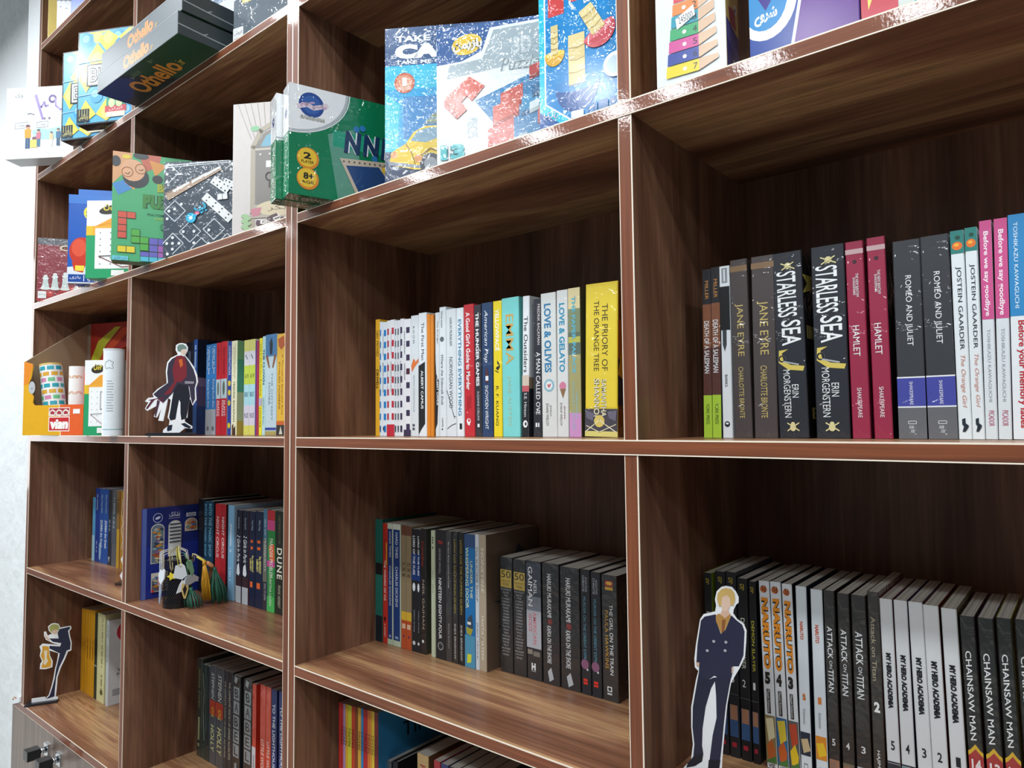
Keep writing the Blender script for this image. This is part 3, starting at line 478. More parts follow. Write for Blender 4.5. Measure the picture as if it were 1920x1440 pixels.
B('paperback_book', 0.1067, 0.105, 0.0004, 0.0125, 0.2028, 0.15, 0.00, '#dde7ee', [('r', 0.07, 0.125, '#2d7fc4', 0.35, 0.85), ('r', 0.175, 0.22999999999999998, '#2d7fc4', 0.35, 0.85), ('r', 0.28, 0.335, '#2d7fc4', 0.35, 0.85), ('r', 0.385, 0.44, '#2d7fc4', 0.35, 0.85), ('r', 0.49, 0.545, '#2d7fc4', 0.35, 0.85), ('r', 0.595, 0.65, '#2d7fc4', 0.35, 0.85), ('r', 0.7, 0.755, '#2d7fc4', 0.35, 0.85), ('r', 0.8049999999999999, 0.86, '#2d7fc4', 0.35, 0.85), ('r', 0.9099999999999999, 0.965, '#2d7fc4', 0.35, 0.85), ('t', 'SARAH ANDERSEN', 0.1, 0.3, 0.15, 0.3, '#5a6a78'), ('t', 'BIG MUSHY HAPPY LUMP', 0.36, 0.62, 0.1, 0.3, '#22303c'), ('r', 0.92, 0.95, '#22303c', 0.2, 0.5)], 'white cartoon book with blue dashes, beside the red-dashed pair', G)
B('paperback_book', 0.1196, 0.105, 0.0004, 0.0083, 0.2044, 0.15, 0.00, '#e3e6ea', [('r', 0.07, 0.125, '#b8283c', 0.1, 0.6), ('r', 0.175, 0.22999999999999998, '#b8283c', 0.1, 0.6), ('r', 0.28, 0.335, '#b8283c', 0.1, 0.6), ('r', 0.385, 0.44, '#b8283c', 0.1, 0.6), ('r', 0.49, 0.545, '#b8283c', 0.1, 0.6), ('r', 0.595, 0.65, '#b8283c', 0.1, 0.6), ('r', 0.7, 0.755, '#b8283c', 0.1, 0.6), ('r', 0.8049999999999999, 0.86, '#b8283c', 0.1, 0.6), ('r', 0.9099999999999999, 0.965, '#b8283c', 0.1, 0.6), ('t', 'SARAH ANDERSEN', 0.1, 0.3, 0.15, 0.3, '#5a6a78'), ('t', 'ADULTHOOD IS A MYTH', 0.36, 0.62, 0.1, 0.3, '#22303c'), ('r', 0.92, 0.95, '#22303c', 0.2, 0.5), ('r', 0.9, 1, '#c02a3c')], 'white cartoon book with red dashes, beside blue-dashed one', G)
B('paperback_book', 0.1282, 0.105, 0.0004, 0.0115, 0.2050, 0.15, 0.00, '#e3e6ea', [('r', 0.07, 0.125, '#b8283c', 0.35, 0.85), ('r', 0.175, 0.22999999999999998, '#b8283c', 0.35, 0.85), ('r', 0.28, 0.335, '#b8283c', 0.35, 0.85), ('r', 0.385, 0.44, '#b8283c', 0.35, 0.85), ('r', 0.49, 0.545, '#b8283c', 0.35, 0.85), ('r', 0.595, 0.65, '#b8283c', 0.35, 0.85), ('r', 0.7, 0.755, '#b8283c', 0.35, 0.85), ('r', 0.8049999999999999, 0.86, '#b8283c', 0.35, 0.85), ('r', 0.9099999999999999, 0.965, '#b8283c', 0.35, 0.85), ('t', 'SARAH ANDERSEN', 0.1, 0.3, 0.15, 0.3, '#5a6a78'), ('t', 'ADULTHOOD IS A MYTH', 0.36, 0.62, 0.1, 0.3, '#22303c'), ('r', 0.92, 0.95, '#22303c', 0.2, 0.5), ('r', 0.9, 1, '#c02a3c')], 'white cartoon book with red dashes, beside the grey-dashed ones', G)
B('paperback_book', 0.1401, 0.105, 0.0004, 0.0066, 0.2023, 0.15, 0.00, '#dfe3e8', [('r', 0.07, 0.125, '#55606c', 0.1, 0.6), ('r', 0.175, 0.22999999999999998, '#55606c', 0.1, 0.6), ('r', 0.28, 0.335, '#55606c', 0.1, 0.6), ('r', 0.385, 0.44, '#55606c', 0.1, 0.6), ('r', 0.49, 0.545, '#55606c', 0.1, 0.6), ('r', 0.595, 0.65, '#55606c', 0.1, 0.6), ('r', 0.7, 0.755, '#55606c', 0.1, 0.6), ('r', 0.8049999999999999, 0.86, '#55606c', 0.1, 0.6), ('r', 0.9099999999999999, 0.965, '#55606c', 0.1, 0.6), ('t', 'SARAH ANDERSEN', 0.1, 0.3, 0.15, 0.3, '#5a6a78'), ('t', 'HERDING CATS', 0.36, 0.62, 0.1, 0.3, '#22303c'), ('r', 0.92, 0.95, '#22303c', 0.2, 0.5)], 'slim white cartoon book with thin grey marks, beside the red-dashed one', G)
B('paperback_book', 0.1471, 0.105, 0.0004, 0.0065, 0.2021, 0.15, 0.00, '#dfe3e8', [('r', 0.07, 0.125, '#55606c', 0.1, 0.6), ('r', 0.175, 0.22999999999999998, '#55606c', 0.1, 0.6), ('r', 0.28, 0.335, '#55606c', 0.1, 0.6), ('r', 0.385, 0.44, '#55606c', 0.1, 0.6), ('r', 0.49, 0.545, '#55606c', 0.1, 0.6), ('r', 0.595, 0.65, '#55606c', 0.1, 0.6), ('r', 0.7, 0.755, '#55606c', 0.1, 0.6), ('r', 0.8049999999999999, 0.86, '#55606c', 0.1, 0.6), ('r', 0.9099999999999999, 0.965, '#55606c', 0.1, 0.6), ('t', 'SARAH ANDERSEN', 0.1, 0.3, 0.15, 0.3, '#5a6a78'), ('t', 'HERDING CATS', 0.36, 0.62, 0.1, 0.3, '#22303c'), ('r', 0.92, 0.95, '#22303c', 0.2, 0.5)], 'slim white cartoon book with thin grey marks, beside purple squares', G)
B('paperback_book', 0.1539, 0.105, 0.0004, 0.0097, 0.2042, 0.15, 0.00, '#e3e6ea', [('r', 0.07, 0.125, '#3b3350', 0.1, 0.6), ('r', 0.175, 0.22999999999999998, '#3b3350', 0.1, 0.6), ('r', 0.28, 0.335, '#3b3350', 0.1, 0.6), ('r', 0.385, 0.44, '#3b3350', 0.1, 0.6), ('r', 0.49, 0.545, '#3b3350', 0.1, 0.6), ('r', 0.595, 0.65, '#3b3350', 0.1, 0.6), ('r', 0.7, 0.755, '#3b3350', 0.1, 0.6), ('r', 0.8049999999999999, 0.86, '#3b3350', 0.1, 0.6), ('r', 0.9099999999999999, 0.965, '#3b3350', 0.1, 0.6), ('t', 'SARAH ANDERSEN', 0.1, 0.3, 0.15, 0.3, '#5a6a78'), ('t', 'ODDBALL', 0.36, 0.62, 0.1, 0.3, '#22303c'), ('r', 0.92, 0.95, '#22303c', 0.2, 0.5)], 'white cartoon book with dark purple dashes, narrower of the pair', G)
B('paperback_book', 0.1639, 0.105, 0.0004, 0.0176, 0.2022, 0.15, 0.00, '#e3e6ea', [('r', 0.07, 0.12, '#3b3350', 0.35, 0.85), ('r', 0.188, 0.238, '#3b3350', 0.35, 0.85), ('r', 0.306, 0.356, '#3b3350', 0.35, 0.85), ('r', 0.424, 0.474, '#4d2434', 0.35, 0.85), ('r', 0.542, 0.592, '#3b3350', 0.35, 0.85), ('r', 0.6599999999999999, 0.71, '#3b3350', 0.35, 0.85), ('r', 0.778, 0.828, '#3b3350', 0.35, 0.85), ('r', 0.8959999999999999, 0.946, '#3b3350', 0.35, 0.85), ('t', 'SARAH ANDERSEN', 0.1, 0.3, 0.05, 0.2, '#44464f'), ('t', 'FANGS DELUXE', 0.38, 0.52, 0.05, 0.22, '#44464f'), ('r', 0.945, 1, '#3b3350')], 'white book with a column of dark purple squares', G)
B('paperback_book', 0.1819, 0.105, 0.0004, 0.0188, 0.2064, 0.15, 0.00, '#d3dadf', [('t', 'ROOM', 0.09, 0.23, 0.25, 0.5, '#4a5258', {'space': 1.5}), ('p', [(0.05, 0.42), (0.35, 0.36), (0.55, 0.37), (0.6, 0.39), (1, 0.36), (1, 0.39), (0.5, 0.43), (0.15, 0.47)], '#d9743a'), ('t', 'EMMA DONOGHUE', 0.5, 0.8, 0.3, 0.5, '#a4adb3'), ('r', 0.9, 0.92, '#50585e', 0.2, 0.5), ('r', 0.93, 0.95, '#50585e', 0.2, 0.5)], 'pale grey novel with small orange hand shape', G)
B('paperback_book', 0.2011, 0.105, 0.0004, 0.0195, 0.2089, 0.15, 0.00, '#dce3e8', [('p', [(0, 0.43), (0.8, 0.4), (0.8, 0.9), (0.3, 0.95), (0, 0.99)], '#202326'), ('t', 'The First Man', 0.08, 0.385, 0.35, 0.7, '#26292c'), ('t', 'ALBERT CAMUS', 0.47, 0.78, 0.3, 0.6, '#e3e8ea', {'bold': 0.02})], 'white novel with diagonal black panel beside the orange books', G)
B('paperback_book', 0.2208, 0.105, 0.0004, 0.0087, 0.2050, 0.15, 0.00, '#d98324', [], 'plain orange book, left of the orange pair', G, side='#8a5216')
B('paperback_book', 0.2298, 0.105, 0.0004, 0.0076, 0.2035, 0.15, 0.00, '#d98324', [], 'plain orange book, right of the orange pair', G, side='#a8661c')
B('paperback_book', 0.2412, 0.105, 0.0004, 0.0097, 0.2055, 0.15, 0.00, '#d3dade', [('p', [(0, 0.3), (0.25, 0.5), (0.9, 0.55), (0.5, 0.9), (0, 0.95)], '#1c1e22'), ('t', 'The Stranger', 0.07, 0.26, 0.4, 0.8, '#40464c', {'shear': 0.2}), ('t', 'ALBERT CAMUS', 0.52, 0.75, 0.35, 0.75, '#e3e8ea', {'bold': 0.02})], 'white and black novel squeezed between orange books and white poetry book', G)
B('hardcover_book', 0.2513, 0.105, 0.0004, 0.0153, 0.2133, 0.15, 0.00, '#d9e1e6', [('t', 'Silverstein', 0.03, 0.16, 0.25, 0.55, '#3a4248', {'shear': 0.2}), ('o', 0.25, 0.4, 0.3, 0.02, '#5d666c'), ('t', 'Where the Sidewalk Ends', 0.37, 0.76, 0.25, 0.6, '#2c3338', {'shear': 0.2}), ('t', 'HARPER', 0.86, 0.93, 0.35, 0.55, '#4a5258'), ('e', 0.945, 0.4, 0.1, '#2c3338')], 'tall white poetry book with small ink drawing on the spine', G, hc=True)
B('paperback_book', 0.2672, 0.105, 0.0004, 0.0223, 0.2079, 0.15, 0.00, '#d7dfe4', [('t', 'HARUKI MURAKAMI', 0.07, 0.29, 0.35, 0.6, '#41494f'), ('t', 'NORWEGIAN WOOD', 0.38, 0.78, 0.3, 0.65, '#41494f'), ('l', [(0.05, 0.64), (0.2, 0.68), (0.75, 0.84), (0.95, 0.85)], 0.05, '#2f363b'), ('l', [(0.1, 0.94), (0.5, 0.915), (0.95, 0.9)], 0.05, '#2f363b'), ('l', [(0.7, 0.82), (0.8, 0.86)], 0.04, '#2f363b')], 'white novel with thin black twig line drawing', G)
B('paperback_book', 0.2904, 0.105, 0.0004, 0.0156, 0.2075, 0.15, 0.00, '#dfe7ec', [('t', 'EVERYTHING EVERYTHING', 0.09, 0.84, 0.25, 0.7, '#2e7fa8', {'bold': 0.02}), ('r', 0.9, 0.945, '#20262a', 0.4, 0.75)], 'white novel with blue capitals beside the red novel', G, side='#e8eef2')
B('paperback_book', 0.3078, 0.105, 0.0004, 0.0218, 0.2110, 0.15, -0.33, '#c4222e', [('t', 'A Good Girl’s Guide to Murder', 0.06, 0.65, 0.22, 0.62, '#f4eef0', {'bold': 0.025}), ('t', 'HOLLY', 0.69, 0.79, 0.5, 0.7, '#8a141c'), ('t', 'JACKSON', 0.7, 0.8, 0.25, 0.45, '#8a141c'), ('e', 0.885, 0.42, 0.2, '#f4eef0'), ('e', 0.88, 0.45, 0.1, '#c4222e'), ('p', [(0.3, 0.9), (0.6, 0.89), (0.5, 0.92), (0.3, 0.91)], '#f4eef0')], 'bright red thriller with white handwritten title', G, wrap=True)
B('paperback_book', 0.3308, 0.105, 0.0004, 0.0141, 0.2080, 0.15, -0.41, '#2a2c36', [('t', 'THE HUNGER GAMES', 0.06, 0.62, 0.22, 0.7, '#f0f2f4', {'bold': 0.03}), ('t', 'SUZANNE COLLINS', 0.66, 0.88, 0.35, 0.65, '#d0d4d8'), ('r', 0.905, 0.93, '#e3e8ea', 0.35, 0.65)], 'black novel with bold white capitals between red and navy novels', G, wrap=True)
B('paperback_book', 0.3454, 0.105, 0.0004, 0.0221, 0.2091, 0.15, 0.00, '#1d3c66', [('t', 'American Pop', 0.055, 0.45, 0.2, 0.6, '#f0f2f4', {'shear': 0.3}), ('p', [(0.4, 0.5), (0.52, 0.485), (0.55, 0.52), (0.62, 0.54), (0.62, 0.6), (0.35, 0.6), (0.35, 0.54)], '#5a2a30'), ('r', 0.55, 0.585, '#e8ecf0', 0.35, 0.62), ('t', 'SNOWDEN WRIGHT', 0.62, 0.945, 0.3, 0.6, '#eef2f5')], 'navy novel with white script and a small bottle picture', G, wrap=True)
B('paperback_book', 0.3691, 0.105, 0.0004, 0.0172, 0.2092, 0.15, 0.08, '#ecd51c', [('t', 'YELLOWFACE', 0.06, 0.37, 0.25, 0.7, '#f6f4e2', {'bold': 0.03}), ('p', [(0.45, 0.44), (0.7, 0.46), (0.8, 0.49), (0.55, 0.515), (0.3, 0.5), (0.5, 0.48)], '#20201a'), ('o', 0.478, 0.55, 0.1, 0.008, '#ecd51c'), ('l', [(0.25, 0.515), (0.6, 0.53)], 0.08, '#20201a'), ('t', 'R. F. KUANG', 0.63, 0.92, 0.3, 0.6, '#3d3a1a')], 'bright yellow novel with a drawn eye on the spine', G, wrap=True)
B('paperback_book', 0.3874, 0.105, 0.0004, 0.0339, 0.2113, 0.15, -0.14, '#79cfcd', [('t', 'EMMA', 0.12, 0.485, 0.24, 0.68, '#c9a45a', {'bold': 0.005}), ('t', 'JANE AUSTEN', 0.565, 0.92, 0.28, 0.52, '#a9c2a8')], 'wide turquoise classic with gold capitals', G, side='#57a9a6')
B('paperback_book', 0.4248, 0.105, 0.0004, 0.0127, 0.2098, 0.15, 1.12, '#dfe5e9', [('r', 0.565, 0.64, '#cdbfae'), ('r', 0.64, 0.682, '#c05a64'), ('r', 0.682, 1, '#1d2026'), ('t', 'The Outsiders', 0.145, 0.545, 0.22, 0.78, '#22262a'), ('t', 'S.E. Hinton', 0.69, 0.86, 0.3, 0.7, '#d8dce0'), ('o', 0.91, 0.5, 0.34, 0.026, '#e3e8ea'), ('o', 0.91, 0.55, 0.14, 0.012, '#20242a')], 'white novel with black foot and pink-beige band', G, side='#c3cbd0', front=[('r', 0.58, 0.66, '#8c7c68'), ('r', 0.66, 1, '#22262c')])
B('paperback_book', 0.4459, 0.105, 0.0004, 0.0152, 0.2030, 0.15, 0.87, '#23262f', [('t', 'FREDRIK BACKMAN', 0.04, 0.335, 0.5, 0.8, '#e3d8d8'), ('t', 'A MAN CALLED OVE', 0.39, 0.84, 0.35, 0.85, '#eef0f2'), ('r', 0.9, 0.93, '#e3e8ea', 0.3, 0.5), ('r', 0.9, 0.93, '#e3e8ea', 0.6, 0.75)], 'dark navy novel with white narrow capitals beside pale twin novels', G, wrap=True)
B('paperback_book', 0.4626, 0.105, 0.0004, 0.0270, 0.2093, 0.15, -0.08, '#d3d7d5', [('t', 'LOVE & OLIVES', 0.075, 0.555, 0.22, 0.68, '#2b79a8', {'bold': 0.03}), ('e', 0.645, 0.5, 0.34, '#86b4c4'), ('e', 0.645, 0.5, 0.23, '#dfe3e2'), ('p', [(0.38, 0.635), (0.5, 0.64), (0.62, 0.63), (0.62, 0.645), (0.5, 0.665), (0.4, 0.65)], '#c66a78'), ('t', 'JENNA', 0.78, 0.86, 0.5, 0.65, '#8a8a88'), ('t', 'EVANS WELCH', 0.77, 0.92, 0.28, 0.45, '#6d6d6c')], 'pale grey novel with blue letters and heart badge', G, wrap=True, side='#b9b7b0')
B('paperback_book', 0.4899, 0.105, 0.0004, 0.0195, 0.2103, 0.15, 0.33, '#d6d9d8', [('t', 'LOVE & GELATO', 0.09, 0.56, 0.22, 0.72, '#2b8fb4', {'bold': 0.03}), ('e', 0.655, 0.5, 0.3, '#cf7d9a'), ('p', [(0.25, 0.675), (0.78, 0.675), (0.52, 0.74)], '#8a6a48'), ('t', 'JENNA', 0.79, 0.88, 0.55, 0.72, '#8a4a5a'), ('t', 'EVANS WELCH', 0.77, 0.92, 0.25, 0.45, '#6d6d6c')], 'pale grey novel with blue letters and ice cream cone', G, wrap=True, side='#b9b7b0')
B('paperback_book', 0.5111, 0.105, 0.0004, 0.0198, 0.2107, 0.15, 0.16, '#bcb48c', [('r', 0, 0.14, '#dccf9e'), ('r', 0.14, 0.3, '#7c8a68'), ('r', 0.3, 0.33, '#5f6c58'), ('r', 0.33, 0.37, '#b9b850'), ('r', 0.37, 0.45, '#5e7064'), ('r', 0.45, 0.84, '#a5a06c'), ('r', 0.84, 1, '#c890c4'), ('t', 'THE PAPER PALACE', 0.055, 0.575, 0.3, 0.62, '#5fb4cc', {'bold': 0.03}), ('t', 'MIRANDA', 0.7, 0.88, 0.58, 0.74, '#86bfcf'), ('t', 'COWLEY HELLER', 0.63, 0.955, 0.3, 0.48, '#86bfcf')], 'green and beige landscape novel with light blue letters and pink foot', G, wrap=True, side='#4d5638')
B('paperback_book', 0.5367, 0.105, 0.0004, 0.0521, 0.2113, 0.15, 1.36, '#e2c72c', [('r', 0.02, 0.81, '#e8d03a', 0.04, 0.96), ('r', 0.82, 1, '#45414c'), ('r', 0.965, 1, '#d9cf78'), ('t', 'THE PRIORY OF', 0.14, 0.575, 0.52, 0.7, '#3c3418'), ('t', 'THE ORANGE TREE', 0.115, 0.575, 0.27, 0.43, '#3c3418'), ('t', 'SAMANTHA', 0.63, 0.87, 0.5, 0.66, '#f2f0da', {'edge': '#7c7440'}), ('t', 'SHANNON', 0.625, 0.9, 0.28, 0.45, '#f2f0da', {'edge': '#7c7440'}), ('e', 0.9, 0.45, 0.16, '#d9c468'), ('l', [(0.02, 0.97), (0.3, 0.92), (0.45, 0.89), (0.62, 0.92), (0.97, 0.97)], 0.025, '#e8e2c0'), ('l', [(0.05, 0.93), (0.45, 0.97), (0.95, 0.92)], 0.02, '#e8e2c0'), ('p', [(0.02, 0.83), (0.3, 0.85), (0.25, 0.9), (0.05, 0.88)], '#6a6678'), ('p', [(0.7, 0.84), (0.98, 0.83), (0.95, 0.9), (0.75, 0.88)], '#6a6678')], 'very thick yellow fantasy novel at the right end of the middle bay', G, wrap=True, side='#6e3a16', front=[('r', 0.25, 0.5, '#a85a1a'), ('r', 0.5, 0.8, '#2c2832'), ('p', [(0.1, 0.35), (0.6, 0.45), (0.3, 0.7), (0, 0.6)], '#c98a24')])
# novels on the eye-level shelf of the further bookcase
G = 'novels on the eye-level shelf of the further bookcase'
B('paperback_book', -0.6713, 0.125, 0.0004, 0.0346, 0.2310, 0.15, 0.00, '#141a2a', [('m', 0.1, 0.4, 0.3, 0.7, '#5a6a84')], 'dark navy book half hidden behind the red-coated figure', G, side='#141a2a')
B('paperback_book', -0.6326, 0.125, 0.0004, 0.0195, 0.2352, 0.15, 0.00, '#27519a', [('m', 0.06, 0.3, 0.3, 0.7, '#a9c6e4'), ('r', 0.7, 1, '#2b4a78')], 'blue slim book whose dark night-sky cover faces the right', G, side='#22304e', front=[('r', 0, 0.42, '#131a2c'), ('r', 0.42, 0.7, '#5b4a66'), ('r', 0.7, 1, '#34406a'), ('e', 0.12, 0.3, 0.02, '#e3e8ea'), ('e', 0.2, 0.6, 0.015, '#e3e8ea'), ('e', 0.3, 0.2, 0.02, '#e3e8ea'), ('e', 0.26, 0.75, 0.02, '#e3e8ea'), ('p', [(0, 0.4), (0.5, 0.42), (1, 0.36), (1, 0.5), (0, 0.5)], '#6b5872')])
B('paperback_book', -0.5695, 0.125, 0.0004, 0.0235, 0.2168, 0.15, 0.00, '#2f78b8', [('r', 0.72, 1, '#a9aeb2'), ('t', 'I Went to See', 0.03, 0.33, 0.5, 0.8, '#e8f0f5'), ('t', 'My Father', 0.05, 0.28, 0.2, 0.45, '#e8f0f5'), ('t', 'Kyung-Sook Shin', 0.39, 0.7, 0.3, 0.7, '#dfe9f0'), ('e', 0.93, 0.5, 0.25, '#6a7278')], 'sky blue novel with grey foot, left of the sky blue pair', G)
B('paperback_book', -0.5455, 0.125, 0.0004, 0.0240, 0.2175, 0.15, 0.00, '#2f78b8', [('r', 0.72, 1, '#a9aeb2'), ('t', 'I Went to See', 0.03, 0.33, 0.5, 0.8, '#e8f0f5'), ('t', 'My Father', 0.05, 0.28, 0.2, 0.45, '#e8f0f5'), ('t', 'Kyung-Sook Shin', 0.39, 0.7, 0.3, 0.7, '#dfe9f0'), ('e', 0.93, 0.5, 0.25, '#6a7278')], 'sky blue novel with grey foot, right of the sky blue pair', G)
B('paperback_book', -0.5202, 0.125, 0.0004, 0.0199, 0.2180, 0.15, 0.00, '#bf2230', [('r', 0.4, 0.61, '#b3c8cf'), ('o', 0.5, 0.5, 0.2, 0.075, '#5d6a5c'), ('t', 'KEIGO HIGASHINO', 0.06, 0.36, 0.3, 0.7, '#6d0f18'), ('t', 'SILENT', 0.63, 0.8, 0.52, 0.8, '#f4eef0'), ('t', 'PARADE', 0.63, 0.8, 0.2, 0.46, '#f4eef0')], 'red crime novel with pale blue window, left of two', G)
B('paperback_book', -0.4979, 0.125, 0.0004, 0.0268, 0.2191, 0.15, 0.00, '#bf2230', [('r', 0.4, 0.61, '#b3c8cf'), ('o', 0.5, 0.5, 0.2, 0.075, '#5d6a5c'), ('t', 'KEIGO HIGASHINO', 0.06, 0.36, 0.3, 0.7, '#6d0f18'), ('t', 'SILENT', 0.63, 0.8, 0.52, 0.8, '#f4eef0'), ('t', 'PARADE', 0.63, 0.8, 0.2, 0.46, '#f4eef0')], 'red crime novel with pale blue window, right of two', G, side='#9fb4bd')
B('paperback_book', -0.4662, 0.125, 0.0004, 0.0148, 0.2173, 0.15, 0.00, '#2a3f92', [('t', 'COUNTERATTACKS', 0.05, 0.36, 0.25, 0.75, '#e8ecf5'), ('o', 0.45, 0.5, 0.4, 0.03, '#d9c22e'), ('o', 0.55, 0.5, 0.4, 0.03, '#d9c22e'), ('o', 0.66, 0.5, 0.4, 0.03, '#c9b22e'), ('o', 0.9, 0.5, 0.4, 0.03, '#d9c22e')], 'indigo slim book with yellow dots beside the cream novel', G)
B('paperback_book', -0.4507, 0.125, 0.0004, 0.0258, 0.2167, 0.15, 0.00, '#e2e0be', [('t', 'my grandmother asked me', 0.03, 0.4, 0.52, 0.72, '#5a5a44'), ('t', 'to tell you she’s sorry', 0.06, 0.38, 0.3, 0.48, '#5a5a44'), ('t', 'FREDRIK BACKMAN', 0.44, 0.86, 0.35, 0.65, '#5a5a44'), ('p', [(0.2, 0.9), (0.45, 0.88), (0.5, 1), (0.2, 1)], '#5a3a26'), ('p', [(0.5, 0.93), (0.75, 0.9), (0.8, 1), (0.5, 1)], '#3a2a22')], 'cream novel with a green landscape cover facing right', G, side='#5f9b78', front=[('r', 0, 0.2, '#79a978'), ('r', 0.2, 0.55, '#4f9c80'), ('r', 0.55, 0.85, '#a8b890'), ('r', 0.85, 1, '#b9a24a')])
B('paperback_book', -0.3945, 0.125, 0.0004, 0.0220, 0.2138, 0.15, 0.00, '#cfcfbf', [('r', 0, 0.12, '#cdca74'), ('r', 0.12, 0.27, '#d4d4dc'), ('r', 0.27, 0.47, '#bccf4c'), ('r', 0.47, 0.69, '#a5d3dc'), ('r', 0.69, 0.9, '#cfcad8'), ('r', 0.9, 1, '#d3cf62'), ('h', 'ALL THE', 0.36, 0.4, 0.15, 0.85, '#4a5a3a'), ('h', 'BRIGHT', 0.55, 0.6, 0.12, 0.88, '#3a6a78'), ('h', 'PLACES', 0.77, 0.82, 0.12, 0.88, '#55506a'), ('l', [(0.3, 0.16), (0.6, 0.2)], 0.1, '#40485a')], 'patchwork pastel novel, left of two', G)
B('paperback_book', -0.3720, 0.125, 0.0004, 0.0238, 0.2138, 0.15, 0.00, '#cfcfbf', [('r', 0, 0.12, '#cdca74'), ('r', 0.12, 0.27, '#d4d4dc'), ('r', 0.27, 0.47, '#bccf4c'), ('r', 0.47, 0.69, '#a5d3dc'), ('r', 0.69, 0.9, '#cfcad8'), ('r', 0.9, 1, '#d3cf62'), ('h', 'ALL THE', 0.36, 0.4, 0.15, 0.85, '#4a5a3a'), ('h', 'BRIGHT', 0.55, 0.6, 0.12, 0.88, '#3a6a78'), ('h', 'PLACES', 0.77, 0.82, 0.12, 0.88, '#55506a'), ('l', [(0.3, 0.16), (0.6, 0.2)], 0.1, '#40485a')], 'patchwork pastel novel, right of two', G)
B('paperback_book', -0.3471, 0.125, 0.0004, 0.0126, 0.2087, 0.15, 0.00, '#a8324a', [('r', 0.0, 1, '#5b3a84', 0, 0.4)], 'thin purple and red book beside the yellow slim book', G)
B('paperback_book', -0.3325, 0.125, 0.0004, 0.0120, 0.2134, 0.15, 0.00, '#e6d834', [('t', 'Love in the Modern Bookshop', 0.06, 0.6, 0.2, 0.8, '#4a4416'), ('r', 0.62, 0.7, '#b0a8c0'), ('t', 'HOUSE', 0.72, 0.92, 0.3, 0.7, '#4a4416')], 'bright yellow slim book with dark lettering', G)
B('paperback_book', -0.3194, 0.125, 0.0004, 0.0123, 0.2162, 0.15, 0.00, '#b4d6d8', [('t', 'THE CLOWN', 0.13, 0.49, 0.2, 0.75, '#1c3450', {'bold': 0.03}), ('t', 'HEINRICH BOLL', 0.62, 0.9, 0.3, 0.7, '#4a7a84')], 'pale aqua novel with navy capitals', G)
B('paperback_book', -0.3063, 0.125, 0.0004, 0.0426, 0.2182, 0.15, 0.00, '#b9cfd8', [('r', 0, 0.22, '#4679a8'), ('p', [(0.02, 0.22), (0.2, 0.2), (0.4, 0.33), (0.3, 0.34)], '#8a5a3a'), ('p', [(0.98, 0.22), (0.8, 0.2), (0.6, 0.33), (0.7, 0.34)], '#8a5a3a'), ('p', [(0.35, 0.08), (0.55, 0.03), (0.65, 0.1), (0.6, 0.2), (0.4, 0.2)], '#1c2836'), ('t', 'THE ODYSSEY', 0.38, 0.86, 0.52, 0.68, '#8ba0ac'), ('t', 'HOMER', 0.48, 0.7, 0.28, 0.44, '#7d929e'), ('r', 0.925, 0.95, '#3a4a9a'), ('r', 0.96, 1, '#a89a5a')], 'wide pale blue classic with dark blue painted top', G)
B('paperback_book', -0.2623, 0.125, 0.0004, 0.0327, 0.2160, 0.15, 0.00, '#dfb03a', [('p', [(0.1, 0.05), (0.8, 0.02), (0.9, 0.12), (0.5, 0.16), (0.2, 0.12)], '#b2562a'), ('r', 0.86, 0.9, '#c8642a'), ('r', 0.9, 1, '#332c2c'), ('t', 'A Thousand Splendid Suns', 0.2, 0.8, 0.52, 0.72, '#8a5a16', {'shear': 0.2}), ('t', 'KHALED HOSSEINI', 0.28, 0.74, 0.22, 0.4, '#7a5a20'), ('p', [(0.3, 0.99), (0.5, 0.91), (0.7, 0.99)], '#c9c8b8')], 'golden yellow novel with dark foot against the bookcase side', G)
# novels behind the tasselled bookmarks
G = 'novels behind the tasselled bookmarks'
B('paperback_book', -0.6812, 0.167, -0.3926, 0.0272, 0.2301, 0.155, 0.00, '#0e1118', [('r', 0.05, 0.95, '#151b26', 0.2, 0.8)], 'tall black book standing behind the blue bookmark card', G)
B('paperback_book', -0.6512, 0.167, -0.3926, 0.0175, 0.2259, 0.15, 0.00, '#1d4660', [('t', 'INTO THE MAGIC SHOP', 0.03, 0.6, 0.2, 0.7, '#7fc0d6', {'bold': 0.01})], 'dark teal book with pale capitals, left of two', G, side='#12222c')
B('paperback_book', -0.6323, 0.167, -0.3926, 0.0263, 0.2277, 0.15, 0.00, '#1d4660', [('t', 'INTO THE MAGIC SHOP', 0.03, 0.6, 0.2, 0.7, '#7fc0d6', {'bold': 0.01})], 'dark teal book with pale capitals, beside the red pair', G, side='#12222c')
B('paperback_book', -0.5955, 0.167, -0.3926, 0.0244, 0.2235, 0.15, 0.00, '#c42e30', [('t', 'NIGHT CIRCUS', 0.14, 0.58, 0.25, 0.72, '#f2e4e2', {'bold': 0.01}), ('t', 'MORGENSTERN', 0.74, 0.92, 0.35, 0.6, '#8a1a1e')], 'red novel with white capitals, left of the red pair', G)
B('paperback_book', -0.5697, 0.167, -0.3926, 0.0239, 0.2239, 0.15, 0.00, '#b8282c', [('t', 'NIGHT CIRCUS', 0.14, 0.58, 0.25, 0.72, '#f2e4e2', {'bold': 0.01}), ('t', 'MORGENSTERN', 0.74, 0.92, 0.35, 0.6, '#8a1a1e')], 'red novel with white capitals, right of the red pair', G, side='#40161a')
B('paperback_book', -0.5345, 0.167, -0.3926, 0.0269, 0.2241, 0.15, 0.00, '#7fb4d6', [('m', 0.2, 0.5, 0.4, 0.65, '#dfeef5'), ('m', 0.66, 0.8, 0.4, 0.6, '#dfeef5')], 'light blue novel between red pair and navy twins', G, side='#a9c2d8')
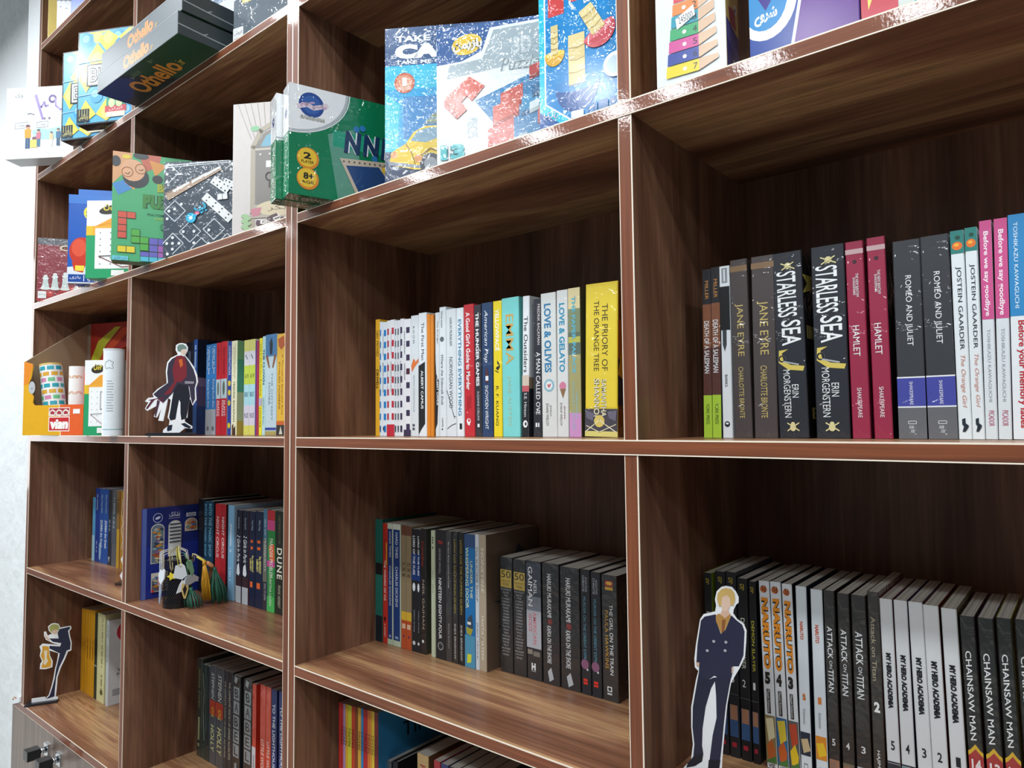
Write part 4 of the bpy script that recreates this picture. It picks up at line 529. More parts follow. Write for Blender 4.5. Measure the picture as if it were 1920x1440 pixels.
B('paperback_book', -0.4954, 0.167, -0.3926, 0.0226, 0.2149, 0.15, 0.00, '#1b2233', [('t', 'Ruth Reichl', 0.08, 0.2, 0.35, 0.6, '#b9c2d0'), ('t', '2 Girls in Paris', 0.27, 0.56, 0.2, 0.75, '#eef2f5', {'shear': 0.25}), ('p', [(0.2, 0.6), (0.55, 0.57), (0.75, 0.68), (0.5, 0.71), (0.1, 0.69)], '#dfe4ea'), ('r', 0.715, 0.82, '#3d2a30'), ('r', 0.82, 1, '#b4bac0')], 'navy novel with white script and white shoe shape, left of two', G, side='#3a2a38')
B('paperback_book', -0.4680, 0.167, -0.3926, 0.0257, 0.2156, 0.15, 0.00, '#1b2233', [('t', 'Ruth Reichl', 0.08, 0.2, 0.35, 0.6, '#b9c2d0'), ('t', '2 Girls in Paris', 0.27, 0.56, 0.2, 0.75, '#eef2f5', {'shear': 0.25}), ('p', [(0.2, 0.6), (0.55, 0.57), (0.75, 0.68), (0.5, 0.71), (0.1, 0.69)], '#dfe4ea'), ('r', 0.715, 0.82, '#3d2a30'), ('r', 0.82, 1, '#b4bac0')], 'navy novel with white script and white shoe shape, right of two', G, side='#7a2a34', front=[('t', 'TUESDAYS', 0.3, 0.6, 0.3, 0.6, '#c23a40')])
B('paperback_book', -0.4388, 0.167, -0.3926, 0.0235, 0.2155, 0.15, 0.00, '#182440', [('t', 'Matt Haig', 0.09, 0.2, 0.4, 0.7, '#b9c8dc', {'shear': 0.2}), ('t', 'The MIDNIGHT', 0.46, 0.64, 0.52, 0.82, '#e4dc7c', {'bold': 0.02}), ('t', 'LIBRARY', 0.5, 0.63, 0.18, 0.45, '#e4dc7c', {'bold': 0.02}), ('r', 0.3, 0.33, '#d9602a', 0.3, 0.7), ('r', 0.37, 0.4, '#d9602a', 0.3, 0.7), ('r', 0.74, 0.8, '#e06a34', 0.25, 0.7)], 'dark blue novel with yellow title and orange badge, left of two', G)
B('paperback_book', -0.4126, 0.167, -0.3926, 0.0312, 0.2176, 0.15, 0.00, '#182440', [('t', 'Matt Haig', 0.09, 0.2, 0.4, 0.7, '#b9c8dc', {'shear': 0.2}), ('t', 'The MIDNIGHT', 0.46, 0.64, 0.52, 0.82, '#e4dc7c', {'bold': 0.02}), ('t', 'LIBRARY', 0.5, 0.63, 0.18, 0.45, '#e4dc7c', {'bold': 0.02}), ('r', 0.3, 0.33, '#d9602a', 0.3, 0.7), ('r', 0.37, 0.4, '#d9602a', 0.3, 0.7), ('r', 0.74, 0.8, '#e06a34', 0.25, 0.7)], 'dark blue novel with yellow title and orange badge, right of two', G)
B('paperback_book', -0.3796, 0.167, -0.3926, 0.0157, 0.2254, 0.15, 0.00, '#4a7a94', [('r', 0.3, 0.72, '#6d6e60'), ('r', 0.72, 1, '#35323a'), ('t', 'SEA OF TRANQUILITY', 0.1, 0.62, 0.3, 0.72, '#dfe4ea'), ('t', 'EMILY ST JOHN', 0.74, 0.9, 0.2, 0.8, '#b9b6c0')], 'slim grey blue novel beside the bright floral novel', G)
B('paperback_book', -0.3621, 0.167, -0.3926, 0.0304, 0.2242, 0.15, 0.00, '#2f8a44', [('r', 0, 0.1, '#b82a34'), ('r', 0.1, 0.2, '#cf4a84'), ('p', [(0.2, 0.35), (0.9, 0.33), (1, 0.5), (0.4, 0.55)], '#d9582e'), ('r', 0.5, 0.56, '#c44a90'), ('r', 0.85, 1, '#47b25a'), ('t', 'PARADISE PROBLEM', 0.28, 0.66, 0.3, 0.75, '#e8ecd8'), ('t', 'CHRISTINA LAUREN', 0.64, 0.94, 0.3, 0.6, '#dfe8d0')], 'bright green novel with red and pink flowers', G)
B('paperback_book', -0.3295, 0.167, -0.3926, 0.0322, 0.2242, 0.15, 0.00, '#20251f', [('t', 'CHRISTOPHER RUOCCHIO', 0.04, 0.32, 0.35, 0.6, '#7d7a58'), ('t', 'DUNE', 0.36, 0.66, 0.2, 0.8, '#e6e2cc', {'bold': 0.02, 'space': 1.2}), ('t', 'FRANK HERBERT', 0.72, 0.94, 0.35, 0.65, '#b9b49a')], 'black novel with large pale capitals against the bookcase side', G)
# paperbacks in the left bay under eye level
G = 'paperbacks in the left bay under eye level'
B('paperback_book', -1.3525, 0.163, -0.3926, 0.0202, 0.1951, 0.15, 0.00, '#5aa9d4', [('r', 0.6, 1, '#a9d8ea')], 'thin light blue book at the left end beside the bookcase side panel', G)
B('paperback_book', -1.3305, 0.163, -0.3926, 0.0327, 0.2245, 0.15, 0.00, '#1d3f94', [('m', 0.08, 0.3, 0.35, 0.6, '#a9bde0'), ('m', 0.72, 0.88, 0.4, 0.6, '#a9bde0')], 'deep blue paperback left of the two mid-blue ones', G)
B('paperback_book', -1.2968, 0.163, -0.3926, 0.0325, 0.2246, 0.15, 0.00, '#2458a8', [('t', 'Nikos Kazantzakis', 0.08, 0.33, 0.35, 0.7, '#b9d4ec'), ('t', 'ZORBA the Greek', 0.42, 0.8, 0.25, 0.75, '#e8f2fa', {'bold': 0.02}), ('o', 0.85, 0.2, 0.3, 0.12, '#9fc4e0')], 'mid-blue paperback with white capitals, left of two', G)
B('paperback_book', -1.2633, 0.163, -0.3926, 0.0302, 0.2255, 0.15, 0.00, '#2458a8', [('t', 'Nikos Kazantzakis', 0.08, 0.33, 0.35, 0.7, '#b9d4ec'), ('t', 'ZORBA the Greek', 0.42, 0.8, 0.25, 0.75, '#e8f2fa', {'bold': 0.02})], 'mid-blue paperback with white capitals, right of two', G)
B('paperback_book', -1.2313, 0.163, -0.3926, 0.0239, 0.2247, 0.15, 0.00, '#26303e', [('m', 0.4, 0.55, 0.35, 0.65, '#9aa6b4'), ('p', [(0.2, 0.9), (0.7, 0.88), (0.5, 0.97)], '#b4bcc6')], 'dark slate paperback beside the grey one in the left bay', G)
B('paperback_book', -1.2046, 0.163, -0.3926, 0.0327, 0.2245, 0.15, 0.00, '#5d6168', [('r', 0.1, 0.4, '#4c585c'), ('r', 0.4, 0.7, '#545c68'), ('m', 0.1, 0.5, 0.35, 0.65, '#a4abb4')], 'grey mottled paperback beside the golden ones in the left bay', G)
B('paperback_book', -1.1698, 0.163, -0.3926, 0.0189, 0.2248, 0.15, 0.00, '#c19a32', [('r', 0, 0.5, '#8a6a3a'), ('m', 0.1, 0.3, 0.3, 0.7, '#4a3818')], 'slim mustard paperback with brown upper half', G)
B('paperback_book', -1.1490, 0.163, -0.3926, 0.0316, 0.2243, 0.15, 0.00, '#b3842c', [('r', 0, 1, '#7d4a1c', 0, 0.2), ('l', [(0.6, 0.1), (0.45, 0.3), (0.8, 0.42), (0.4, 0.5), (0.85, 0.62), (0.5, 0.75)], 0.08, '#d8dcd8')], 'golden brown paperback partly behind the divider', G)
# books in the lowest left bay
G = 'books in the lowest left bay'
B('paperback_book', -1.3845, 0.150, -0.7930, 0.0192, 0.2506, 0.155, 0.00, '#dfa01c', [], 'thin yellow book at the far left of its yellow set', G)
B('paperback_book', -1.3630, 0.150, -0.7930, 0.0190, 0.2525, 0.155, 0.00, '#dfa01c', [], 'second thin yellow book from the left of its set', G)
B('paperback_book', -1.3417, 0.150, -0.7930, 0.0187, 0.2544, 0.155, 0.00, '#dfa01c', [('m', 0.35, 0.58, 0.35, 0.65, '#8a5a10')], 'middle one of the five thin yellow books', G)
B('paperback_book', -1.3207, 0.150, -0.7930, 0.0185, 0.2563, 0.155, 0.00, '#dfa01c', [('m', 0.35, 0.58, 0.35, 0.65, '#8a5a10')], 'fourth thin yellow book from the left of its set', G)
B('paperback_book', -1.3000, 0.150, -0.7930, 0.0183, 0.2581, 0.155, 0.00, '#dfa01c', [('m', 0.35, 0.58, 0.35, 0.65, '#8a5a10')], 'thin yellow book touching the dark green spine', G)
B('paperback_book', -1.2783, 0.150, -0.7930, 0.0189, 0.2509, 0.155, 0.00, '#2b3a2c', [('r', 0.3, 0.5, '#1c241e'), ('r', 0.6, 0.62, '#8a9a80')], 'slim dark green book between yellow set and cream book', G)
B('paperback_book', -1.2576, 0.150, -0.7930, 0.0533, 0.2574, 0.155, 0.00, '#dddba4', [('m', 0.05, 0.9, 0.62, 0.75, '#8a8860'), ('e', 0.88, 0.7, 0.15, '#5a5a30')], 'cream book in the lowest left bay beside the dark green one', G, side='#cfcf9c')
B('paperback_book', -1.1922, 0.150, -0.7930, 0.0171, 0.2463, 0.155, 0.00, '#c9d2d4', [('t', 'ART OF THE', 0.05, 0.2, 0.4, 0.8, '#2a2e30'), ('t', 'WAR', 0.3, 0.5, 0.3, 0.7, '#8a9294')], 'white book whose cover with red disc faces right, by the divider', G, side='#d9dee0', front=[('o', 0.16, 0.36, 0.22, 0.13, '#c23a44'), ('h', 'A', 0.35, 0.5, 0.2, 0.5, '#23242c', {'bold': 0.04}), ('h', 'WAR', 0.58, 0.62, 0.16, 0.44, '#3a3a40'), ('h', 'MOR', 0.635, 0.67, 0.16, 0.44, '#3a3a40'), ('h', 'D', 0.7, 0.78, 0.24, 0.42, '#2a2a30'), ('m', 0.82, 0.9, 0.08, 0.24, '#9aa0a2')])
# novels in the low bay with the wrapped black books
G = 'novels in the low bay with the wrapped black books'
B('paperback_book', -0.6726, 0.166, -0.7930, 0.0228, 0.2354, 0.155, 0.00, '#2a3630', [('t', 'ABIGAIL OWEN', 0.1, 0.5, 0.3, 0.7, '#8d8a5c'), ('m', 0.6, 0.9, 0.3, 0.7, '#a9a67a')], 'dark mossy novel in crumpled film at the left of the low bay', G, wrap=True)
B('paperback_book', -0.6484, 0.166, -0.7930, 0.0185, 0.2261, 0.155, 0.00, '#1c3a38', [('l', [(0.3, 0.1), (0.6, 0.3), (0.4, 0.5), (0.7, 0.8)], 0.12, '#9aa08a')], 'dark green-black novel, second from left in the low bay', G, wrap=True)
B('paperback_book', -0.6288, 0.166, -0.7930, 0.0184, 0.2263, 0.155, 0.00, '#183034', [('l', [(0.4, 0.1), (0.5, 0.4), (0.3, 0.7)], 0.1, '#3a5a5a')], 'dark teal slim novel left of the grey pair with red patches', G, wrap=True)
B('paperback_book', -0.6090, 0.166, -0.7930, 0.0264, 0.2317, 0.155, 0.00, '#48525a', [('t', 'STEPHEN KING', 0.07, 0.52, 0.3, 0.75, '#dfe6e2', {'shear': 0.15}), ('r', 0.35, 0.5, '#b8402e'), ('t', 'KING', 0.42, 0.52, 0.3, 0.75, '#e4c23a', {'shear': 0.15}), ('t', 'HOLLY', 0.6, 0.87, 0.25, 0.8, '#e4e49a', {'shear': 0.15})], 'grey blue novel with red patch and yellow word, left of two', G, wrap=True)
B('paperback_book', -0.5803, 0.166, -0.7930, 0.0352, 0.2326, 0.155, 0.00, '#464d54', [('t', 'STEPHEN KING', 0.07, 0.52, 0.3, 0.75, '#dfe6e2', {'shear': 0.15}), ('r', 0.35, 0.5, '#b8402e'), ('t', 'KING', 0.42, 0.52, 0.3, 0.75, '#e4c23a', {'shear': 0.15}), ('t', 'HOLLY', 0.6, 0.87, 0.25, 0.8, '#e4e49a', {'shear': 0.15})], 'grey blue novel with red patch and yellow word, right of two', G, wrap=True)
B('paperback_book', -0.5437, 0.166, -0.7930, 0.0151, 0.2328, 0.155, 0.00, '#262e38', [('t', 'THE COMPLETE POETRY OF EDGAR ALLAN POE', 0.1, 0.86, 0.3, 0.65, '#c9cbb4')], 'navy slim poetry book, left of two', G, wrap=True)
B('paperback_book', -0.5268, 0.166, -0.7930, 0.0224, 0.2339, 0.155, 0.00, '#20262f', [('t', 'THE COMPLETE POETRY OF EDGAR ALLAN POE', 0.1, 0.86, 0.3, 0.65, '#c9cbb4')], 'navy slim poetry book, right of two', G, wrap=True)
B('paperback_book', -0.5012, 0.166, -0.7930, 0.0322, 0.2320, 0.155, 0.00, '#26282c', [('r', 0.0, 1, '#26282c'), ('r', 0.11, 0.235, '#8d989c', 0.1, 0.9), ('h', 'B', 0.13, 0.215, 0.25, 0.75, '#1e2226', {'bold': 0.01}), ('r', 0.25, 0.375, '#8d989c', 0.1, 0.9), ('h', 'A', 0.27, 0.355, 0.25, 0.75, '#1e2226', {'bold': 0.01}), ('r', 0.39, 0.515, '#8d989c', 0.1, 0.9), ('h', 'B', 0.41000000000000003, 0.495, 0.25, 0.75, '#1e2226', {'bold': 0.01}), ('r', 0.53, 0.655, '#8d989c', 0.1, 0.9), ('h', 'E', 0.55, 0.635, 0.25, 0.75, '#1e2226', {'bold': 0.01}), ('r', 0.67, 0.795, '#8d989c', 0.1, 0.9), ('h', 'L', 0.6900000000000001, 0.775, 0.25, 0.75, '#1e2226', {'bold': 0.01}), ('p', [(0.3, 0.0), (0.7, 0.02), (0.5, 0.08), (0.2, 0.06)], '#9aa4a6'), ('p', [(0.3, 0.86), (0.6, 0.84), (0.75, 1), (0.35, 1)], '#8d989c')], 'black novel with five grey letter tiles, left of two', G, wrap=True)
B('paperback_book', -0.4526, 0.166, -0.7930, 0.0339, 0.2333, 0.155, 0.00, '#26282c', [('r', 0.0, 1, '#26282c'), ('r', 0.11, 0.235, '#8d989c', 0.1, 0.9), ('h', 'B', 0.13, 0.215, 0.25, 0.75, '#1e2226', {'bold': 0.01}), ('r', 0.25, 0.375, '#8d989c', 0.1, 0.9), ('h', 'A', 0.27, 0.355, 0.25, 0.75, '#1e2226', {'bold': 0.01}), ('r', 0.39, 0.515, '#8d989c', 0.1, 0.9), ('h', 'B', 0.41000000000000003, 0.495, 0.25, 0.75, '#1e2226', {'bold': 0.01}), ('r', 0.53, 0.655, '#8d989c', 0.1, 0.9), ('h', 'E', 0.55, 0.635, 0.25, 0.75, '#1e2226', {'bold': 0.01}), ('r', 0.67, 0.795, '#8d989c', 0.1, 0.9), ('h', 'L', 0.6900000000000001, 0.775, 0.25, 0.75, '#1e2226', {'bold': 0.01}), ('p', [(0.3, 0.0), (0.7, 0.02), (0.5, 0.08), (0.2, 0.06)], '#9aa4a6'), ('p', [(0.3, 0.86), (0.6, 0.84), (0.75, 1), (0.35, 1)], '#8d989c')], 'black novel with five grey letter tiles, right of two', G, wrap=True)
B('paperback_book', -0.4168, 0.166, -0.7930, 0.0149, 0.2301, 0.155, 0.00, '#d9442c', [('r', 0.6, 1, '#d9dade'), ('m', 0.68, 0.8, 0.35, 0.65, '#8a8c94')], 'orange and white slim novel beside the letter-tile books', G, wrap=True, side='#c43a24')
B('paperback_book', -0.3839, 0.166, -0.7930, 0.0214, 0.2363, 0.155, 0.00, '#d9442c', [('t', 'LITTLE WOMEN', 0.5, 0.86, 0.25, 0.75, '#f2e6e0', {'bold': 0.01, 'shear': 0.15})], 'orange red novel with slanted white title, left of two', G, wrap=True)
B('paperback_book', -0.3605, 0.166, -0.7930, 0.0190, 0.2369, 0.155, 0.00, '#dd4a2e', [('t', 'LITTLE WOMEN', 0.5, 0.86, 0.25, 0.75, '#f2e6e0', {'bold': 0.01, 'shear': 0.15})], 'orange red novel with slanted white title, right of two', G, wrap=True)
B('paperback_book', -0.3393, 0.166, -0.7930, 0.0218, 0.2360, 0.155, 0.00, '#24356e', [('t', 'TO THE LIGHTHOUSE', 0.13, 0.74, 0.25, 0.7, '#e0e8f4', {'bold': 0.02}), ('t', 'WOOLF', 0.84, 0.95, 0.35, 0.65, '#a9bce0')], 'navy novel with white capitals beside the orange red pair', G, side='#1a2446')
B('paperback_book', -0.3098, 0.166, -0.7930, 0.0229, 0.2382, 0.155, 0.00, '#2a3c7a', [('t', 'TO THE LIGHTHOUSE', 0.13, 0.74, 0.25, 0.7, '#e0e8f4', {'bold': 0.02}), ('t', 'WOOLF', 0.84, 0.95, 0.35, 0.65, '#a9bce0')], 'navy novel with white capitals against the bookcase side', G)
# classics and novels in the middle bay below eye level
G = 'classics and novels in the middle bay below eye level'
B('hardcover_book', -0.0044, 0.178, -0.3926, 0.0235, 0.2308, 0.1445, 0.00, '#1f6a5e', [('r', 0.36, 0.455, '#14171c'), ('r', 0.79, 1, '#15202a'), ('r', 0, 1, '#2c8676', 0.02, 0.2)], 'tall teal hardcover with two black bands at the left end', G, hc=True, side='#1a5a50')
B('paperback_book', 0.0212, 0.178, -0.3926, 0.0126, 0.2247, 0.144, 0.00, '#c03224', [('t', 'THE WIZARD OF OZ', 0.31, 0.65, 0.3, 0.7, '#f2e6dc', {'bold': 0.01}), ('t', 'L F BAUM', 0.05, 0.26, 0.35, 0.65, '#8a2016'), ('o', 0.8, 0.5, 0.25, 0.02, '#5a160e'), ('t', 'A SIGNET', 0.84, 0.95, 0.35, 0.65, '#f0dcd0'), ('r', 0.16, 0.35, '#d9a03a', 0.75, 1)], 'slim red classic with white capitals beside the teal hardcover', G)
B('paperback_book', 0.0353, 0.178, -0.3926, 0.0141, 0.2254, 0.144, 0.00, '#c6d0b8', [('r', 0, 0.045, '#cfd6c4'), ('r', 0.955, 1, '#b9c9ae'), ('r', 0.045, 0.955, '#1d3c78', 0.08, 0.92), ('t', 'HARD TIMES', 0.07, 0.28, 0.35, 0.65, '#dfe6ee'), ('t', 'CHARLES DICKENS', 0.35, 0.68, 0.35, 0.65, '#dfe6ee'), ('r', 0.92, 0.94, '#8aa0c4', 0.3, 0.7)], 'navy classic with pale green ends, left of two', G)
B('paperback_book', 0.0502, 0.178, -0.3926, 0.0216, 0.2256, 0.144, 0.00, '#c6d0b8', [('r', 0, 0.045, '#cfd6c4'), ('r', 0.955, 1, '#b9c9ae'), ('r', 0.045, 0.955, '#1d3c78', 0.08, 0.92), ('t', 'HARD TIMES', 0.07, 0.28, 0.35, 0.65, '#dfe6ee'), ('t', 'CHARLES DICKENS', 0.35, 0.68, 0.35, 0.65, '#dfe6ee'), ('r', 0.92, 0.94, '#8aa0c4', 0.3, 0.7)], 'navy classic with pale green ends, right of two', G)
B('paperback_book', 0.0743, 0.178, -0.3926, 0.0132, 0.2251, 0.144, 0.00, '#8d7d60', [('r', 0, 0.08, '#6b4434'), ('r', 0.08, 0.7, '#8d7d60'), ('r', 0.7, 0.77, '#d9b23a'), ('r', 0.77, 1, '#b8502a'), ('h', 'LET MY', 0.3, 0.33, 0.15, 0.85, '#3a3226'), ('h', 'COUNTRY', 0.345, 0.375, 0.1, 0.9, '#3a3226'), ('h', 'AWAKE', 0.39, 0.42, 0.15, 0.85, '#3a3226'), ('m', 0.8, 0.84, 0.15, 0.85, '#e8d8b8'), ('e', 0.9, 0.5, 0.15, '#4a2a6a')], 'kraft brown book with orange foot, left of two', G)
B('paperback_book', 0.0881, 0.178, -0.3926, 0.0133, 0.2248, 0.144, 0.00, '#8d7d60', [('r', 0, 0.08, '#6b4434'), ('r', 0.08, 0.7, '#8d7d60'), ('r', 0.7, 0.77, '#d9b23a'), ('r', 0.77, 1, '#b8502a'), ('h', 'LET MY', 0.3, 0.33, 0.15, 0.85, '#3a3226'), ('h', 'COUNTRY', 0.345, 0.375, 0.1, 0.9, '#3a3226'), ('h', 'AWAKE', 0.39, 0.42, 0.15, 0.85, '#3a3226'), ('m', 0.8, 0.84, 0.15, 0.85, '#e8d8b8'), ('e', 0.9, 0.5, 0.15, '#4a2a6a')], 'kraft brown book with orange foot, right of two', G)
B('paperback_book', 0.1019, 0.178, -0.3926, 0.0133, 0.2206, 0.144, 0.00, '#23262b', [('r', 0.2, 0.42, '#1d3f7c'), ('t', 'LORD OF THE FLIES', 0.055, 0.375, 0.3, 0.72, '#eef2f5', {'bold': 0.015}), ('o', 0.475, 0.5, 0.28, 0.035, '#dfe6ec'), ('t', 'William Golding', 0.66, 0.84, 0.4, 0.65, '#b9bec4'), ('e', 0.93, 0.5, 0.28, '#c9ced2')], 'black classic with blue patch and white flame shape, left of two', G)
B('paperback_book', 0.1156, 0.178, -0.3926, 0.0098, 0.2204, 0.144, 0.00, '#23262b', [('r', 0.2, 0.42, '#1d3f7c'), ('t', 'LORD OF THE FLIES', 0.055, 0.375, 0.3, 0.72, '#eef2f5', {'bold': 0.015}), ('o', 0.475, 0.5, 0.28, 0.035, '#dfe6ec'), ('t', 'William Golding', 0.66, 0.84, 0.4, 0.65, '#b9bec4'), ('e', 0.93, 0.5, 0.28, '#c9ced2')], 'black classic with blue patch and white flame shape, right of two', G)
B('paperback_book', 0.1260, 0.178, -0.3926, 0.0139, 0.2232, 0.144, 0.00, '#1f2024', [('t', 'Coraline', 0.1, 0.3, 0.2, 0.7, '#a8362e', {'shear': 0.2}), ('t', 'NEIL GAIMAN', 0.41, 0.8, 0.35, 0.72, '#b9a894'), ('e', 0.9, 0.45, 0.2, '#e3e8ea')], 'black novel with small red script and pale author name', G, wrap=True, side='#34362e')
B('paperback_book', 0.1530, 0.178, -0.3926, 0.0101, 0.2224, 0.144, 0.00, '#c4ceb0', [('m', 0.05, 0.15, 0.35, 0.65, '#4a5240'), ('m', 0.32, 0.5, 0.4, 0.6, '#9aa488')], 'thin pale green book between two black novels', G)
B('paperback_book', 0.1649, 0.178, -0.3926, 0.0241, 0.2252, 0.144, 0.00, '#2a2a2e', [('h', 'TED', 0.085, 0.11, 0.25, 0.75, '#b83234', {'bold': 0.03}), ('t', 'GEORGE ORWELL', 0.145, 0.345, 0.35, 0.55, '#a8aaae'), ('t', 'NINETEEN EIGHTY-FOUR', 0.375, 0.845, 0.32, 0.62, '#eceef0', {'bold': 0.01}), ('g', 0.9, 0.5, 0.25, 0.07, '#e3e8ea'), ('g', 0.9, 0.5, 0.1, 0.06, '#e3e8ea')], 'wide black classic with white ring emblem at the foot', G)
B('paperback_book', 0.1897, 0.178, -0.3926, 0.0147, 0.2246, 0.144, 0.00, '#38393c', [('t', 'We Have Always Lived in the Castle', 0.08, 0.44, 0.35, 0.65, '#d4d6d8'), ('t', 'Shirley Jackson', 0.71, 0.9, 0.4, 0.65, '#b4b6b8')], 'dark grey novel in crinkled film beside the pumpkin-lettered pair', G, wrap=True)
B('paperback_book', 0.2063, 0.178, -0.3926, 0.0128, 0.2251, 0.144, 0.00, '#26282a', [('t', 'LONG LIVE THE PUMPKIN QUEEN', 0.06, 0.62, 0.3, 0.65, '#b9a43a'), ('t', 'SHEA ERNSHAW', 0.7, 0.97, 0.35, 0.65, '#d6d8d4', {'shear': 0.1})], 'black novel with mustard capitals in film, left of two', G, wrap=True)
B('paperback_book', 0.2206, 0.178, -0.3926, 0.0144, 0.2251, 0.144, 0.00, '#222426', [('t', 'LONG LIVE THE PUMPKIN QUEEN', 0.06, 0.62, 0.3, 0.65, '#b9a43a'), ('t', 'SHEA ERNSHAW', 0.7, 0.97, 0.35, 0.65, '#d6d8d4', {'shear': 0.1})], 'black novel with mustard capitals, right of two', G)
B('paperback_book', 0.2362, 0.178, -0.3926, 0.0236, 0.2237, 0.144, 0.00, '#1f74b4', [('r', 0, 0.1, '#33507c'), ('t', 'UNDER THE', 0.2, 0.48, 0.55, 0.78, '#dfe4b4', {'bold': 0.01}), ('t', 'WHISPERING DOOR', 0.1, 0.56, 0.1, 0.4, '#dfe4b4', {'bold': 0.01}), ('p', [(0.3, 0.63), (0.7, 0.6), (0.8, 0.7), (0.5, 0.72), (0.2, 0.68)], '#3a4a5a'), ('r', 0.66, 0.68, '#e8ecee', 0.25, 0.6), ('p', [(0.1, 0.7), (0.8, 0.71), (0.6, 0.76), (0.2, 0.75)], '#a8a23a'), ('r', 0.76, 1, '#4f96b8'), ('p', [(0.25, 0.9), (0.65, 0.9), (0.6, 0.96), (0.2, 0.97)], '#d4d83a')], 'bright blue novel with pale yellow capitals and house picture', G)
B('paperback_book', 0.2604, 0.178, -0.3926, 0.0088, 0.2255, 0.144, 0.00, '#d3dadf', [('t', 'The SUICIDE SHOP', 0.09, 0.5, 0.3, 0.7, '#2a2e32'), ('t', 'JEAN TEULE', 0.65, 0.92, 0.35, 0.65, '#3a3e42')], 'slim white novel with black capitals between blue and taupe books', G)
B('paperback_book', 0.2696, 0.178, -0.3926, 0.0155, 0.2258, 0.144, 0.00, '#b3a48e', [('t', 'HONEYBEE', 0.1, 0.43, 0.3, 0.7, '#ece6d6', {'bold': 0.01, 'shear': 0.15}), ('t', 'TRISTA MATEER', 0.59, 0.92, 0.3, 0.62, '#ece6d6', {'bold': 0.01, 'shear': 0.15})], 'taupe poetry book whose cover with dark leaves faces right', G, side='#6c5c4e', front=[('p', [(0.1, 0.5), (0.5, 0.52), (0.75, 0.6), (0.5, 0.57)], '#3a4046'), ('p', [(0.3, 0.4), (0.5, 0.35), (0.7, 0.5), (0.5, 0.5)], '#3a4046'), ('p', [(0.45, 0.3), (0.6, 0.1), (0.75, 0.2), (0.6, 0.35)], '#384048'), ('p', [(0.25, 0.5), (0.4, 0.42), (0.6, 0.7), (0.4, 0.62)], '#343a40'), ('p', [(0.2, 0.7), (0.5, 0.66), (0.7, 0.75), (0.4, 0.74)], '#343a40'), ('l', [(0.35, 0.85), (0.6, 0.6), (0.62, 0.25)], 0.03, '#4a443c'), ('p', [(0.4, 0.32), (0.5, 0.28), (0.5, 0.4)], '#7a4a3a')])
# dark paperbacks at the right of the middle bay below eye level
G = 'dark paperbacks at the right of the middle bay below eye level'
B('paperback_book', 0.2969, 0.200, -0.3926, 0.0270, 0.1889, 0.122, 0.00, '#25272a', [('r', 0.11, 0.265, '#c4aa4e', 0.06, 0.94), ('h', '50', 0.12, 0.18, 0.12, 0.88, '#26241c'), ('h', 'GREAT SHORT', 0.2, 0.215, 0.15, 0.85, '#5a4c20'), ('h', 'STORIES', 0.225, 0.25, 0.25, 0.75, '#5a4c20'), ('h', 'MAUPASSANT', 0.275, 0.291, 0.09999999999999996, 0.9000000000000001, '#b4b6b6'), ('h', 'BLISS', 0.3018, 0.31779999999999997, 0.27499999999999997, 0.7250000000000001, '#b4b6b6'), ('h', 'POE', 0.3286, 0.34459999999999996, 0.34500000000000003, 0.655, '#b4b6b6'), ('h', 'O HENRY', 0.35540000000000005, 0.37139999999999995, 0.20500000000000002, 0.795, '#b4b6b6'), ('h', 'CHEKHOV', 0.38220000000000004, 0.3982, 0.20500000000000002, 0.795, '#b4b6b6'), ('h', 'KIPLING', 0.40900000000000003, 0.425, 0.20500000000000002, 0.795, '#b4b6b6'), ('h', 'MUNRO', 0.4358, 0.4518, 0.27499999999999997, 0.7250000000000001, '#b4b6b6'), ('h', 'TWAIN', 0.4626, 0.4786, 0.27499999999999997, 0.7250000000000001, '#b4b6b6'), ('h', 'CRANE', 0.48940000000000006, 0.5054, 0.27499999999999997, 0.7250000000000001, '#b4b6b6'), ('h', 'CONRAD', 0.5162, 0.5322, 0.24, 0.76, '#b4b6b6'), ('h', 'BIERCE', 0.543, 0.5589999999999999, 0.24, 0.76, '#b4b6b6'), ('h', 'JAMES', 0.5698000000000001, 0.5858, 0.27499999999999997, 0.7250000000000001, '#b4b6b6'), ('h', 'TOLSTOY', 0.5966, 0.6126, 0.20500000000000002, 0.795, '#b4b6b6'), ('h', 'WOOLF', 0.6234, 0.6394, 0.27499999999999997, 0.7250000000000001, '#b4b6b6'), ('h', 'SAKI', 0.6502000000000001, 0.6662, 0.31, 0.6900000000000001, '#b4b6b6'), ('h', 'WHARTON', 0.677, 0.6930000000000001, 0.20500000000000002, 0.795, '#b4b6b6'), ('h', 'LARDNER', 0.7038, 0.7198, 0.20500000000000002, 0.795, '#b4b6b6'), ('h', 'PORTER', 0.7306, 0.7465999999999999, 0.24, 0.76, '#b4b6b6'), ('h', 'WELTY', 0.7574000000000001, 0.7734, 0.27499999999999997, 0.7250000000000001, '#b4b6b6'), ('h', 'SALINGER', 0.7842, 0.8002, 0.16999999999999998, 0.8300000000000001, '#b4b6b6'), ('h', 'JACKSON', 0.811, 0.827, 0.20500000000000002, 0.795, '#b4b6b6'), ('h', 'BOWEN', 0.8378, 0.8537999999999999, 0.27499999999999997, 0.7250000000000001, '#b4b6b6')], 'black story collection with gold square 50, left of two', G, wrap=True)
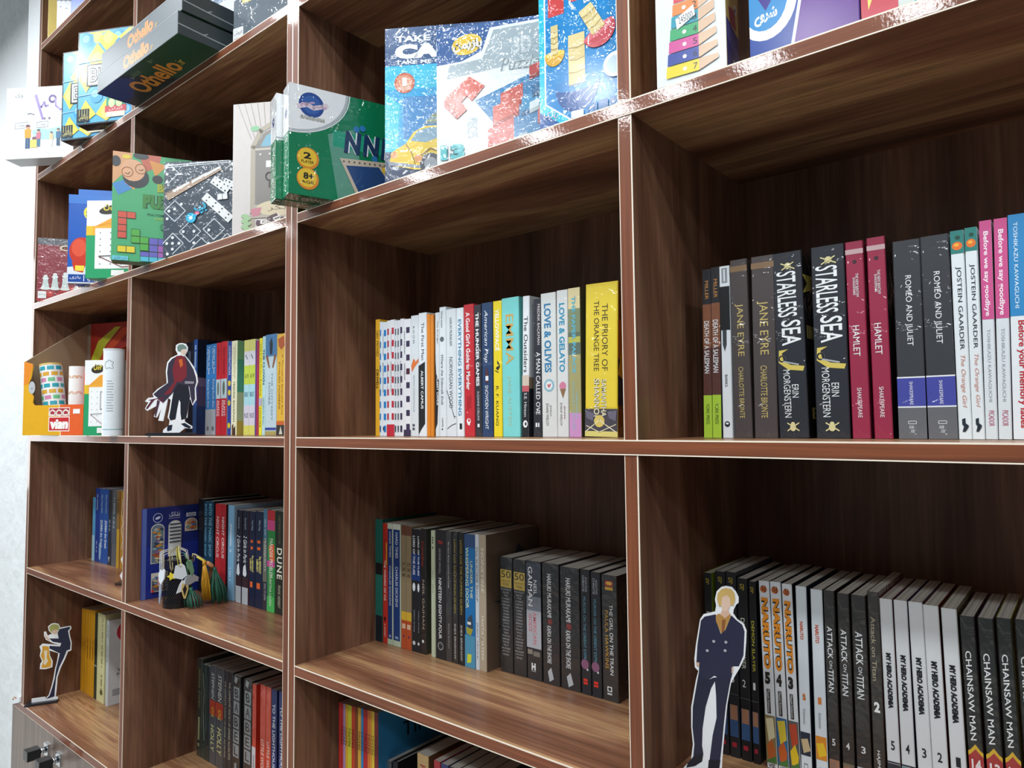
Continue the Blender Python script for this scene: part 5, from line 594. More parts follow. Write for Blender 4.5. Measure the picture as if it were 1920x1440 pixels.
B('paperback_book', 0.3258, 0.200, -0.3926, 0.0265, 0.1879, 0.122, 0.00, '#25272a', [('r', 0.11, 0.265, '#c4aa4e', 0.06, 0.94), ('h', '50', 0.12, 0.18, 0.12, 0.88, '#26241c'), ('h', 'GREAT SHORT', 0.2, 0.215, 0.15, 0.85, '#5a4c20'), ('h', 'STORIES', 0.225, 0.25, 0.25, 0.75, '#5a4c20'), ('h', 'MAUPASSANT', 0.275, 0.291, 0.09999999999999996, 0.9000000000000001, '#b4b6b6'), ('h', 'BLISS', 0.3018, 0.31779999999999997, 0.27499999999999997, 0.7250000000000001, '#b4b6b6'), ('h', 'POE', 0.3286, 0.34459999999999996, 0.34500000000000003, 0.655, '#b4b6b6'), ('h', 'O HENRY', 0.35540000000000005, 0.37139999999999995, 0.20500000000000002, 0.795, '#b4b6b6'), ('h', 'CHEKHOV', 0.38220000000000004, 0.3982, 0.20500000000000002, 0.795, '#b4b6b6'), ('h', 'KIPLING', 0.40900000000000003, 0.425, 0.20500000000000002, 0.795, '#b4b6b6'), ('h', 'MUNRO', 0.4358, 0.4518, 0.27499999999999997, 0.7250000000000001, '#b4b6b6'), ('h', 'TWAIN', 0.4626, 0.4786, 0.27499999999999997, 0.7250000000000001, '#b4b6b6'), ('h', 'CRANE', 0.48940000000000006, 0.5054, 0.27499999999999997, 0.7250000000000001, '#b4b6b6'), ('h', 'CONRAD', 0.5162, 0.5322, 0.24, 0.76, '#b4b6b6'), ('h', 'BIERCE', 0.543, 0.5589999999999999, 0.24, 0.76, '#b4b6b6'), ('h', 'JAMES', 0.5698000000000001, 0.5858, 0.27499999999999997, 0.7250000000000001, '#b4b6b6'), ('h', 'TOLSTOY', 0.5966, 0.6126, 0.20500000000000002, 0.795, '#b4b6b6'), ('h', 'WOOLF', 0.6234, 0.6394, 0.27499999999999997, 0.7250000000000001, '#b4b6b6'), ('h', 'SAKI', 0.6502000000000001, 0.6662, 0.31, 0.6900000000000001, '#b4b6b6'), ('h', 'WHARTON', 0.677, 0.6930000000000001, 0.20500000000000002, 0.795, '#b4b6b6'), ('h', 'LARDNER', 0.7038, 0.7198, 0.20500000000000002, 0.795, '#b4b6b6'), ('h', 'PORTER', 0.7306, 0.7465999999999999, 0.24, 0.76, '#b4b6b6'), ('h', 'WELTY', 0.7574000000000001, 0.7734, 0.27499999999999997, 0.7250000000000001, '#b4b6b6'), ('h', 'SALINGER', 0.7842, 0.8002, 0.16999999999999998, 0.8300000000000001, '#b4b6b6'), ('h', 'JACKSON', 0.811, 0.827, 0.20500000000000002, 0.795, '#b4b6b6'), ('h', 'BOWEN', 0.8378, 0.8537999999999999, 0.27499999999999997, 0.7250000000000001, '#b4b6b6')], 'black story collection with gold square 50, right of two', G, wrap=True)
B('paperback_book', 0.3541, 0.200, -0.3926, 0.0294, 0.1890, 0.122, 0.00, '#25272d', [('r', 0.02, 0.735, '#4a525c'), ('r', 0.02, 0.3, '#3a4250'), ('r', 0.3, 0.42, '#77808c'), ('r', 0.42, 0.735, '#b4b8c0'), ('t', 'GAIMAN', 0.05, 0.385, 0.12, 0.42, '#f0f2f4', {'bold': 0.01}), ('t', 'NEIL', 0.16, 0.285, 0.5, 0.72, '#f0f2f4'), ('t', 'AMERICAN', 0.43, 0.7, 0.45, 0.68, '#d0707a', {'bold': 0.01}), ('t', 'GODS', 0.45, 0.6, 0.15, 0.38, '#d0707a', {'bold': 0.01}), ('r', 0.75, 0.79, '#8a8478', 0.05, 0.4), ('r', 0.76, 0.8, '#7a766c', 0.45, 0.9), ('h', 'H', 0.86, 0.92, 0.32, 0.6, '#f0f2f4', {'bold': 0.06}), ('r', 0.925, 0.932, '#9aa0a4', 0.3, 0.62)], 'black and grey cloudy novel with white H at the foot', G, wrap=True)
B('paperback_book', 0.3861, 0.200, -0.3926, 0.0330, 0.1893, 0.122, 0.00, '#26282b', [('t', 'HARUKI MURAKAMI', 0.09, 0.45, 0.3, 0.55, '#e3e5e8', {'bold': 0.015, 'shear': 0.05}), ('e', 0.485, 0.45, 0.14, '#7c2a2c'), ('t', 'KAFKA ON THE SHORE', 0.52, 0.83, 0.28, 0.52, '#dfe2e4', {'bold': 0.01, 'shear': 0.1}), ('p', [(0.3, 0.9), (0.5, 0.86), (0.65, 0.95), (0.4, 0.98)], '#b9bec2')], 'thick black novel with small red dot, left of two', G, wrap=True)
B('paperback_book', 0.4215, 0.200, -0.3926, 0.0364, 0.1872, 0.122, 0.00, '#26282b', [('t', 'HARUKI MURAKAMI', 0.09, 0.45, 0.3, 0.55, '#e3e5e8', {'bold': 0.015, 'shear': 0.05}), ('e', 0.485, 0.45, 0.14, '#7c2a2c'), ('t', 'KAFKA ON THE SHORE', 0.52, 0.83, 0.28, 0.52, '#dfe2e4', {'bold': 0.01, 'shear': 0.1}), ('p', [(0.3, 0.9), (0.5, 0.86), (0.65, 0.95), (0.4, 0.98)], '#b9bec2')], 'thick black novel with small red dot, right of two', G, wrap=True)
B('paperback_book', 0.4600, 0.200, -0.3926, 0.0172, 0.1878, 0.122, 0.00, '#2a2c31', [('t', 'AGATHA', 0.06, 0.18, 0.52, 0.72, '#b9c0c8'), ('t', 'CHRISTIE', 0.05, 0.18, 0.22, 0.44, '#b9c0c8'), ('t', 'MURDER ON THE ORIENT EXPRESS', 0.22, 0.77, 0.28, 0.56, '#5f9cb0'), ('o', 0.76, 0.4, 0.4, 0.04, '#8a5a78'), ('e', 0.8, 0.65, 0.1, '#c9ced4'), ('r', 0.875, 0.895, '#d93a2a', 0.22, 0.66), ('r', 0.9, 0.92, '#d93a2a', 0.22, 0.66)], 'charcoal mystery with blue title and red emblem, left of two', G)
B('paperback_book', 0.4789, 0.200, -0.3926, 0.0173, 0.1861, 0.122, 0.00, '#2a2c31', [('t', 'AGATHA', 0.06, 0.18, 0.52, 0.72, '#b9c0c8'), ('t', 'CHRISTIE', 0.05, 0.18, 0.22, 0.44, '#b9c0c8'), ('t', 'MURDER ON THE ORIENT EXPRESS', 0.22, 0.77, 0.28, 0.56, '#5f9cb0'), ('o', 0.76, 0.4, 0.4, 0.04, '#8a5a78'), ('e', 0.8, 0.65, 0.1, '#c9ced4'), ('r', 0.875, 0.895, '#d93a2a', 0.22, 0.66), ('r', 0.9, 0.92, '#d93a2a', 0.22, 0.66)], 'charcoal mystery with blue title and red emblem, right of two', G)
B('paperback_book', 0.4982, 0.200, -0.3926, 0.0268, 0.1846, 0.122, 0.00, '#2c2d2e', [('r', 0.045, 0.09, '#a8362a', 0.25, 0.75), ('o', 0.065, 0.5, 0.2, 0.014, '#d9b040'), ('r', 0.095, 0.12, '#c9a23a', 0.25, 0.75), ('t', 'THE GIRL ON THE TRAIN', 0.235, 0.79, 0.5, 0.72, '#e6e8e8', {'bold': 0.005}), ('t', 'PAULA HAWKINS', 0.285, 0.745, 0.2, 0.42, '#c99a3a'), ('r', 0.885, 0.925, '#e3e8ea', 0.3, 0.6), ('e', 0.905, 0.45, 0.1, '#2c2d2e'), ('r', 0.935, 0.95, '#c9cccc', 0.3, 0.6)], 'thick charcoal thriller with white and gold title next to the divider', G, wrap=True, side='#1b1a1d')
# comic volumes lined up behind the standing figure
G = 'comic volumes lined up behind the standing figure'
B('comic_volume', 0.6878, 0.145, -0.3926, 0.0100, 0.2199, 0.13, 0.00, '#1f2224', [('t', 'DEMON SLAYER', 0.22, 0.5, 0.3, 0.68, '#dfe2e4'), ('h', '5', 0.56, 0.6, 0.3, 0.62, '#dfe2e4'), ('r', 0.66, 0.665, '#4a4d52'), ('r', 0.72, 0.89, '#3b5a86', 0.1, 0.9), ('r', 0.72, 0.8, '#a87a5c', 0.15, 0.85), ('r', 0.92, 0.945, '#a82a3a', 0.25, 0.7), ('h', 'SJ', 0.03, 0.065, 0.3, 0.7, '#c9b23a')], 'black comic volume with lime edge at the far left of the row', G, side='#8aa02c', cat='comic book')
B('comic_volume', 0.7033, 0.145, -0.3926, 0.0123, 0.2239, 0.13, 0.00, '#23262a', [('t', 'DEMON SLAYER', 0.22, 0.5, 0.3, 0.68, '#dfe2e4'), ('h', '4', 0.56, 0.6, 0.3, 0.62, '#dfe2e4'), ('r', 0.66, 0.665, '#4a4d52'), ('r', 0.72, 0.89, '#3b5a86', 0.1, 0.9), ('r', 0.72, 0.8, '#a87a5c', 0.15, 0.85), ('r', 0.92, 0.945, '#a82a3a', 0.25, 0.7), ('h', 'SJ', 0.03, 0.065, 0.3, 0.7, '#c9b23a')], 'black comic volume with yellow emblem behind the figure’s hair', G, cat='comic book')
B('comic_volume', 0.7167, 0.145, -0.3926, 0.0130, 0.2249, 0.13, 0.00, '#23262a', [('t', 'DEMON SLAYER', 0.22, 0.5, 0.3, 0.68, '#dfe2e4'), ('h', '3', 0.56, 0.6, 0.3, 0.62, '#dfe2e4'), ('r', 0.66, 0.665, '#4a4d52'), ('r', 0.72, 0.89, '#3b5a86', 0.1, 0.9), ('r', 0.72, 0.8, '#a87a5c', 0.15, 0.85), ('r', 0.92, 0.945, '#a82a3a', 0.25, 0.7), ('h', 'SJ', 0.03, 0.065, 0.3, 0.7, '#c9b23a')], 'black comic volume behind the figure’s shoulder', G, side='#2d3138', cat='comic book')
B('comic_volume', 0.7312, 0.145, -0.3926, 0.0128, 0.2188, 0.13, 0.00, '#1d1f22', [('t', 'DEMON SLAYER', 0.22, 0.5, 0.3, 0.68, '#dfe2d0'), ('h', '2', 0.56, 0.6, 0.3, 0.62, '#dfe2e4'), ('r', 0.66, 0.665, '#4a4d52'), ('r', 0.72, 0.89, '#3b5a86', 0.1, 0.9), ('r', 0.72, 0.8, '#a87a5c', 0.15, 0.85), ('r', 0.92, 0.945, '#a82a3a', 0.25, 0.7), ('h', 'SJ', 0.03, 0.065, 0.3, 0.7, '#c9b23a')], 'black comic volume numbered 2 right beside the figure', G, cat='comic book')
B('comic_volume', 0.7456, 0.145, -0.3926, 0.0089, 0.2168, 0.13, 0.00, '#1b1d20', [('t', 'DEMON SLAYER', 0.22, 0.5, 0.3, 0.68, '#c9c23a'), ('h', '1', 0.56, 0.6, 0.3, 0.62, '#dfe2e4'), ('r', 0.66, 0.665, '#4a4d52'), ('r', 0.72, 0.89, '#3b5a86', 0.1, 0.9), ('r', 0.72, 0.8, '#a87a5c', 0.15, 0.85), ('r', 0.92, 0.945, '#a82a3a', 0.25, 0.7), ('h', 'SJ', 0.03, 0.065, 0.3, 0.7, '#c9b23a')], 'black comic volume numbered 1 with yellow title', G, cat='comic book')
B('comic_volume', 0.7623, 0.145, -0.3926, 0.0127, 0.2195, 0.13, -1.00, '#dfe3e6', [('e', 0.045, 0.45, 0.33, '#c46a34'), ('h', 'SJ', 0.025, 0.062, 0.25, 0.65, '#3a2418'), ('t', 'NARUTO', 0.09, 0.475, 0.18, 0.82, '#e8922a', {'bold': 0.05, 'edge': '#26221e', 'ew': 0.05}), ('h', '5', 0.49, 0.555, 0.2, 0.7, '#26221e', {'bold': 0.07}), ('r', 0.58, 0.71, '#26221e', 0.3, 0.62), ('t', 'Masashi Kishimoto', 0.585, 0.705, 0.36, 0.56, '#e8eaea'), ('r', 0.72, 0.97, '#8a7a52', 0.02, 0.98), ('p', [(0.1, 0.74), (0.8, 0.73), (0.9, 0.83), (0.3, 0.86)], '#d9cfa8'), ('p', [(0.1, 0.88), (0.6, 0.84), (0.9, 0.9), (0.8, 0.95), (0.2, 0.95)], '#b8622e'), ('p', [(0.1, 0.96), (0.9, 0.93), (0.98, 0.97), (0.02, 0.97)], '#4d7a3e'), ('h', 'VIZ', 0.975, 0.993, 0.2, 0.8, '#3a2430', {'bold': 0.02})], 'white comic volume with orange title, numbered 5', G, side='#1c1e26', cat='comic book')
B('comic_volume', 0.7759, 0.145, -0.3926, 0.0127, 0.2201, 0.13, -1.00, '#dfe3e6', [('e', 0.045, 0.45, 0.33, '#c46a34'), ('h', 'SJ', 0.025, 0.062, 0.25, 0.65, '#3a2418'), ('t', 'NARUTO', 0.09, 0.475, 0.18, 0.82, '#e8922a', {'bold': 0.05, 'edge': '#26221e', 'ew': 0.05}), ('h', '4', 0.49, 0.555, 0.2, 0.7, '#26221e', {'bold': 0.07}), ('r', 0.58, 0.71, '#26221e', 0.3, 0.62), ('t', 'Masashi Kishimoto', 0.585, 0.705, 0.36, 0.56, '#e8eaea'), ('r', 0.72, 0.97, '#3d6a94', 0.02, 0.98), ('p', [(0.1, 0.74), (0.8, 0.73), (0.9, 0.83), (0.3, 0.86)], '#d9c23a'), ('p', [(0.1, 0.88), (0.6, 0.84), (0.9, 0.9), (0.8, 0.95), (0.2, 0.95)], '#c4602a'), ('p', [(0.1, 0.96), (0.9, 0.93), (0.98, 0.97), (0.02, 0.97)], '#4d7a3e'), ('h', 'VIZ', 0.975, 0.993, 0.2, 0.8, '#3a2430', {'bold': 0.02})], 'white comic volume with orange title, numbered 4', G, side='#1c1e26', cat='comic book')
B('comic_volume', 0.7898, 0.145, -0.3926, 0.0118, 0.2194, 0.13, -1.00, '#dfe3e6', [('e', 0.045, 0.45, 0.33, '#c46a34'), ('h', 'SJ', 0.025, 0.062, 0.25, 0.65, '#3a2418'), ('t', 'NARUTO', 0.09, 0.475, 0.18, 0.82, '#e8922a', {'bold': 0.05, 'edge': '#26221e', 'ew': 0.05}), ('h', '3', 0.49, 0.555, 0.2, 0.7, '#26221e', {'bold': 0.07}), ('r', 0.58, 0.71, '#26221e', 0.3, 0.62), ('t', 'Masashi Kishimoto', 0.585, 0.705, 0.36, 0.56, '#e8eaea'), ('r', 0.72, 0.97, '#5a5c58', 0.02, 0.98), ('p', [(0.1, 0.74), (0.8, 0.73), (0.9, 0.83), (0.3, 0.86)], '#b8482e'), ('p', [(0.1, 0.88), (0.6, 0.84), (0.9, 0.9), (0.8, 0.95), (0.2, 0.95)], '#e0c02a'), ('p', [(0.1, 0.96), (0.9, 0.93), (0.98, 0.97), (0.02, 0.97)], '#4d7a3e'), ('h', 'VIZ', 0.975, 0.993, 0.2, 0.8, '#3a2430', {'bold': 0.02})], 'white comic volume with orange title, numbered 3', G, side='#1c1e26', cat='comic book')
B('comic_volume', 0.8021, 0.145, -0.3926, 0.0121, 0.2190, 0.13, 0.00, '#d9e2e7', [('t', 'NARUTO', 0.185, 0.28, 0.3, 0.62, '#c4502e', {'bold': 0.04}), ('h', '2', 0.56, 0.595, 0.35, 0.65, '#d9803a', {'bold': 0.06, 'edge': '#3a2a1e'}), ('t', 'Kishimoto', 0.64, 0.72, 0.35, 0.58, '#7a8288', {'shear': 0.2}), ('r', 0.76, 0.88, '#2c3442', 0.05, 0.95), ('p', [(0.1, 0.8), (0.7, 0.79), (0.95, 0.85), (0.3, 0.87)], '#c9b48a'), ('r', 0.92, 0.96, '#8a9298', 0.3, 0.65), ('r', 0.928, 0.952, '#dfe5e8', 0.36, 0.6)], 'white comic volume with small red title, numbered 2', G, side='#283040', cat='comic book')
B('comic_volume', 0.8189, 0.145, -0.3926, 0.0130, 0.2177, 0.13, 0.00, '#d9e2e7', [('t', 'NARUTO', 0.185, 0.28, 0.3, 0.62, '#c4502e', {'bold': 0.04}), ('h', '1', 0.56, 0.595, 0.35, 0.65, '#d9803a', {'bold': 0.06, 'edge': '#3a2a1e'}), ('t', 'Kishimoto', 0.64, 0.72, 0.35, 0.58, '#7a8288', {'shear': 0.2}), ('r', 0.76, 0.88, '#d98a2e', 0.05, 0.95), ('p', [(0.1, 0.8), (0.7, 0.79), (0.95, 0.85), (0.3, 0.87)], '#e8c02e'), ('r', 0.92, 0.96, '#8a9298', 0.3, 0.65), ('r', 0.928, 0.952, '#dfe5e8', 0.36, 0.6)], 'white comic volume with small red title, numbered 1', G, side='#1c2028', cat='comic book')
B('comic_volume', 0.8333, 0.145, -0.3926, 0.0117, 0.2184, 0.13, 0.00, '#2b2927', [('t', 'ATTACK', 0.185, 0.35, 0.22, 0.7, '#e9ebec', {'bold': 0.01}), ('t', 'ON', 0.36, 0.4, 0.35, 0.62, '#e9ebec'), ('t', 'TITAN', 0.405, 0.52, 0.22, 0.7, '#e9ebec', {'bold': 0.01}), ('h', '5', 0.755, 0.79, 0.35, 0.65, '#d6d9da', {'bold': 0.02}), ('r', 0.86, 1, '#9a7058', 0.05, 0.95), ('p', [(0.1, 0.88), (0.6, 0.87), (0.8, 0.95), (0.2, 0.97)], '#8a6a58')], 'dark grey comic volume numbered 5', G, wrap=True, side='#1a1614', cat='comic book')
B('comic_volume', 0.8477, 0.145, -0.3926, 0.0127, 0.2173, 0.13, 0.00, '#2d2b29', [('t', 'ATTACK', 0.185, 0.35, 0.22, 0.7, '#e9ebec', {'bold': 0.01}), ('t', 'ON', 0.36, 0.4, 0.35, 0.62, '#e9ebec'), ('t', 'TITAN', 0.405, 0.52, 0.22, 0.7, '#e9ebec', {'bold': 0.01}), ('h', '4', 0.755, 0.79, 0.35, 0.65, '#d6d9da', {'bold': 0.02}), ('r', 0.86, 1, '#6e6450', 0.05, 0.95), ('p', [(0.1, 0.88), (0.6, 0.87), (0.8, 0.95), (0.2, 0.97)], '#8a6a58')], 'dark grey comic volume numbered 4', G, wrap=True, side='#1a1614', cat='comic book')
B('comic_volume', 0.8624, 0.145, -0.3926, 0.0151, 0.2176, 0.13, 0.00, '#2d2b29', [('t', 'ATTACK', 0.185, 0.35, 0.22, 0.7, '#e9ebec', {'bold': 0.01}), ('t', 'ON', 0.36, 0.4, 0.35, 0.62, '#e9ebec'), ('t', 'TITAN', 0.405, 0.52, 0.22, 0.7, '#e9ebec', {'bold': 0.01}), ('h', '3', 0.755, 0.79, 0.35, 0.65, '#d6d9da', {'bold': 0.02}), ('r', 0.86, 1, '#b4b8bc', 0.05, 0.95), ('p', [(0.1, 0.88), (0.6, 0.87), (0.8, 0.95), (0.2, 0.97)], '#8a6a58')], 'dark grey comic volume numbered 3', G, wrap=True, side='#2a1816', cat='comic book')
B('comic_volume', 0.8795, 0.145, -0.3926, 0.0116, 0.2234, 0.13, 0.00, '#37342f', [('t', 'Attack on Titan', 0.12, 0.43, 0.22, 0.62, '#a89c84', {'bold': 0.01}), ('h', '2', 0.53, 0.58, 0.25, 0.75, '#f0f2f2', {'bold': 0.05}), ('t', 'HAJIME ISAYAMA', 0.76, 1, 0.3, 0.62, '#e3e5e5', {'bold': 0.01, 'shear': 0.1})], 'charcoal comic volume with pale bold 2 taller than its neighbours', G, wrap=True, side='#5a3a2e', cat='comic book')
B('comic_volume', 0.8939, 0.145, -0.3926, 0.0124, 0.2178, 0.13, -0.60, '#d6d9da', [('t', 'MY HERO ACADEMIA', 0.265, 0.535, 0.3, 0.7, '#26282e', {'bold': 0.03, 'edge': '#20232a'}), ('h', '5', 0.69, 0.735, 0.35, 0.65, '#26282e', {'bold': 0.02}), ('r', 0.79, 0.797, '#26282e'), ('r', 0.8, 1, '#34363a'), ('p', [(0.1, 0.84), (0.7, 0.82), (0.95, 0.92), (0.3, 0.96)], '#a98470'), ('p', [(0, 0.82), (0.4, 0.81), (0.5, 0.86), (0, 0.88)], '#2c3a3e')], 'white comic volume with black capitals, numbered 5', G, side='#7a3a40', cat='comic book')
B('comic_volume', 0.9078, 0.145, -0.3926, 0.0129, 0.2183, 0.13, -0.60, '#d6d9da', [('t', 'MY HERO ACADEMIA', 0.265, 0.535, 0.3, 0.7, '#26282e', {'bold': 0.03, 'edge': '#20232a'}), ('h', '4', 0.69, 0.735, 0.35, 0.65, '#26282e', {'bold': 0.02}), ('r', 0.79, 0.797, '#26282e'), ('r', 0.8, 1, '#6a8a90'), ('p', [(0.1, 0.84), (0.7, 0.82), (0.95, 0.92), (0.3, 0.96)], '#a98470'), ('p', [(0, 0.82), (0.4, 0.81), (0.5, 0.86), (0, 0.88)], '#2c3a3e')], 'white comic volume with black capitals, numbered 4', G, side='#2a2444', cat='comic book')
B('comic_volume', 0.9234, 0.145, -0.3926, 0.0133, 0.2186, 0.13, -1.00, '#d9dcdd', [('t', 'MY HERO ACADEMIA', 0.265, 0.535, 0.3, 0.7, '#26282e', {'bold': 0.03, 'edge': '#20232a'}), ('h', '3', 0.69, 0.735, 0.35, 0.65, '#26282e', {'bold': 0.02}), ('r', 0.79, 0.797, '#26282e'), ('r', 0.8, 1, '#4d4a44'), ('p', [(0.1, 0.84), (0.7, 0.82), (0.95, 0.92), (0.3, 0.96)], '#a98470'), ('p', [(0, 0.82), (0.4, 0.81), (0.5, 0.86), (0, 0.88)], '#2c3a3e')], 'white comic volume with black capitals, numbered 3', G, side='#262448', cat='comic book')
B('comic_volume', 0.9371, 0.145, -0.3926, 0.0142, 0.2173, 0.13, -1.00, '#d9dcdd', [('t', 'MY HERO ACADEMIA', 0.265, 0.535, 0.3, 0.7, '#26282e', {'bold': 0.03, 'edge': '#20232a'}), ('h', '2', 0.69, 0.735, 0.35, 0.65, '#26282e', {'bold': 0.02}), ('r', 0.79, 0.797, '#26282e'), ('r', 0.8, 1, '#5a4a40'), ('p', [(0.1, 0.84), (0.7, 0.82), (0.95, 0.92), (0.3, 0.96)], '#a98470'), ('p', [(0, 0.82), (0.4, 0.81), (0.5, 0.86), (0, 0.88)], '#2c3a3e')], 'white comic volume with black capitals, numbered 2', G, side='#6a2a1e', cat='comic book')
B('comic_volume', 0.9536, 0.145, -0.3926, 0.0139, 0.2166, 0.13, -1.00, '#d9dcdd', [('t', 'MY HERO ACADEMIA', 0.265, 0.535, 0.3, 0.7, '#26282e', {'bold': 0.03, 'edge': '#20232a'}), ('h', '1', 0.69, 0.735, 0.35, 0.65, '#26282e', {'bold': 0.02}), ('r', 0.79, 0.797, '#26282e'), ('r', 0.8, 1, '#6a4438'), ('p', [(0.1, 0.84), (0.7, 0.82), (0.95, 0.92), (0.3, 0.96)], '#a98470'), ('p', [(0, 0.82), (0.4, 0.81), (0.5, 0.86), (0, 0.88)], '#2c3a3e')], 'white comic volume with black capitals, numbered 1', G, side='#6a6244', cat='comic book')
B('comic_volume', 0.9699, 0.145, -0.3926, 0.0128, 0.2114, 0.13, -1.00, '#232422', [('t', 'CHAINSAW MAN', 0.165, 0.585, 0.22, 0.62, '#eceeee', {'bold': 0.01, 'shear': -0.12}), ('p', [(0, 0.635), (0.2, 0.625), (0.5, 0.6), (0.8, 0.625), (1, 0.635), (1, 0.66), (0.8, 0.645), (0.5, 0.625), (0.2, 0.645), (0, 0.66)], '#d9b02a'), ('p', [(0, 0.655), (0.2, 0.645), (0.5, 0.622), (0.8, 0.645), (1, 0.655), (1, 0.745), (0, 0.745)], '#a83230'), ('h', '14', 0.67, 0.725, 0.18, 0.82, '#f0e4e2', {'bold': 0.03}), ('r', 0.745, 1, '#d3dade'), ('t', 'Tatsuki', 0.84, 0.92, 0.6, 0.78, '#4a5258', {'shear': 0.2}), ('t', 'Fujimoto', 0.83, 0.93, 0.36, 0.54, '#4a5258', {'shear': 0.2})], 'black comic volume with yellow zigzag and red band, numbered 14', G, wrap=True, side='#4a2430', cat='comic book')
B('comic_volume', 0.9851, 0.145, -0.3926, 0.0135, 0.2119, 0.13, -1.00, '#232624', [('t', 'CHAINSAW MAN', 0.165, 0.585, 0.22, 0.62, '#eceeee', {'bold': 0.01, 'shear': -0.12}), ('p', [(0, 0.635), (0.2, 0.625), (0.5, 0.6), (0.8, 0.625), (1, 0.635), (1, 0.66), (0.8, 0.645), (0.5, 0.625), (0.2, 0.645), (0, 0.66)], '#d9b02a'), ('p', [(0, 0.655), (0.2, 0.645), (0.5, 0.622), (0.8, 0.645), (1, 0.655), (1, 0.745), (0, 0.745)], '#a83230'), ('h', '13', 0.67, 0.725, 0.18, 0.82, '#f0e4e2', {'bold': 0.03}), ('r', 0.745, 1, '#d3dade'), ('t', 'Tatsuki', 0.84, 0.92, 0.6, 0.78, '#4a5258', {'shear': 0.2}), ('t', 'Fujimoto', 0.83, 0.93, 0.36, 0.54, '#4a5258', {'shear': 0.2})], 'black comic volume with yellow zigzag and red band, numbered 13', G, wrap=True, side='#232c5a', cat='comic book')
B('comic_volume', 1.0009, 0.145, -0.3926, 0.0125, 0.2145, 0.13, -1.00, '#232624', [('t', 'CHAINSAW MAN', 0.165, 0.585, 0.22, 0.62, '#eceeee', {'bold': 0.01, 'shear': -0.12}), ('p', [(0, 0.635), (0.2, 0.625), (0.5, 0.6), (0.8, 0.625), (1, 0.635), (1, 0.66), (0.8, 0.645), (0.5, 0.625), (0.2, 0.645), (0, 0.66)], '#d9b02a'), ('p', [(0, 0.655), (0.2, 0.645), (0.5, 0.622), (0.8, 0.645), (1, 0.655), (1, 0.745), (0, 0.745)], '#a83230'), ('h', '12', 0.67, 0.725, 0.18, 0.82, '#f0e4e2', {'bold': 0.03}), ('r', 0.745, 1, '#d3dade'), ('t', 'Tatsuki', 0.84, 0.92, 0.6, 0.78, '#4a5258', {'shear': 0.2}), ('t', 'Fujimoto', 0.83, 0.93, 0.36, 0.54, '#4a5258', {'shear': 0.2})], 'black comic volume with yellow zigzag and red band, numbered 12', G, wrap=True, side='#9aa23a', cat='comic book')
B('comic_volume', 1.0162, 0.145, -0.3926, 0.0129, 0.2155, 0.13, -1.00, '#232624', [('t', 'CHAINSAW MAN', 0.165, 0.585, 0.22, 0.62, '#eceeee', {'bold': 0.01, 'shear': -0.12}), ('p', [(0, 0.635), (0.2, 0.625), (0.5, 0.6), (0.8, 0.625), (1, 0.635), (1, 0.66), (0.8, 0.645), (0.5, 0.625), (0.2, 0.645), (0, 0.66)], '#d9b02a'), ('p', [(0, 0.655), (0.2, 0.645), (0.5, 0.622), (0.8, 0.645), (1, 0.655), (1, 0.745), (0, 0.745)], '#a83230'), ('h', '11', 0.67, 0.725, 0.18, 0.82, '#f0e4e2', {'bold': 0.03}), ('r', 0.745, 1, '#d3dade'), ('t', 'Tatsuki', 0.84, 0.92, 0.6, 0.78, '#4a5258', {'shear': 0.2}), ('t', 'Fujimoto', 0.83, 0.93, 0.36, 0.54, '#4a5258', {'shear': 0.2})], 'black comic volume with yellow zigzag and red band, cut by the picture edge', G, wrap=True, cat='comic book')
# colourful picture albums in the bottom middle bay
G = 'colourful picture albums in the bottom middle bay'
B('paperback_book', 0.0168, 0.080, -0.7930, 0.0056, 0.3181, 0.235, 0.00, '#c42a2a', [], 'far left red album, outermost of the colourful set', G, side='#c42a2a')
B('paperback_book', 0.0230, 0.080, -0.7930, 0.0060, 0.3185, 0.235, 0.00, '#b8302c', [('t', 'TINTIN', 0.12, 0.22, 0.2, 0.8, '#2a1a14')], 'second red album from the left of the colourful set', G, side='#b8302c')
B('paperback_book', 0.0296, 0.080, -0.7930, 0.0056, 0.3191, 0.235, 0.00, '#a88ab8', [('t', 'TINTIN', 0.12, 0.22, 0.2, 0.8, '#2a1a14')], 'lilac album between red and amber', G, side='#a88ab8')
B('paperback_book', 0.0358, 0.080, -0.7930, 0.0060, 0.3195, 0.235, 0.00, '#d9a52a', [('t', 'TINTIN', 0.12, 0.22, 0.2, 0.8, '#2a1a14')], 'amber album between lilac and lime', G, side='#d9a52a')
B('paperback_book', 0.0425, 0.080, -0.7930, 0.0103, 0.3200, 0.235, 0.00, '#d0cc3a', [('t', 'TINTIN', 0.12, 0.22, 0.2, 0.8, '#2a1a14')], 'lime yellow album in the colourful set', G, side='#d0cc3a')
B('paperback_book', 0.0534, 0.080, -0.7930, 0.0084, 0.3209, 0.235, 0.00, '#c8482e', [('t', 'TINTIN', 0.12, 0.22, 0.2, 0.8, '#2a1a14')], 'red orange album beside the lime one', G, side='#c8482e')
B('paperback_book', 0.0624, 0.080, -0.7930, 0.0078, 0.3216, 0.235, 0.00, '#8a4a2a', [], 'brown album in the middle of the colourful set', G, side='#8a4a2a')
B('paperback_book', 0.0708, 0.080, -0.7930, 0.0082, 0.3222, 0.235, 0.00, '#dba63a', [('t', 'TINTIN', 0.12, 0.22, 0.2, 0.8, '#2a1a14')], 'amber album beside the blue one', G, side='#dba63a')
B('paperback_book', 0.0796, 0.080, -0.7930, 0.0057, 0.3229, 0.235, 0.00, '#2f86c4', [('t', 'TINTIN', 0.12, 0.22, 0.2, 0.8, '#2a1a14')], 'sky blue spine album in the colourful set', G, side='#2f86c4')
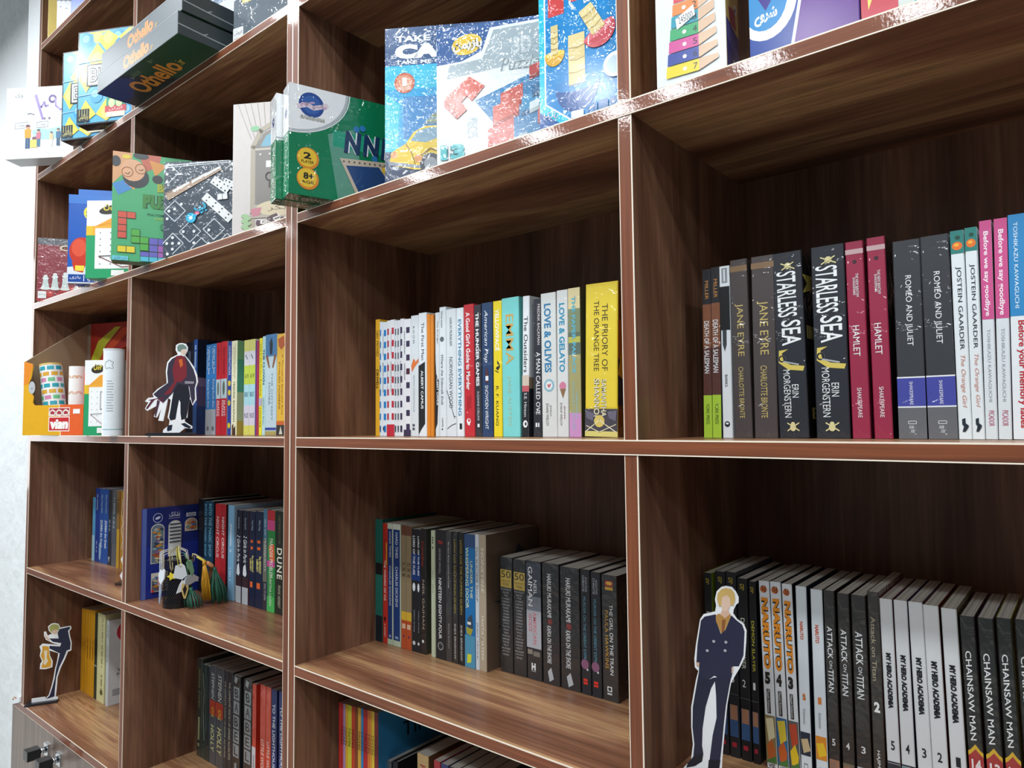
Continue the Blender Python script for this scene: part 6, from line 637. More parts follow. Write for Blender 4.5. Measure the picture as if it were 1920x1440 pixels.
B('paperback_book', 0.0859, 0.080, -0.7930, 0.0105, 0.3233, 0.235, 0.00, '#b8282e', [('t', 'TINTIN', 0.12, 0.22, 0.2, 0.8, '#2a1a14')], 'wide crimson album right of the blue one', G, side='#b8282e')
B('paperback_book', 0.0969, 0.080, -0.7930, 0.0070, 0.3242, 0.235, 0.00, '#d9782e', [('t', 'TINTIN', 0.12, 0.22, 0.2, 0.8, '#2a1a14')], 'orange album right of the crimson one', G, side='#d9782e')
B('paperback_book', 0.1045, 0.080, -0.7930, 0.0037, 0.3248, 0.235, 0.00, '#e0a23a', [('t', 'TINTIN', 0.12, 0.22, 0.2, 0.8, '#2a1a14')], 'thin apricot album in the colourful set', G, side='#e0a23a')
B('paperback_book', 0.1088, 0.080, -0.7930, 0.0060, 0.3251, 0.235, 0.00, '#e6c43a', [('t', 'TINTIN', 0.12, 0.22, 0.2, 0.8, '#2a1a14')], 'bright yellow thin album next to the dark red one', G, side='#e6c43a')
B('paperback_book', 0.1154, 0.080, -0.7930, 0.0096, 0.3256, 0.235, 0.00, '#7c2424', [('t', 'TINTIN', 0.12, 0.22, 0.2, 0.8, '#2a1a14')], 'dark red album whose blue cover faces right', G, side='#2f7fb0', front=[('h', 'TINTIN', 0.1, 0.18, 0.24, 0.78, '#1d2430', {'bold': 0.01})])
# thick dark books at the foot of the bottom middle bay
G = 'thick dark books at the foot of the bottom middle bay'
B('paperback_book', 0.1128, 0.100, -0.7930, 0.0222, 0.2408, 0.2, 0.00, '#5a6066', [('m', 0.1, 0.3, 0.3, 0.7, '#c9ccd0')], 'grey spined thick book in front of the blue album cover', G, wrap=True, side='#20242a')
B('hardcover_book', 0.1384, 0.100, -0.7930, 0.0129, 0.2437, 0.2, 0.00, '#23262b', [], 'black hardback between the grey spine and the beige book', G, hc=True, side='#1a1c20')
B('paperback_book', 0.2000, 0.100, -0.7930, 0.0265, 0.2751, 0.2, 0.00, '#c9a870', [('h', 'T', 0.06, 0.13, 0.25, 0.75, '#a8382e')], 'beige book with red lettering at the bottom edge', G, side='#6a5638')
B('paperback_book', 0.2388, 0.100, -0.7930, 0.0146, 0.2744, 0.2, 0.00, '#b83238', [('r', 0.1, 0.3, '#d9d0d0')], 'red topped book beside the beige one at the bottom edge', G)
B('paperback_book', 0.2552, 0.100, -0.7930, 0.0161, 0.2741, 0.2, 0.00, '#3a3f78', [], 'indigo book at the bottom edge beside the red one', G)
B('paperback_book', 0.2736, 0.100, -0.7930, 0.0187, 0.2746, 0.2, 0.00, '#2a2a2c', [], 'black book at the bottom edge beside the indigo one', G)
B('paperback_book', 0.2946, 0.100, -0.7930, 0.0228, 0.2759, 0.2, 0.00, '#2c2a2a', [], 'charcoal book at the bottom edge, page tops showing', G)
B('paperback_book', 0.3195, 0.100, -0.7930, 0.0222, 0.2785, 0.2, 0.00, '#3a3230', [], 'dark brown book at the bottom edge under the shelf', G)
B('paperback_book', 0.3438, 0.100, -0.7930, 0.0236, 0.2803, 0.2, 0.00, '#2c2a2a', [], 'black book at the bottom edge, last one whose pages show', G)
# ------------------------------------------------------------------ boxed games
def GB(name, bl, z, ang, W, H, D, col, label, group, side=None, wrap=False, rough=0.3, bottom=None, cat='board game box', top=None, bev=0.0012):
    """carton standing on its base: bl is the lower left front corner, ang the heading of its front edge"""
    r = empty(name, (bl[0], bl[1], z+0.0005), (0, 0, math.radians(ang))); tag(r, label, cat, group)
    side = side or col; cm, sm_, bm_, tm = M(col, rough, wrap), M(side, rough, wrap), M(bottom or side, rough, wrap), M(top or side, rough, wrap)
    mb = MB(); mb.box(0, W, 0, D, 0, H, [bm_, tm, cm, sm_, sm_, sm_])
    o = mb.build('carton', r)
    mod = o.modifiers.new('edges', 'BEVEL'); mod.width = bev; mod.segments = 2; mod.limit_method = 'ANGLE'
    f = dict(front=Face((0, 0, 0), (W, 0, 0), (0, 0, H), wrap, rough), right=Face((W, 0, 0), (0, D, 0), (0, 0, H), wrap, rough),
             left=Face((0, D, 0), (0, -D, 0), (0, 0, H), wrap, rough), bottom=Face((0, D, 0), (W, 0, 0), (0, -D, 0), wrap, rough))
    return r, f
def fin(r, f):
    for k, n in (('front', 'cover_print'), ('right', 'right_side_print'), ('left', 'left_side_print'), ('bottom', 'underside_print')):
        f[k].build(r, n, {'front': 'title_lettering', 'right': 'right_side_lettering', 'left': 'left_side_lettering', 'bottom': 'underside_lettering'}[k])
def person(F, x, y, s, shirt, legs, hair, skin='#d9a27c'):
    """tiny flat drawing of a standing person, s = height as a share of the face"""
    w = s*0.18
    F.rect(x-w*0.55, x-w*0.05, y-s*0.48, y, legs); F.rect(x+w*0.05, x+w*0.55, y-s*0.48, y, legs)
    F.poly([(x-w*0.8, y-s*0.82), (x+w*0.8, y-s*0.82), (x+w*0.7, y-s*0.44), (x-w*0.7, y-s*0.44)], shirt)
    F.circ(x, y-s*0.91, w*0.5, skin); F.ell(x, y-s*0.955, w*0.55, s*0.05, hair)
Z3, Z4, Z5 = TZ[3], TZ[4], TZ[5]
GT = 'boxed games on the upper shelves'
# white box hanging over the shelf end
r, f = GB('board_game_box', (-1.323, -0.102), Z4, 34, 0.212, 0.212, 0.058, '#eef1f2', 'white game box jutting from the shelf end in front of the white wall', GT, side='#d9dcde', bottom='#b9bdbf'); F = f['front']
F.text('\u0686\u06A9', .13, .25, .08, .16, '#5f7474', bold=.02); F.text('\u0628\u0627\u0632\u06CC \u0646\u0648\u0633\u062A\u0627\u0644\u0698\u06CC', .42, .70, .035, .085, '#8a949c')
F.poly([(.41, .12), (.45, .10), (.56, .46), (.53, .47)], '#8b76b8'); F.line([(.47, .26), (.52, .29), (.56, .22), (.58, .28), (.62, .27)], .03, '#8b76b8'); F.ring(.68, .18, .045, .03, '#7f69b0'); F.line([(.72, .18), (.73, .28), (.80, .34), (.90, .28)], .025, '#8b76b8')
F.circ(.57, .45, .018, '#6f6a86'); F.circ(.64, .45, .018, '#6f6a86'); F.line([(.32, .38), (.36, .37), (.42, .39)], .015, '#6f7480')
F.poly([(.38, .62), (.5, .58), (.62, .6), (.8, .57), (.86, .68), (.72, .74), (.46, .74)], '#a9dfe6')
for x0, x1 in ((.14, .32), (.46, .62)):
    F.line([(x0, .50), (x1, .485), (x1, .565), (x0, .575), (x0, .50)], .008, '#a9b2b8'); F.text('\u062F\u0648\u0633\u062A', x0+.03, x1-.03, .51, .555, '#8a949c')
person(F, .33, .86, .33, '#e8a23a', '#3d5f86', '#5a3a50'); F.rect(.37, .48, .74, .85, '#e8cf72'); F.rect(.4, .46, .7, .74, '#7a5a68'); person(F, .49, .84, .24, '#c9788a', '#4f7f9a', '#4a3a46'); person(F, .68, .84, .2, '#f0c39a', '#dfe6ea', '#3a4a5a'); person(F, .78, .84, .24, '#3f6f94', '#3a5a78', '#4a4a52')
F.text('\u06CC\u06A9 \u0628\u0627\u0632\u06CC \u062E\u0627\u0646\u0648\u0627\u062F\u06AF\u06CC', .56, .82, .915, .94, '#a4abb0')
fin(r, f)
# the two blue and yellow boxes
for bl, ang, lab in (((-0.911, -0.055), 28.0, 'blue and yellow bubble game box, nearer of two, beside the stacked dark boxes'), ((-1.052, -0.045), 26.0, 'blue and yellow bubble game box, further of two, beside the white box')):
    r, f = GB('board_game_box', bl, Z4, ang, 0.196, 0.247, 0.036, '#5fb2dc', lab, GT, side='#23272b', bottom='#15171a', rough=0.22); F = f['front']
    F.rect(0, 1, 0, 1, '#3a4046'); F.rect(.02, .98, .012, .985, '#62b4de')
    for j in range(-1, 5):
        for i in range(-1, 5):
            cx, cy = .14+i*.32+(.16 if j % 2 else 0), .1+j*.2
            if not (0.0 < cx < .96): continue
            h = [(max(.02, min(.98, cx+a)), max(.015, min(.983, cy+b))) for a, b in ((-.16, 0), (0, -.16), (.16, 0), (0, .16))]
            if (i+j) % 3: F.poly(h, '#f0d35a'); F.ell(max(.1, min(.9, cx)), max(.08, min(.92, cy)), .075, .06, '#f6e187')
            else: F.ell(max(.12, min(.88, cx)), max(.1, min(.9, cy)), .1, .082, '#4aa3d8'); F.ell(max(.12, min(.88, cx))-.02, max(.1, min(.9, cy))-.02, .055, .04, '#8fd0ee')
    for y in (.33, .68): F.line([(.02, y+.01), (.98, y-.02)], .012, '#9fc4d4')
    F.rect(.15, .92, .365, .60, '#23292f'); F.rect(.175, .90, .38, .585, '#eef0ee'); F.text('BINGO', .2, .86, .40, .565, '#23292f', bold=.05); F.text('BINGO', .21, .85, .415, .55, '#f4f6f4', bold=-.01)
    F.rect(.025, .2, .835, .975, '#23313b'); F.text('\u067E\u0627\u0631\u0627\u062F\u0627\u06CC\u0633', .045, .185, .89, .96, '#e6d98c', bold=.01)
    for k in range(4): F.line([(.05+k*.04, .845), (.05+k*.04, .91)], .008, '#d9cf8c')
    F.rect(.46, .74, .72, .84, '#2f9a78'); F.rect(.44, .76, .83, .9, '#c9505a'); F.rect(.46, .74, .895, .95, '#f2e6d0'); F.ell(.54, .8, .05, .05, '#cfe0a8'); F.ell(.65, .8, .05, .05, '#cfe0a8'); F.text('\u0627\u06CC\u0631\u0627\u0646', .5, .7, .845, .885, '#f4e8e6')
    b = f['bottom']; b.rect(.25, .75, .25, .75, '#3a3420'); b.text('\u067E\u0627\u0631\u0627\u062F\u0627\u06CC\u0633', .3, .7, .35, .7, '#c9a23a')
    fin(r, f)
# two stacked flat boxes lying half over the edge
for k, (dx, dy) in enumerate(((0, 0), (0.004, 0.006))):
    lab = 'lower of two stacked dark flat game boxes lettered in orange' if k == 0 else 'upper of two stacked dark flat game boxes lettered in orange'
    r, f = GB('board_game_box', (-0.6805+dx, -0.0895+dy), Z4+k*0.0492, 0.4, 0.395, 0.0478, 0.205, '#4b575d', lab, GT, side='#3a4449', bottom='#131c19', rough=0.42); F = f['front']
    F.text('Othello', .36, .68, .22, .86, '#e0783a', bold=.03, edge='#c9c04a', ew=.02); F.text('.ir', .69, .73, .6, .84, '#d9b04a'); F.line([(.0, .08), (1, .03)], .004, '#8d989c')
    f['right'].line([(0, .55), (.3, .62), (.75, .7)], .012, '#9aa4a8'); f['right'].line([(.25, .62), (.3, .5)], .01, '#9aa4a8')
    b = f['bottom']; b.poly([(.35, .0), (1, .0), (1, .45), (.55, .42)], '#1d4228'); b.poly([(.0, 0), (.3, 0), (.36, .12), (.12, .3), (0, .3)], '#1b2c6a')
    b.text('Othello', .22, .70, .13, .36, '#d98a34', bold=.03, shear=.1); b.text('.ir', .71, .76, .22, .32, '#d9b04a'); b.text('\u0627\u062A\u0644\u0644\u0648', .34, .46, .06, .12, '#7d9a6c'); b.text('8+', .60, .64, .04, .09, '#8aa07a')
    fin(r, f)
# film-wrapped grey box beside them, and the wrapped pale one behind them
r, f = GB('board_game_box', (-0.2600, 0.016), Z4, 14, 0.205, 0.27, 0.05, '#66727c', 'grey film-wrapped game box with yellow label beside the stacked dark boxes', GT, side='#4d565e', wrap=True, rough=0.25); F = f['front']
F.rect(.12, .95, .05, .44, '#ecd28a'); F.rect(.12, .95, .44, .66, '#ecd28a')
for x, y in ((.38, .52), (.5, .5), (.40, .58), (.52, .565), (.62, .4), (.72, .38)): F.ell(x, y, .055, .028, '#cf6a62', rot=-20)
F.rect(.0, .14, .84, .97, '#e9ecec'); F.text('\u0641\u0631\u0648\u0634', .02, .12, .86, .9, '#4a5258'); F.text('245000', .02, .12, .92, .95, '#8a5a5a')
fin(r, f)
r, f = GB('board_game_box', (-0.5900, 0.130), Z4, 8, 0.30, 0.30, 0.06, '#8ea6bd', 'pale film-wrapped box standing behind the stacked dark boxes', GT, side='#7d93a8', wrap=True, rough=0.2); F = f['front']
F.rect(.1, .9, .1, .6, '#dfe6ec'); F.rect(.15, .5, .2, .5, '#b4c6d6'); fin(r, f)
# top corner shelf
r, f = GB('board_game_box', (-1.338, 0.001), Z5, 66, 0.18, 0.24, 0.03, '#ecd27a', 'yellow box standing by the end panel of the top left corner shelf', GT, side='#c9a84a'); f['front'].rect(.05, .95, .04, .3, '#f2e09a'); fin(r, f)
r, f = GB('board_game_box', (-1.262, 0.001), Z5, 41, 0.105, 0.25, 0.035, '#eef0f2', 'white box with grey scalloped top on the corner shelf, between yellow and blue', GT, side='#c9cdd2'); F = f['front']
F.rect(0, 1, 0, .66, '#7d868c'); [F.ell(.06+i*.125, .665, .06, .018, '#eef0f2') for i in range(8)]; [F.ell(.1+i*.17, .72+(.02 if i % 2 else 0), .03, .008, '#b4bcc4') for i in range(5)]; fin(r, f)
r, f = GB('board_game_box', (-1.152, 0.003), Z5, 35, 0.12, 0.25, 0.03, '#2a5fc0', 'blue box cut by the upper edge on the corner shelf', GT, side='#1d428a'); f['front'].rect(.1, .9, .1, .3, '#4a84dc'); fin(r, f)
# -------- the games row over eye level, further bookcase
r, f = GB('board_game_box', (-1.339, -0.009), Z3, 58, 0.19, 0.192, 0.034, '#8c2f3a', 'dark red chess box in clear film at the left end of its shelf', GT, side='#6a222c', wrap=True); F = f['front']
F.rect(0, 1, 0, .1, '#5d5f66'); F.poly([(0, .1), (1, .1), (1, .16), (.1, .12)], '#7a4a52')
for i in range(5):
    for j in range(3):
        x0, y0 = -.05+i*.24+(.12-j*.05), .76+j*.085
        F.poly([(max(0, x0+.03), y0), (min(1, x0+.22), y0+.005), (min(1, x0+.19), min(1, y0+.08)), (max(0, x0), min(1, y0+.08))], '#c2453f' if (i+j) % 2 else '#a8353a')
F.text('CHESS', .30, .86, .105, .19, '#d9cfae', bold=.03, edge='#4a2a22'); F.text('2in1', .42, .58, .235, .29, '#d9b83a'); F.text('Classic Game', .42, .68, .33, .36, '#c9a8a4')
for x, h in ((.12, .22), (.25, .26), (.39, .28), (.55, .12)):
    b = .80 if h > .15 else .87; k = h
    F.poly([(x-.06, b), (x+.06, b), (x+.045, b-.05), (x+.03, b-k*.7), (x-.03, b-k*.7), (x-.045, b-.05)], '#c9d9d6'); F.ell(x, b, .07, .022, '#dfe9e6'); F.ell(x, b-k*.72, .045, .02, '#e6efec'); F.circ(x, b-k*.85, .03, '#dfe9e6')
F.rect(.02, .135, .845, .955, '#e9ecea'); F.text('\u0634\u0637\u0631\u0646\u062C', .03, .125, .875, .915, '#3f6f62'); F.rect(.56, .68, .88, .95, '#c85fae'); fin(r, f)
def pouch(bl, H, lab, main):
    r, f = GB('card_game_box', bl, Z3, 51.6, 0.135, H, 0.022, '#1f5cb8', lab, GT, side='#194a94', rough=0.25, cat='card game box'); F = f['front']
    F.rect(0, 1, 0, .1, '#3a7ace')
    if main:
        F.circ(.42, .2, .15, '#e8dc4a', 24); F.text('\u0633\u0648', .31, .53, .155, .245, '#2f6a3a', bold=.04)
        F.poly([(0, .82), (.3, .8), (.6, .84), (1, .86), (1, 1), (0, 1)], '#dfe6ee'); F.ell(.25, .64, .22, .16, '#c83a26', 24); F.ell(.2, .6, .13, .1, '#e0563a', 20); F.poly([(.08, .76), (.34, .76), (.28, .88), (.12, .86)], '#c83a26'); F.rect(.14, .3, .8, .86, '#f0d84a')
        for i in range(5): F.circ(.58+.06*(i % 2), .66+.045*i, .035, '#e8dc4a' if i % 2 else '#7ab4e8')
        F.rect(.02, .6, .9, .985, '#1d4a9a'); F.text('\u0628\u0627\u0632\u06CC', .05, .24, .915, .955, '#eef2f6'); F.line([(.3, .91), (.3, .975)], .012, '#eef2f6'); F.rect(.36, .4, .91, .955, '#eef2f6'); F.rect(.44, .48, .91, .955, '#eef2f6'); F.text('2-6', .36, .54, .96, .978, '#eef2f6')
    fin(r, f)
pouch((-0.982, -0.045), 0.237, 'blue card game box with yellow disc and round red shape', True)
pouch((-1.0005, -0.016), 0.262, 'plain blue box top showing behind the yellow-disc card game', False)
def geo(name, bl, z, ang, W, H, D, lab):
    r, f = GB(name, bl, z, ang, W, H, D, '#f2f3f2', lab, GT, side='#dfe2e0', bottom='#2f9a70', rough=0.3); F = f['front']
    F.poly([(.6, .12), (1, .06), (1, .2), (.5, .3)], '#cf6a62'); F.poly([(.12, .34), (.45, .2), (1, .18), (1, .32), (.1, .34)], '#efa83f'); F.rect(0, 1, .33, .46, '#f0b03f'); F.rect(0, 1, .45, 1, '#2fa06a'); F.rect(0, .1, .33, .45, '#e8c23a')
    F.ell(.38, .12, .19, .055, '#3a3630', rot=-10); F.text('\u0686\u06CC\u0646', .26, .5, .05, .14, '#e8d24a', bold=.03, edge='#3a3630')
    F.rect(.14, .98, .36, .88, '#f4f6f5')
    for i in range(5):
        for j in range(6): F.circ(.22+i*.16, .42+j*.08, .012, '#8a929a', 8)
    F.line([(.48, .42), (.48, .66), (.8, .58), (.82, .46), (.48, .42)], .012, '#4a5258'); F.line([(.2, .72), (.9, .70)], .012, '#4a5258'); F.line([(.2, .72), (.56, .86), (.9, .84)], .012, '#8a4a4a'); F.rect(.4, .6, .9, .97, '#f0f2f0')
    fin(r, f)
geo('board_game_box', (-0.882, -0.036), Z3, 40, 0.165, 0.201, 0.036, 'white and green dotted-grid game box between blue card game and green puzzle box')
# green polyomino puzzle
r, f = GB('board_game_box', (-0.626, -0.073), Z3, 63, 0.165, 0.254, 0.04, '#4fb078', 'green block puzzle box with drawn child\u2019s face jutting over the edge', GT, side='#3f9060', bottom='#3a6a48', rough=0.3); F = f['front'] = Face((0, 0, 0), (0.125, 0, 0), (0, 0, 0.254), False, 0.3)
F.poly([(0, 0), (.32, 0), (.3, .12), (.0, .3)], '#e0a878'); F.poly([(.4, .0), (.8, .0), (.75, .1), (.55, .16)], '#c96a52'); F.poly([(.6, .05), (.9, .08), (.7, .2)], '#e09a4a'); F.poly([(.35, .14), (.55, .2), (.4, .28)], '#3a74b4'); F.poly([(.0, .3), (.25, .24), (.35, .32), (.1, .4)], '#4a8fd0'); F.poly([(.2, .28), (.38, .24), (.36, .34)], '#e8a04a')
F.ell(.38, .22, .22, .1, '#2f3438', rot=15); F.ell(.33, .16, .2, .1, '#e6b088', rot=15); F.ell(.74, .22, .09, .04, '#2f3438'); F.ell(.46, .02, .13, .03, '#3a4044'); F.ell(.05, .09, .08, .05, '#3a4044'); F.ell(.22, .04, .07, .02, '#ecd24a')
F.ring(.24, .18, .09, .014, '#a8683a'); F.ring(.46, .14, .09, .014, '#a8683a'); F.line([(.2, .19), (.25, .2), (.28, .18)], .012, '#4a3a30'); F.line([(.43, .15), (.47, .155), (.5, .14)], .012, '#4a3a30')
F.text('BIG', .74, 1.0, .26, .34, '#a9b42e', bold=.06, edge='#26281e'); F.text('PUZ', .5, 1.0, .37, .50, '#3f8a3e', bold=.07, edge='#1d3020', ew=.04); F.text('POLYOMINO', .58, .98, .545, .565, '#1d4a34', bold=.01); F.text('HARDY', .7, .95, .58, .6, '#b8cc4a')
def cells(cs, c, x, y, w, h):
    for i, j in cs: F.rect(x+i*w, x+(i+1)*w, y+j*h, y+(j+1)*h, '#22402e'); F.rect(x+i*w+.006, x+(i+1)*w-.006, y+j*h+.004, y+(j+1)*h-.004, c)
cells([(0, 0), (1, 0), (0, 1), (0, 2), (0, 3)], '#d95a48', .1, .545, .145, .062)
cells([(0, 0), (1, 0)], '#ecd83a', .1, .86, .145, .062); cells([(0, 0), (0, 1), (1, 1), (1, 2)], '#57b24a', .32, .7, .145, .065); cells([(0, 0), (1, 0), (0, 1), (0, 2), (-1, 2)], '#6f6ac4', .62, .77, .145, .065); cells([(0, 0), (0, 1)], '#b06ac0', .765, .835, .145, .065); cells([(0, 0), (1, 0), (2, 0)], '#58c4dc', .475, .945, .145, .05)
F.rect(.02, .28, .955, .995, '#6fd0dc'); F.text('\u0628\u0627\u0632\u06CC \u0641\u06A9\u0631\u06CC', .05, .26, .96, .99, '#4a3a8a'); F.ell(.84, .66, .05, .03, '#3f9060')
fin(r, f)
# slate domino box
r, f = GB('board_game_box', (-0.512, -0.008), Z3, 36, 0.19, 0.217, 0.032, '#44505c', 'slate box printed with white dominoes beside the green puzzle', GT, side='#343d46', wrap=True, rough=0.28); F = f['front']
F.line([(0.0, .04), (.8, .0)], .012, '#dfe6ea'); F.line([(0.0, .06), (.8, .02)], .008, '#dfe6ea')
for (x, y, rot) in ((.05, .12, 0), (.14, .52, 0), (.88, .09, 0), (.12, .86, 0), (.33, .74, 0), (.62, .72, 0), (.47, .92, 0), (.78, .88, 0)):
    F.line([(x-.13, y), (x, y-.11), (x+.13, y), (x, y+.11), (x-.13, y)] if 0.13 < x < .87 else [(max(0, x-.13), y), (x, max(0, y-.11)), (min(1, x+.13), y), (x, y+.11)], .01, '#cfd8de')
for x, y in ((.03, .06), (.12, .08), (.04, .13), (.04, .21), (.04, .36), (.14, .5), (.22, .45), (.07, .52), (.05, .6), (.12, .86), (.05, .86), (.2, .86), (.12, .8), (.12, .92), (.06, .97), (.25, .74), (.38, .74), (.56, .73), (.38, .86), (.56, .87), (.7, .85), (.84, .05), (.9, .03), (.82, .1), (.9, .13), (.96, .07), (.86, .16)): F.circ(x, y, .018, '#e6ecef', 10)
F.poly([(.02, .33), (.68, .06), (.71, .1), (.06, .41)], '#b39a84'); F.poly([(.02, .33), (.68, .06), (.69, .075), (.03, .35)], '#8a7666')
for a in (.12, .34, .5): F.poly([(a, .30-(a-.12)*.41), (a+.19, .215-(a-.12)*.41), (a+.2, .235-(a-.12)*.41), (a+.01, .325-(a-.12)*.41)], '#e4e8ea')
def dom(x, y, L, rot):
    c, s_ = math.cos(math.radians(rot)), math.sin(math.radians(rot)); hw = .05
    P = lambda a, b: (x+a*c-b*s_, y+(a*s_+b*c)*F.w/F.h)
    F.poly([P(0, -hw), P(L, -hw), P(L, hw), P(0, hw)], '#e9eef0')
    for i in range(4):
        for b in (-.025, .025): F.circ(*P(L*(.14+.24*i), b), .011, '#2f363c', 8)
dom(.50, .37, .44, 42); dom(.60, .20, .24, 36); F.poly([(.66, .36), (.78, .35), (.785, .41), (.665, .42)], '#e9eef0'); F.line([(.72, .355), (.725, .415)], .008, '#5a646c'); dom(.73, .23, .2, 25)
F.circ(.345, .60, .06, '#2fb4dc', 20); F.circ(.345, .60, .022, '#eef4f6', 12); F.text('\u0628\u067E\u0631', .36, .54, .46, .58, '#2fb4dc', bold=.02, rot=25); F.ell(.42, .55, .03, .02, '#cf6a8a')
fin(r, f)
# stone door riddle box
r, f = GB('board_game_box', (-0.229, 0.001), Z3, 31, 0.2, 0.268, 0.03, '#d3cdc9', 'pale stone-door riddle box next to the slate domino box', GT, side='#b9b2ac', rough=0.3); F = f['front']
for k in range(9): F.line([(.05+k*.07, 0.0), (.2+k*.04, .28)], .006, '#a8a29c')
F.ell(.24, .2, .05, .02, '#8fc49a'); F.line([(.22, .98), (.22, .34), (.3, .22), (.42, .17), (.6, .17), (.72, .22), (.8, .34), (.8, .98)], .05, '#b4ac9c'); F.poly([(.25, .78), (.25, .34), (.33, .24), (.44, .2), (.58, .2), (.7, .24), (.77, .34), (.77, .78)], '#8e8a86'); F.poly([(.3, .34), (.36, .26), (.46, .225), (.56, .225), (.64, .25), (.7, .3), (.7, .34)], '#7fb4c8')
F.line([(.25, .36), (.77, .36)], .02, '#c9c2b4'); F.line([(.51, .36), (.51, .78)], .02, '#c9c2b4'); F.rect(.36, .66, .45, .5, '#eceae6'); F.text('\u0631\u0627\u0632 \u062F\u0631', .42, .6, .46, .49, '#8a8680'); F.ring(.4, .57, .04, .014, '#5a5652'); F.ring(.62, .57, .04, .014, '#5a5652'); F.line([(.4, .6), (.4, .65)], .02, '#5a5652')
for k in range(5): F.circ(.3+k*.1, .4, .012, '#d9d6d0', 8)
for k in range(3): F.poly([(.23-.02*k, .78+.035*k), (.79+.02*k, .78+.035*k), (.81+.02*k, .81+.035*k), (.21-.02*k, .81+.035*k)], '#a39d94' if k % 2 else '#b9b3a8')
F.ell(.5, .81, .24, .06, '#d9cdb0'); F.text('\u0641\u06A9\u0631', .38, .62, .79, .835, '#7a6a5a'); F.poly([(.2, .81), (.32, .8), (.3, .86), (.22, .87)], '#c98a96')
F.text('\u0633\u06A9\u0646\u06A9', .26, .9, .85, .95, '#6a5a60', bold=.05, edge='#f0eeec', ew=.05); F.rect(.15, 1, .955, .975, '#b8a9a4'); [F.ell(.14+.03*(k % 2), .86+.02*k, .04, .015, '#a4c49a') for k in range(6)]
fin(r, f)
# -------- nearer bookcase, same level
inw = (-math.sin(math.radians(71.6)), math.cos(math.radians(71.6)))
for k in range(2):
    s = 0.0405*k; bl = (0.0827+inw[0]*s-0.002*k, -0.072+inw[1]*s-0.011*k)
    lab = 'green game box with white corner, its broad printed face in view' if k == 0 else 'green game box squeezed behind its twin, only its narrow end in view'
    r, f = GB('board_game_box', bl, Z3, 71.6, 0.185, 0.186 if k == 0 else 0.181, 0.036, '#0f7d52', lab, GT, side='#128a5a', bottom='#1d5a38', wrap=True, rough=0.18, top='#e6e9ea'); F = f['front']
    F.rect(0, 1, 0, 1, '#0e7a50'); F.poly([(.35, .4), (.62, .3), (.7, 1), (.45, 1)], '#5f9a84'); F.rect(.4, .95, .35, .5, '#1d9a7a')
    pts = [(0, 0), (.52, 0)]+[(.52*math.cos(t*math.pi/20), .415*math.sin(t*math.pi/20)) for t in range(1, 10)]+[(0, .415)]
    F.poly([(a*1.05, b*1.05) for a, b in pts], '#b4bcc0'); F.poly(pts, '#eef1f2'); F.line([(a*1.07, b*1.06) for a, b in pts[1:]], .01, '#e8ecec')
    F.circ(.2, .165, .115, '#2f4f94', 24); F.circ(.2, .165, .085, '#3a62a8', 20); F.line([(.08, .2), (.16, .17), (.22, .19), (.3, .16), (.34, .14)], .04, '#e0d3dc'); F.text('\u0633\u0631\u06AF\u0631\u0645', .1, .34, .13, .2, '#c9aac4', bold=.05); F.text('SARGARM', .1, .32, .27, .305, '#c9c8bc', bold=.02, edge='#7a7f84')
    for y, a, b in ((.66, '2', 'PLAYER'), (.845, '8+', 'AGE')): F.circ(.17, y, .1, '#d98a2e', 24); F.circ(.165, y-.008, .085, '#e8c23a', 24); F.text(a, .13, .2 if len(a) == 1 else .225, y-.055, y+.005, '#23281e', bold=.04); F.text(b, .11, .225, y+.018, y+.045, '#4a3a1a', bold=.02)
    for i, x in enumerate((.5, .68, .86)): F.text('N', x, min(1, x+.17), .33, .54, '#1d3a5c', bold=.05, shear=.12, edge='#e6eef0', ew=.045)
    for x, y in ((.62, .3), (.68, .28), (.8, .55)): F.circ(x, y, .03, '#2f7ab4')
    F.poly([(.46, .6), (.95, .56), (1, .6), (1, 1), (.66, 1)], '#c9bca8'); F.poly([(.52, .66), (.84, .62), (1, .82), (1, .98), (.7, 1)], '#2a4a7c'); F.poly([(.86, .6), (1, .58), (1, .78)], '#a39070'); [F.circ(.5+.05*i, .625-.004*i, .01, '#6a6250', 8) for i in range(9)]; F.circ(.9, .64, .03, '#e8c23a'); F.circ(.97, .66, .03, '#e8a83a'); F.ell(.74, .9, .06, .06, '#16243a')
    L = f['left']; L.rect(0, 1, 0, .42, '#e9ecee'); L.rect(0, 1, .42, .435, '#f4f6f6'); L.ell(.5, .25, .2, .045, '#4a4f84'); L.text('MANCALA', .3, .7, .5, .95, '#dfe6e2', down=True)
    f['bottom'].text('MANCALA', .15, .5, .3, .7, '#b9a894', bold=.02)
    fin(r, f)
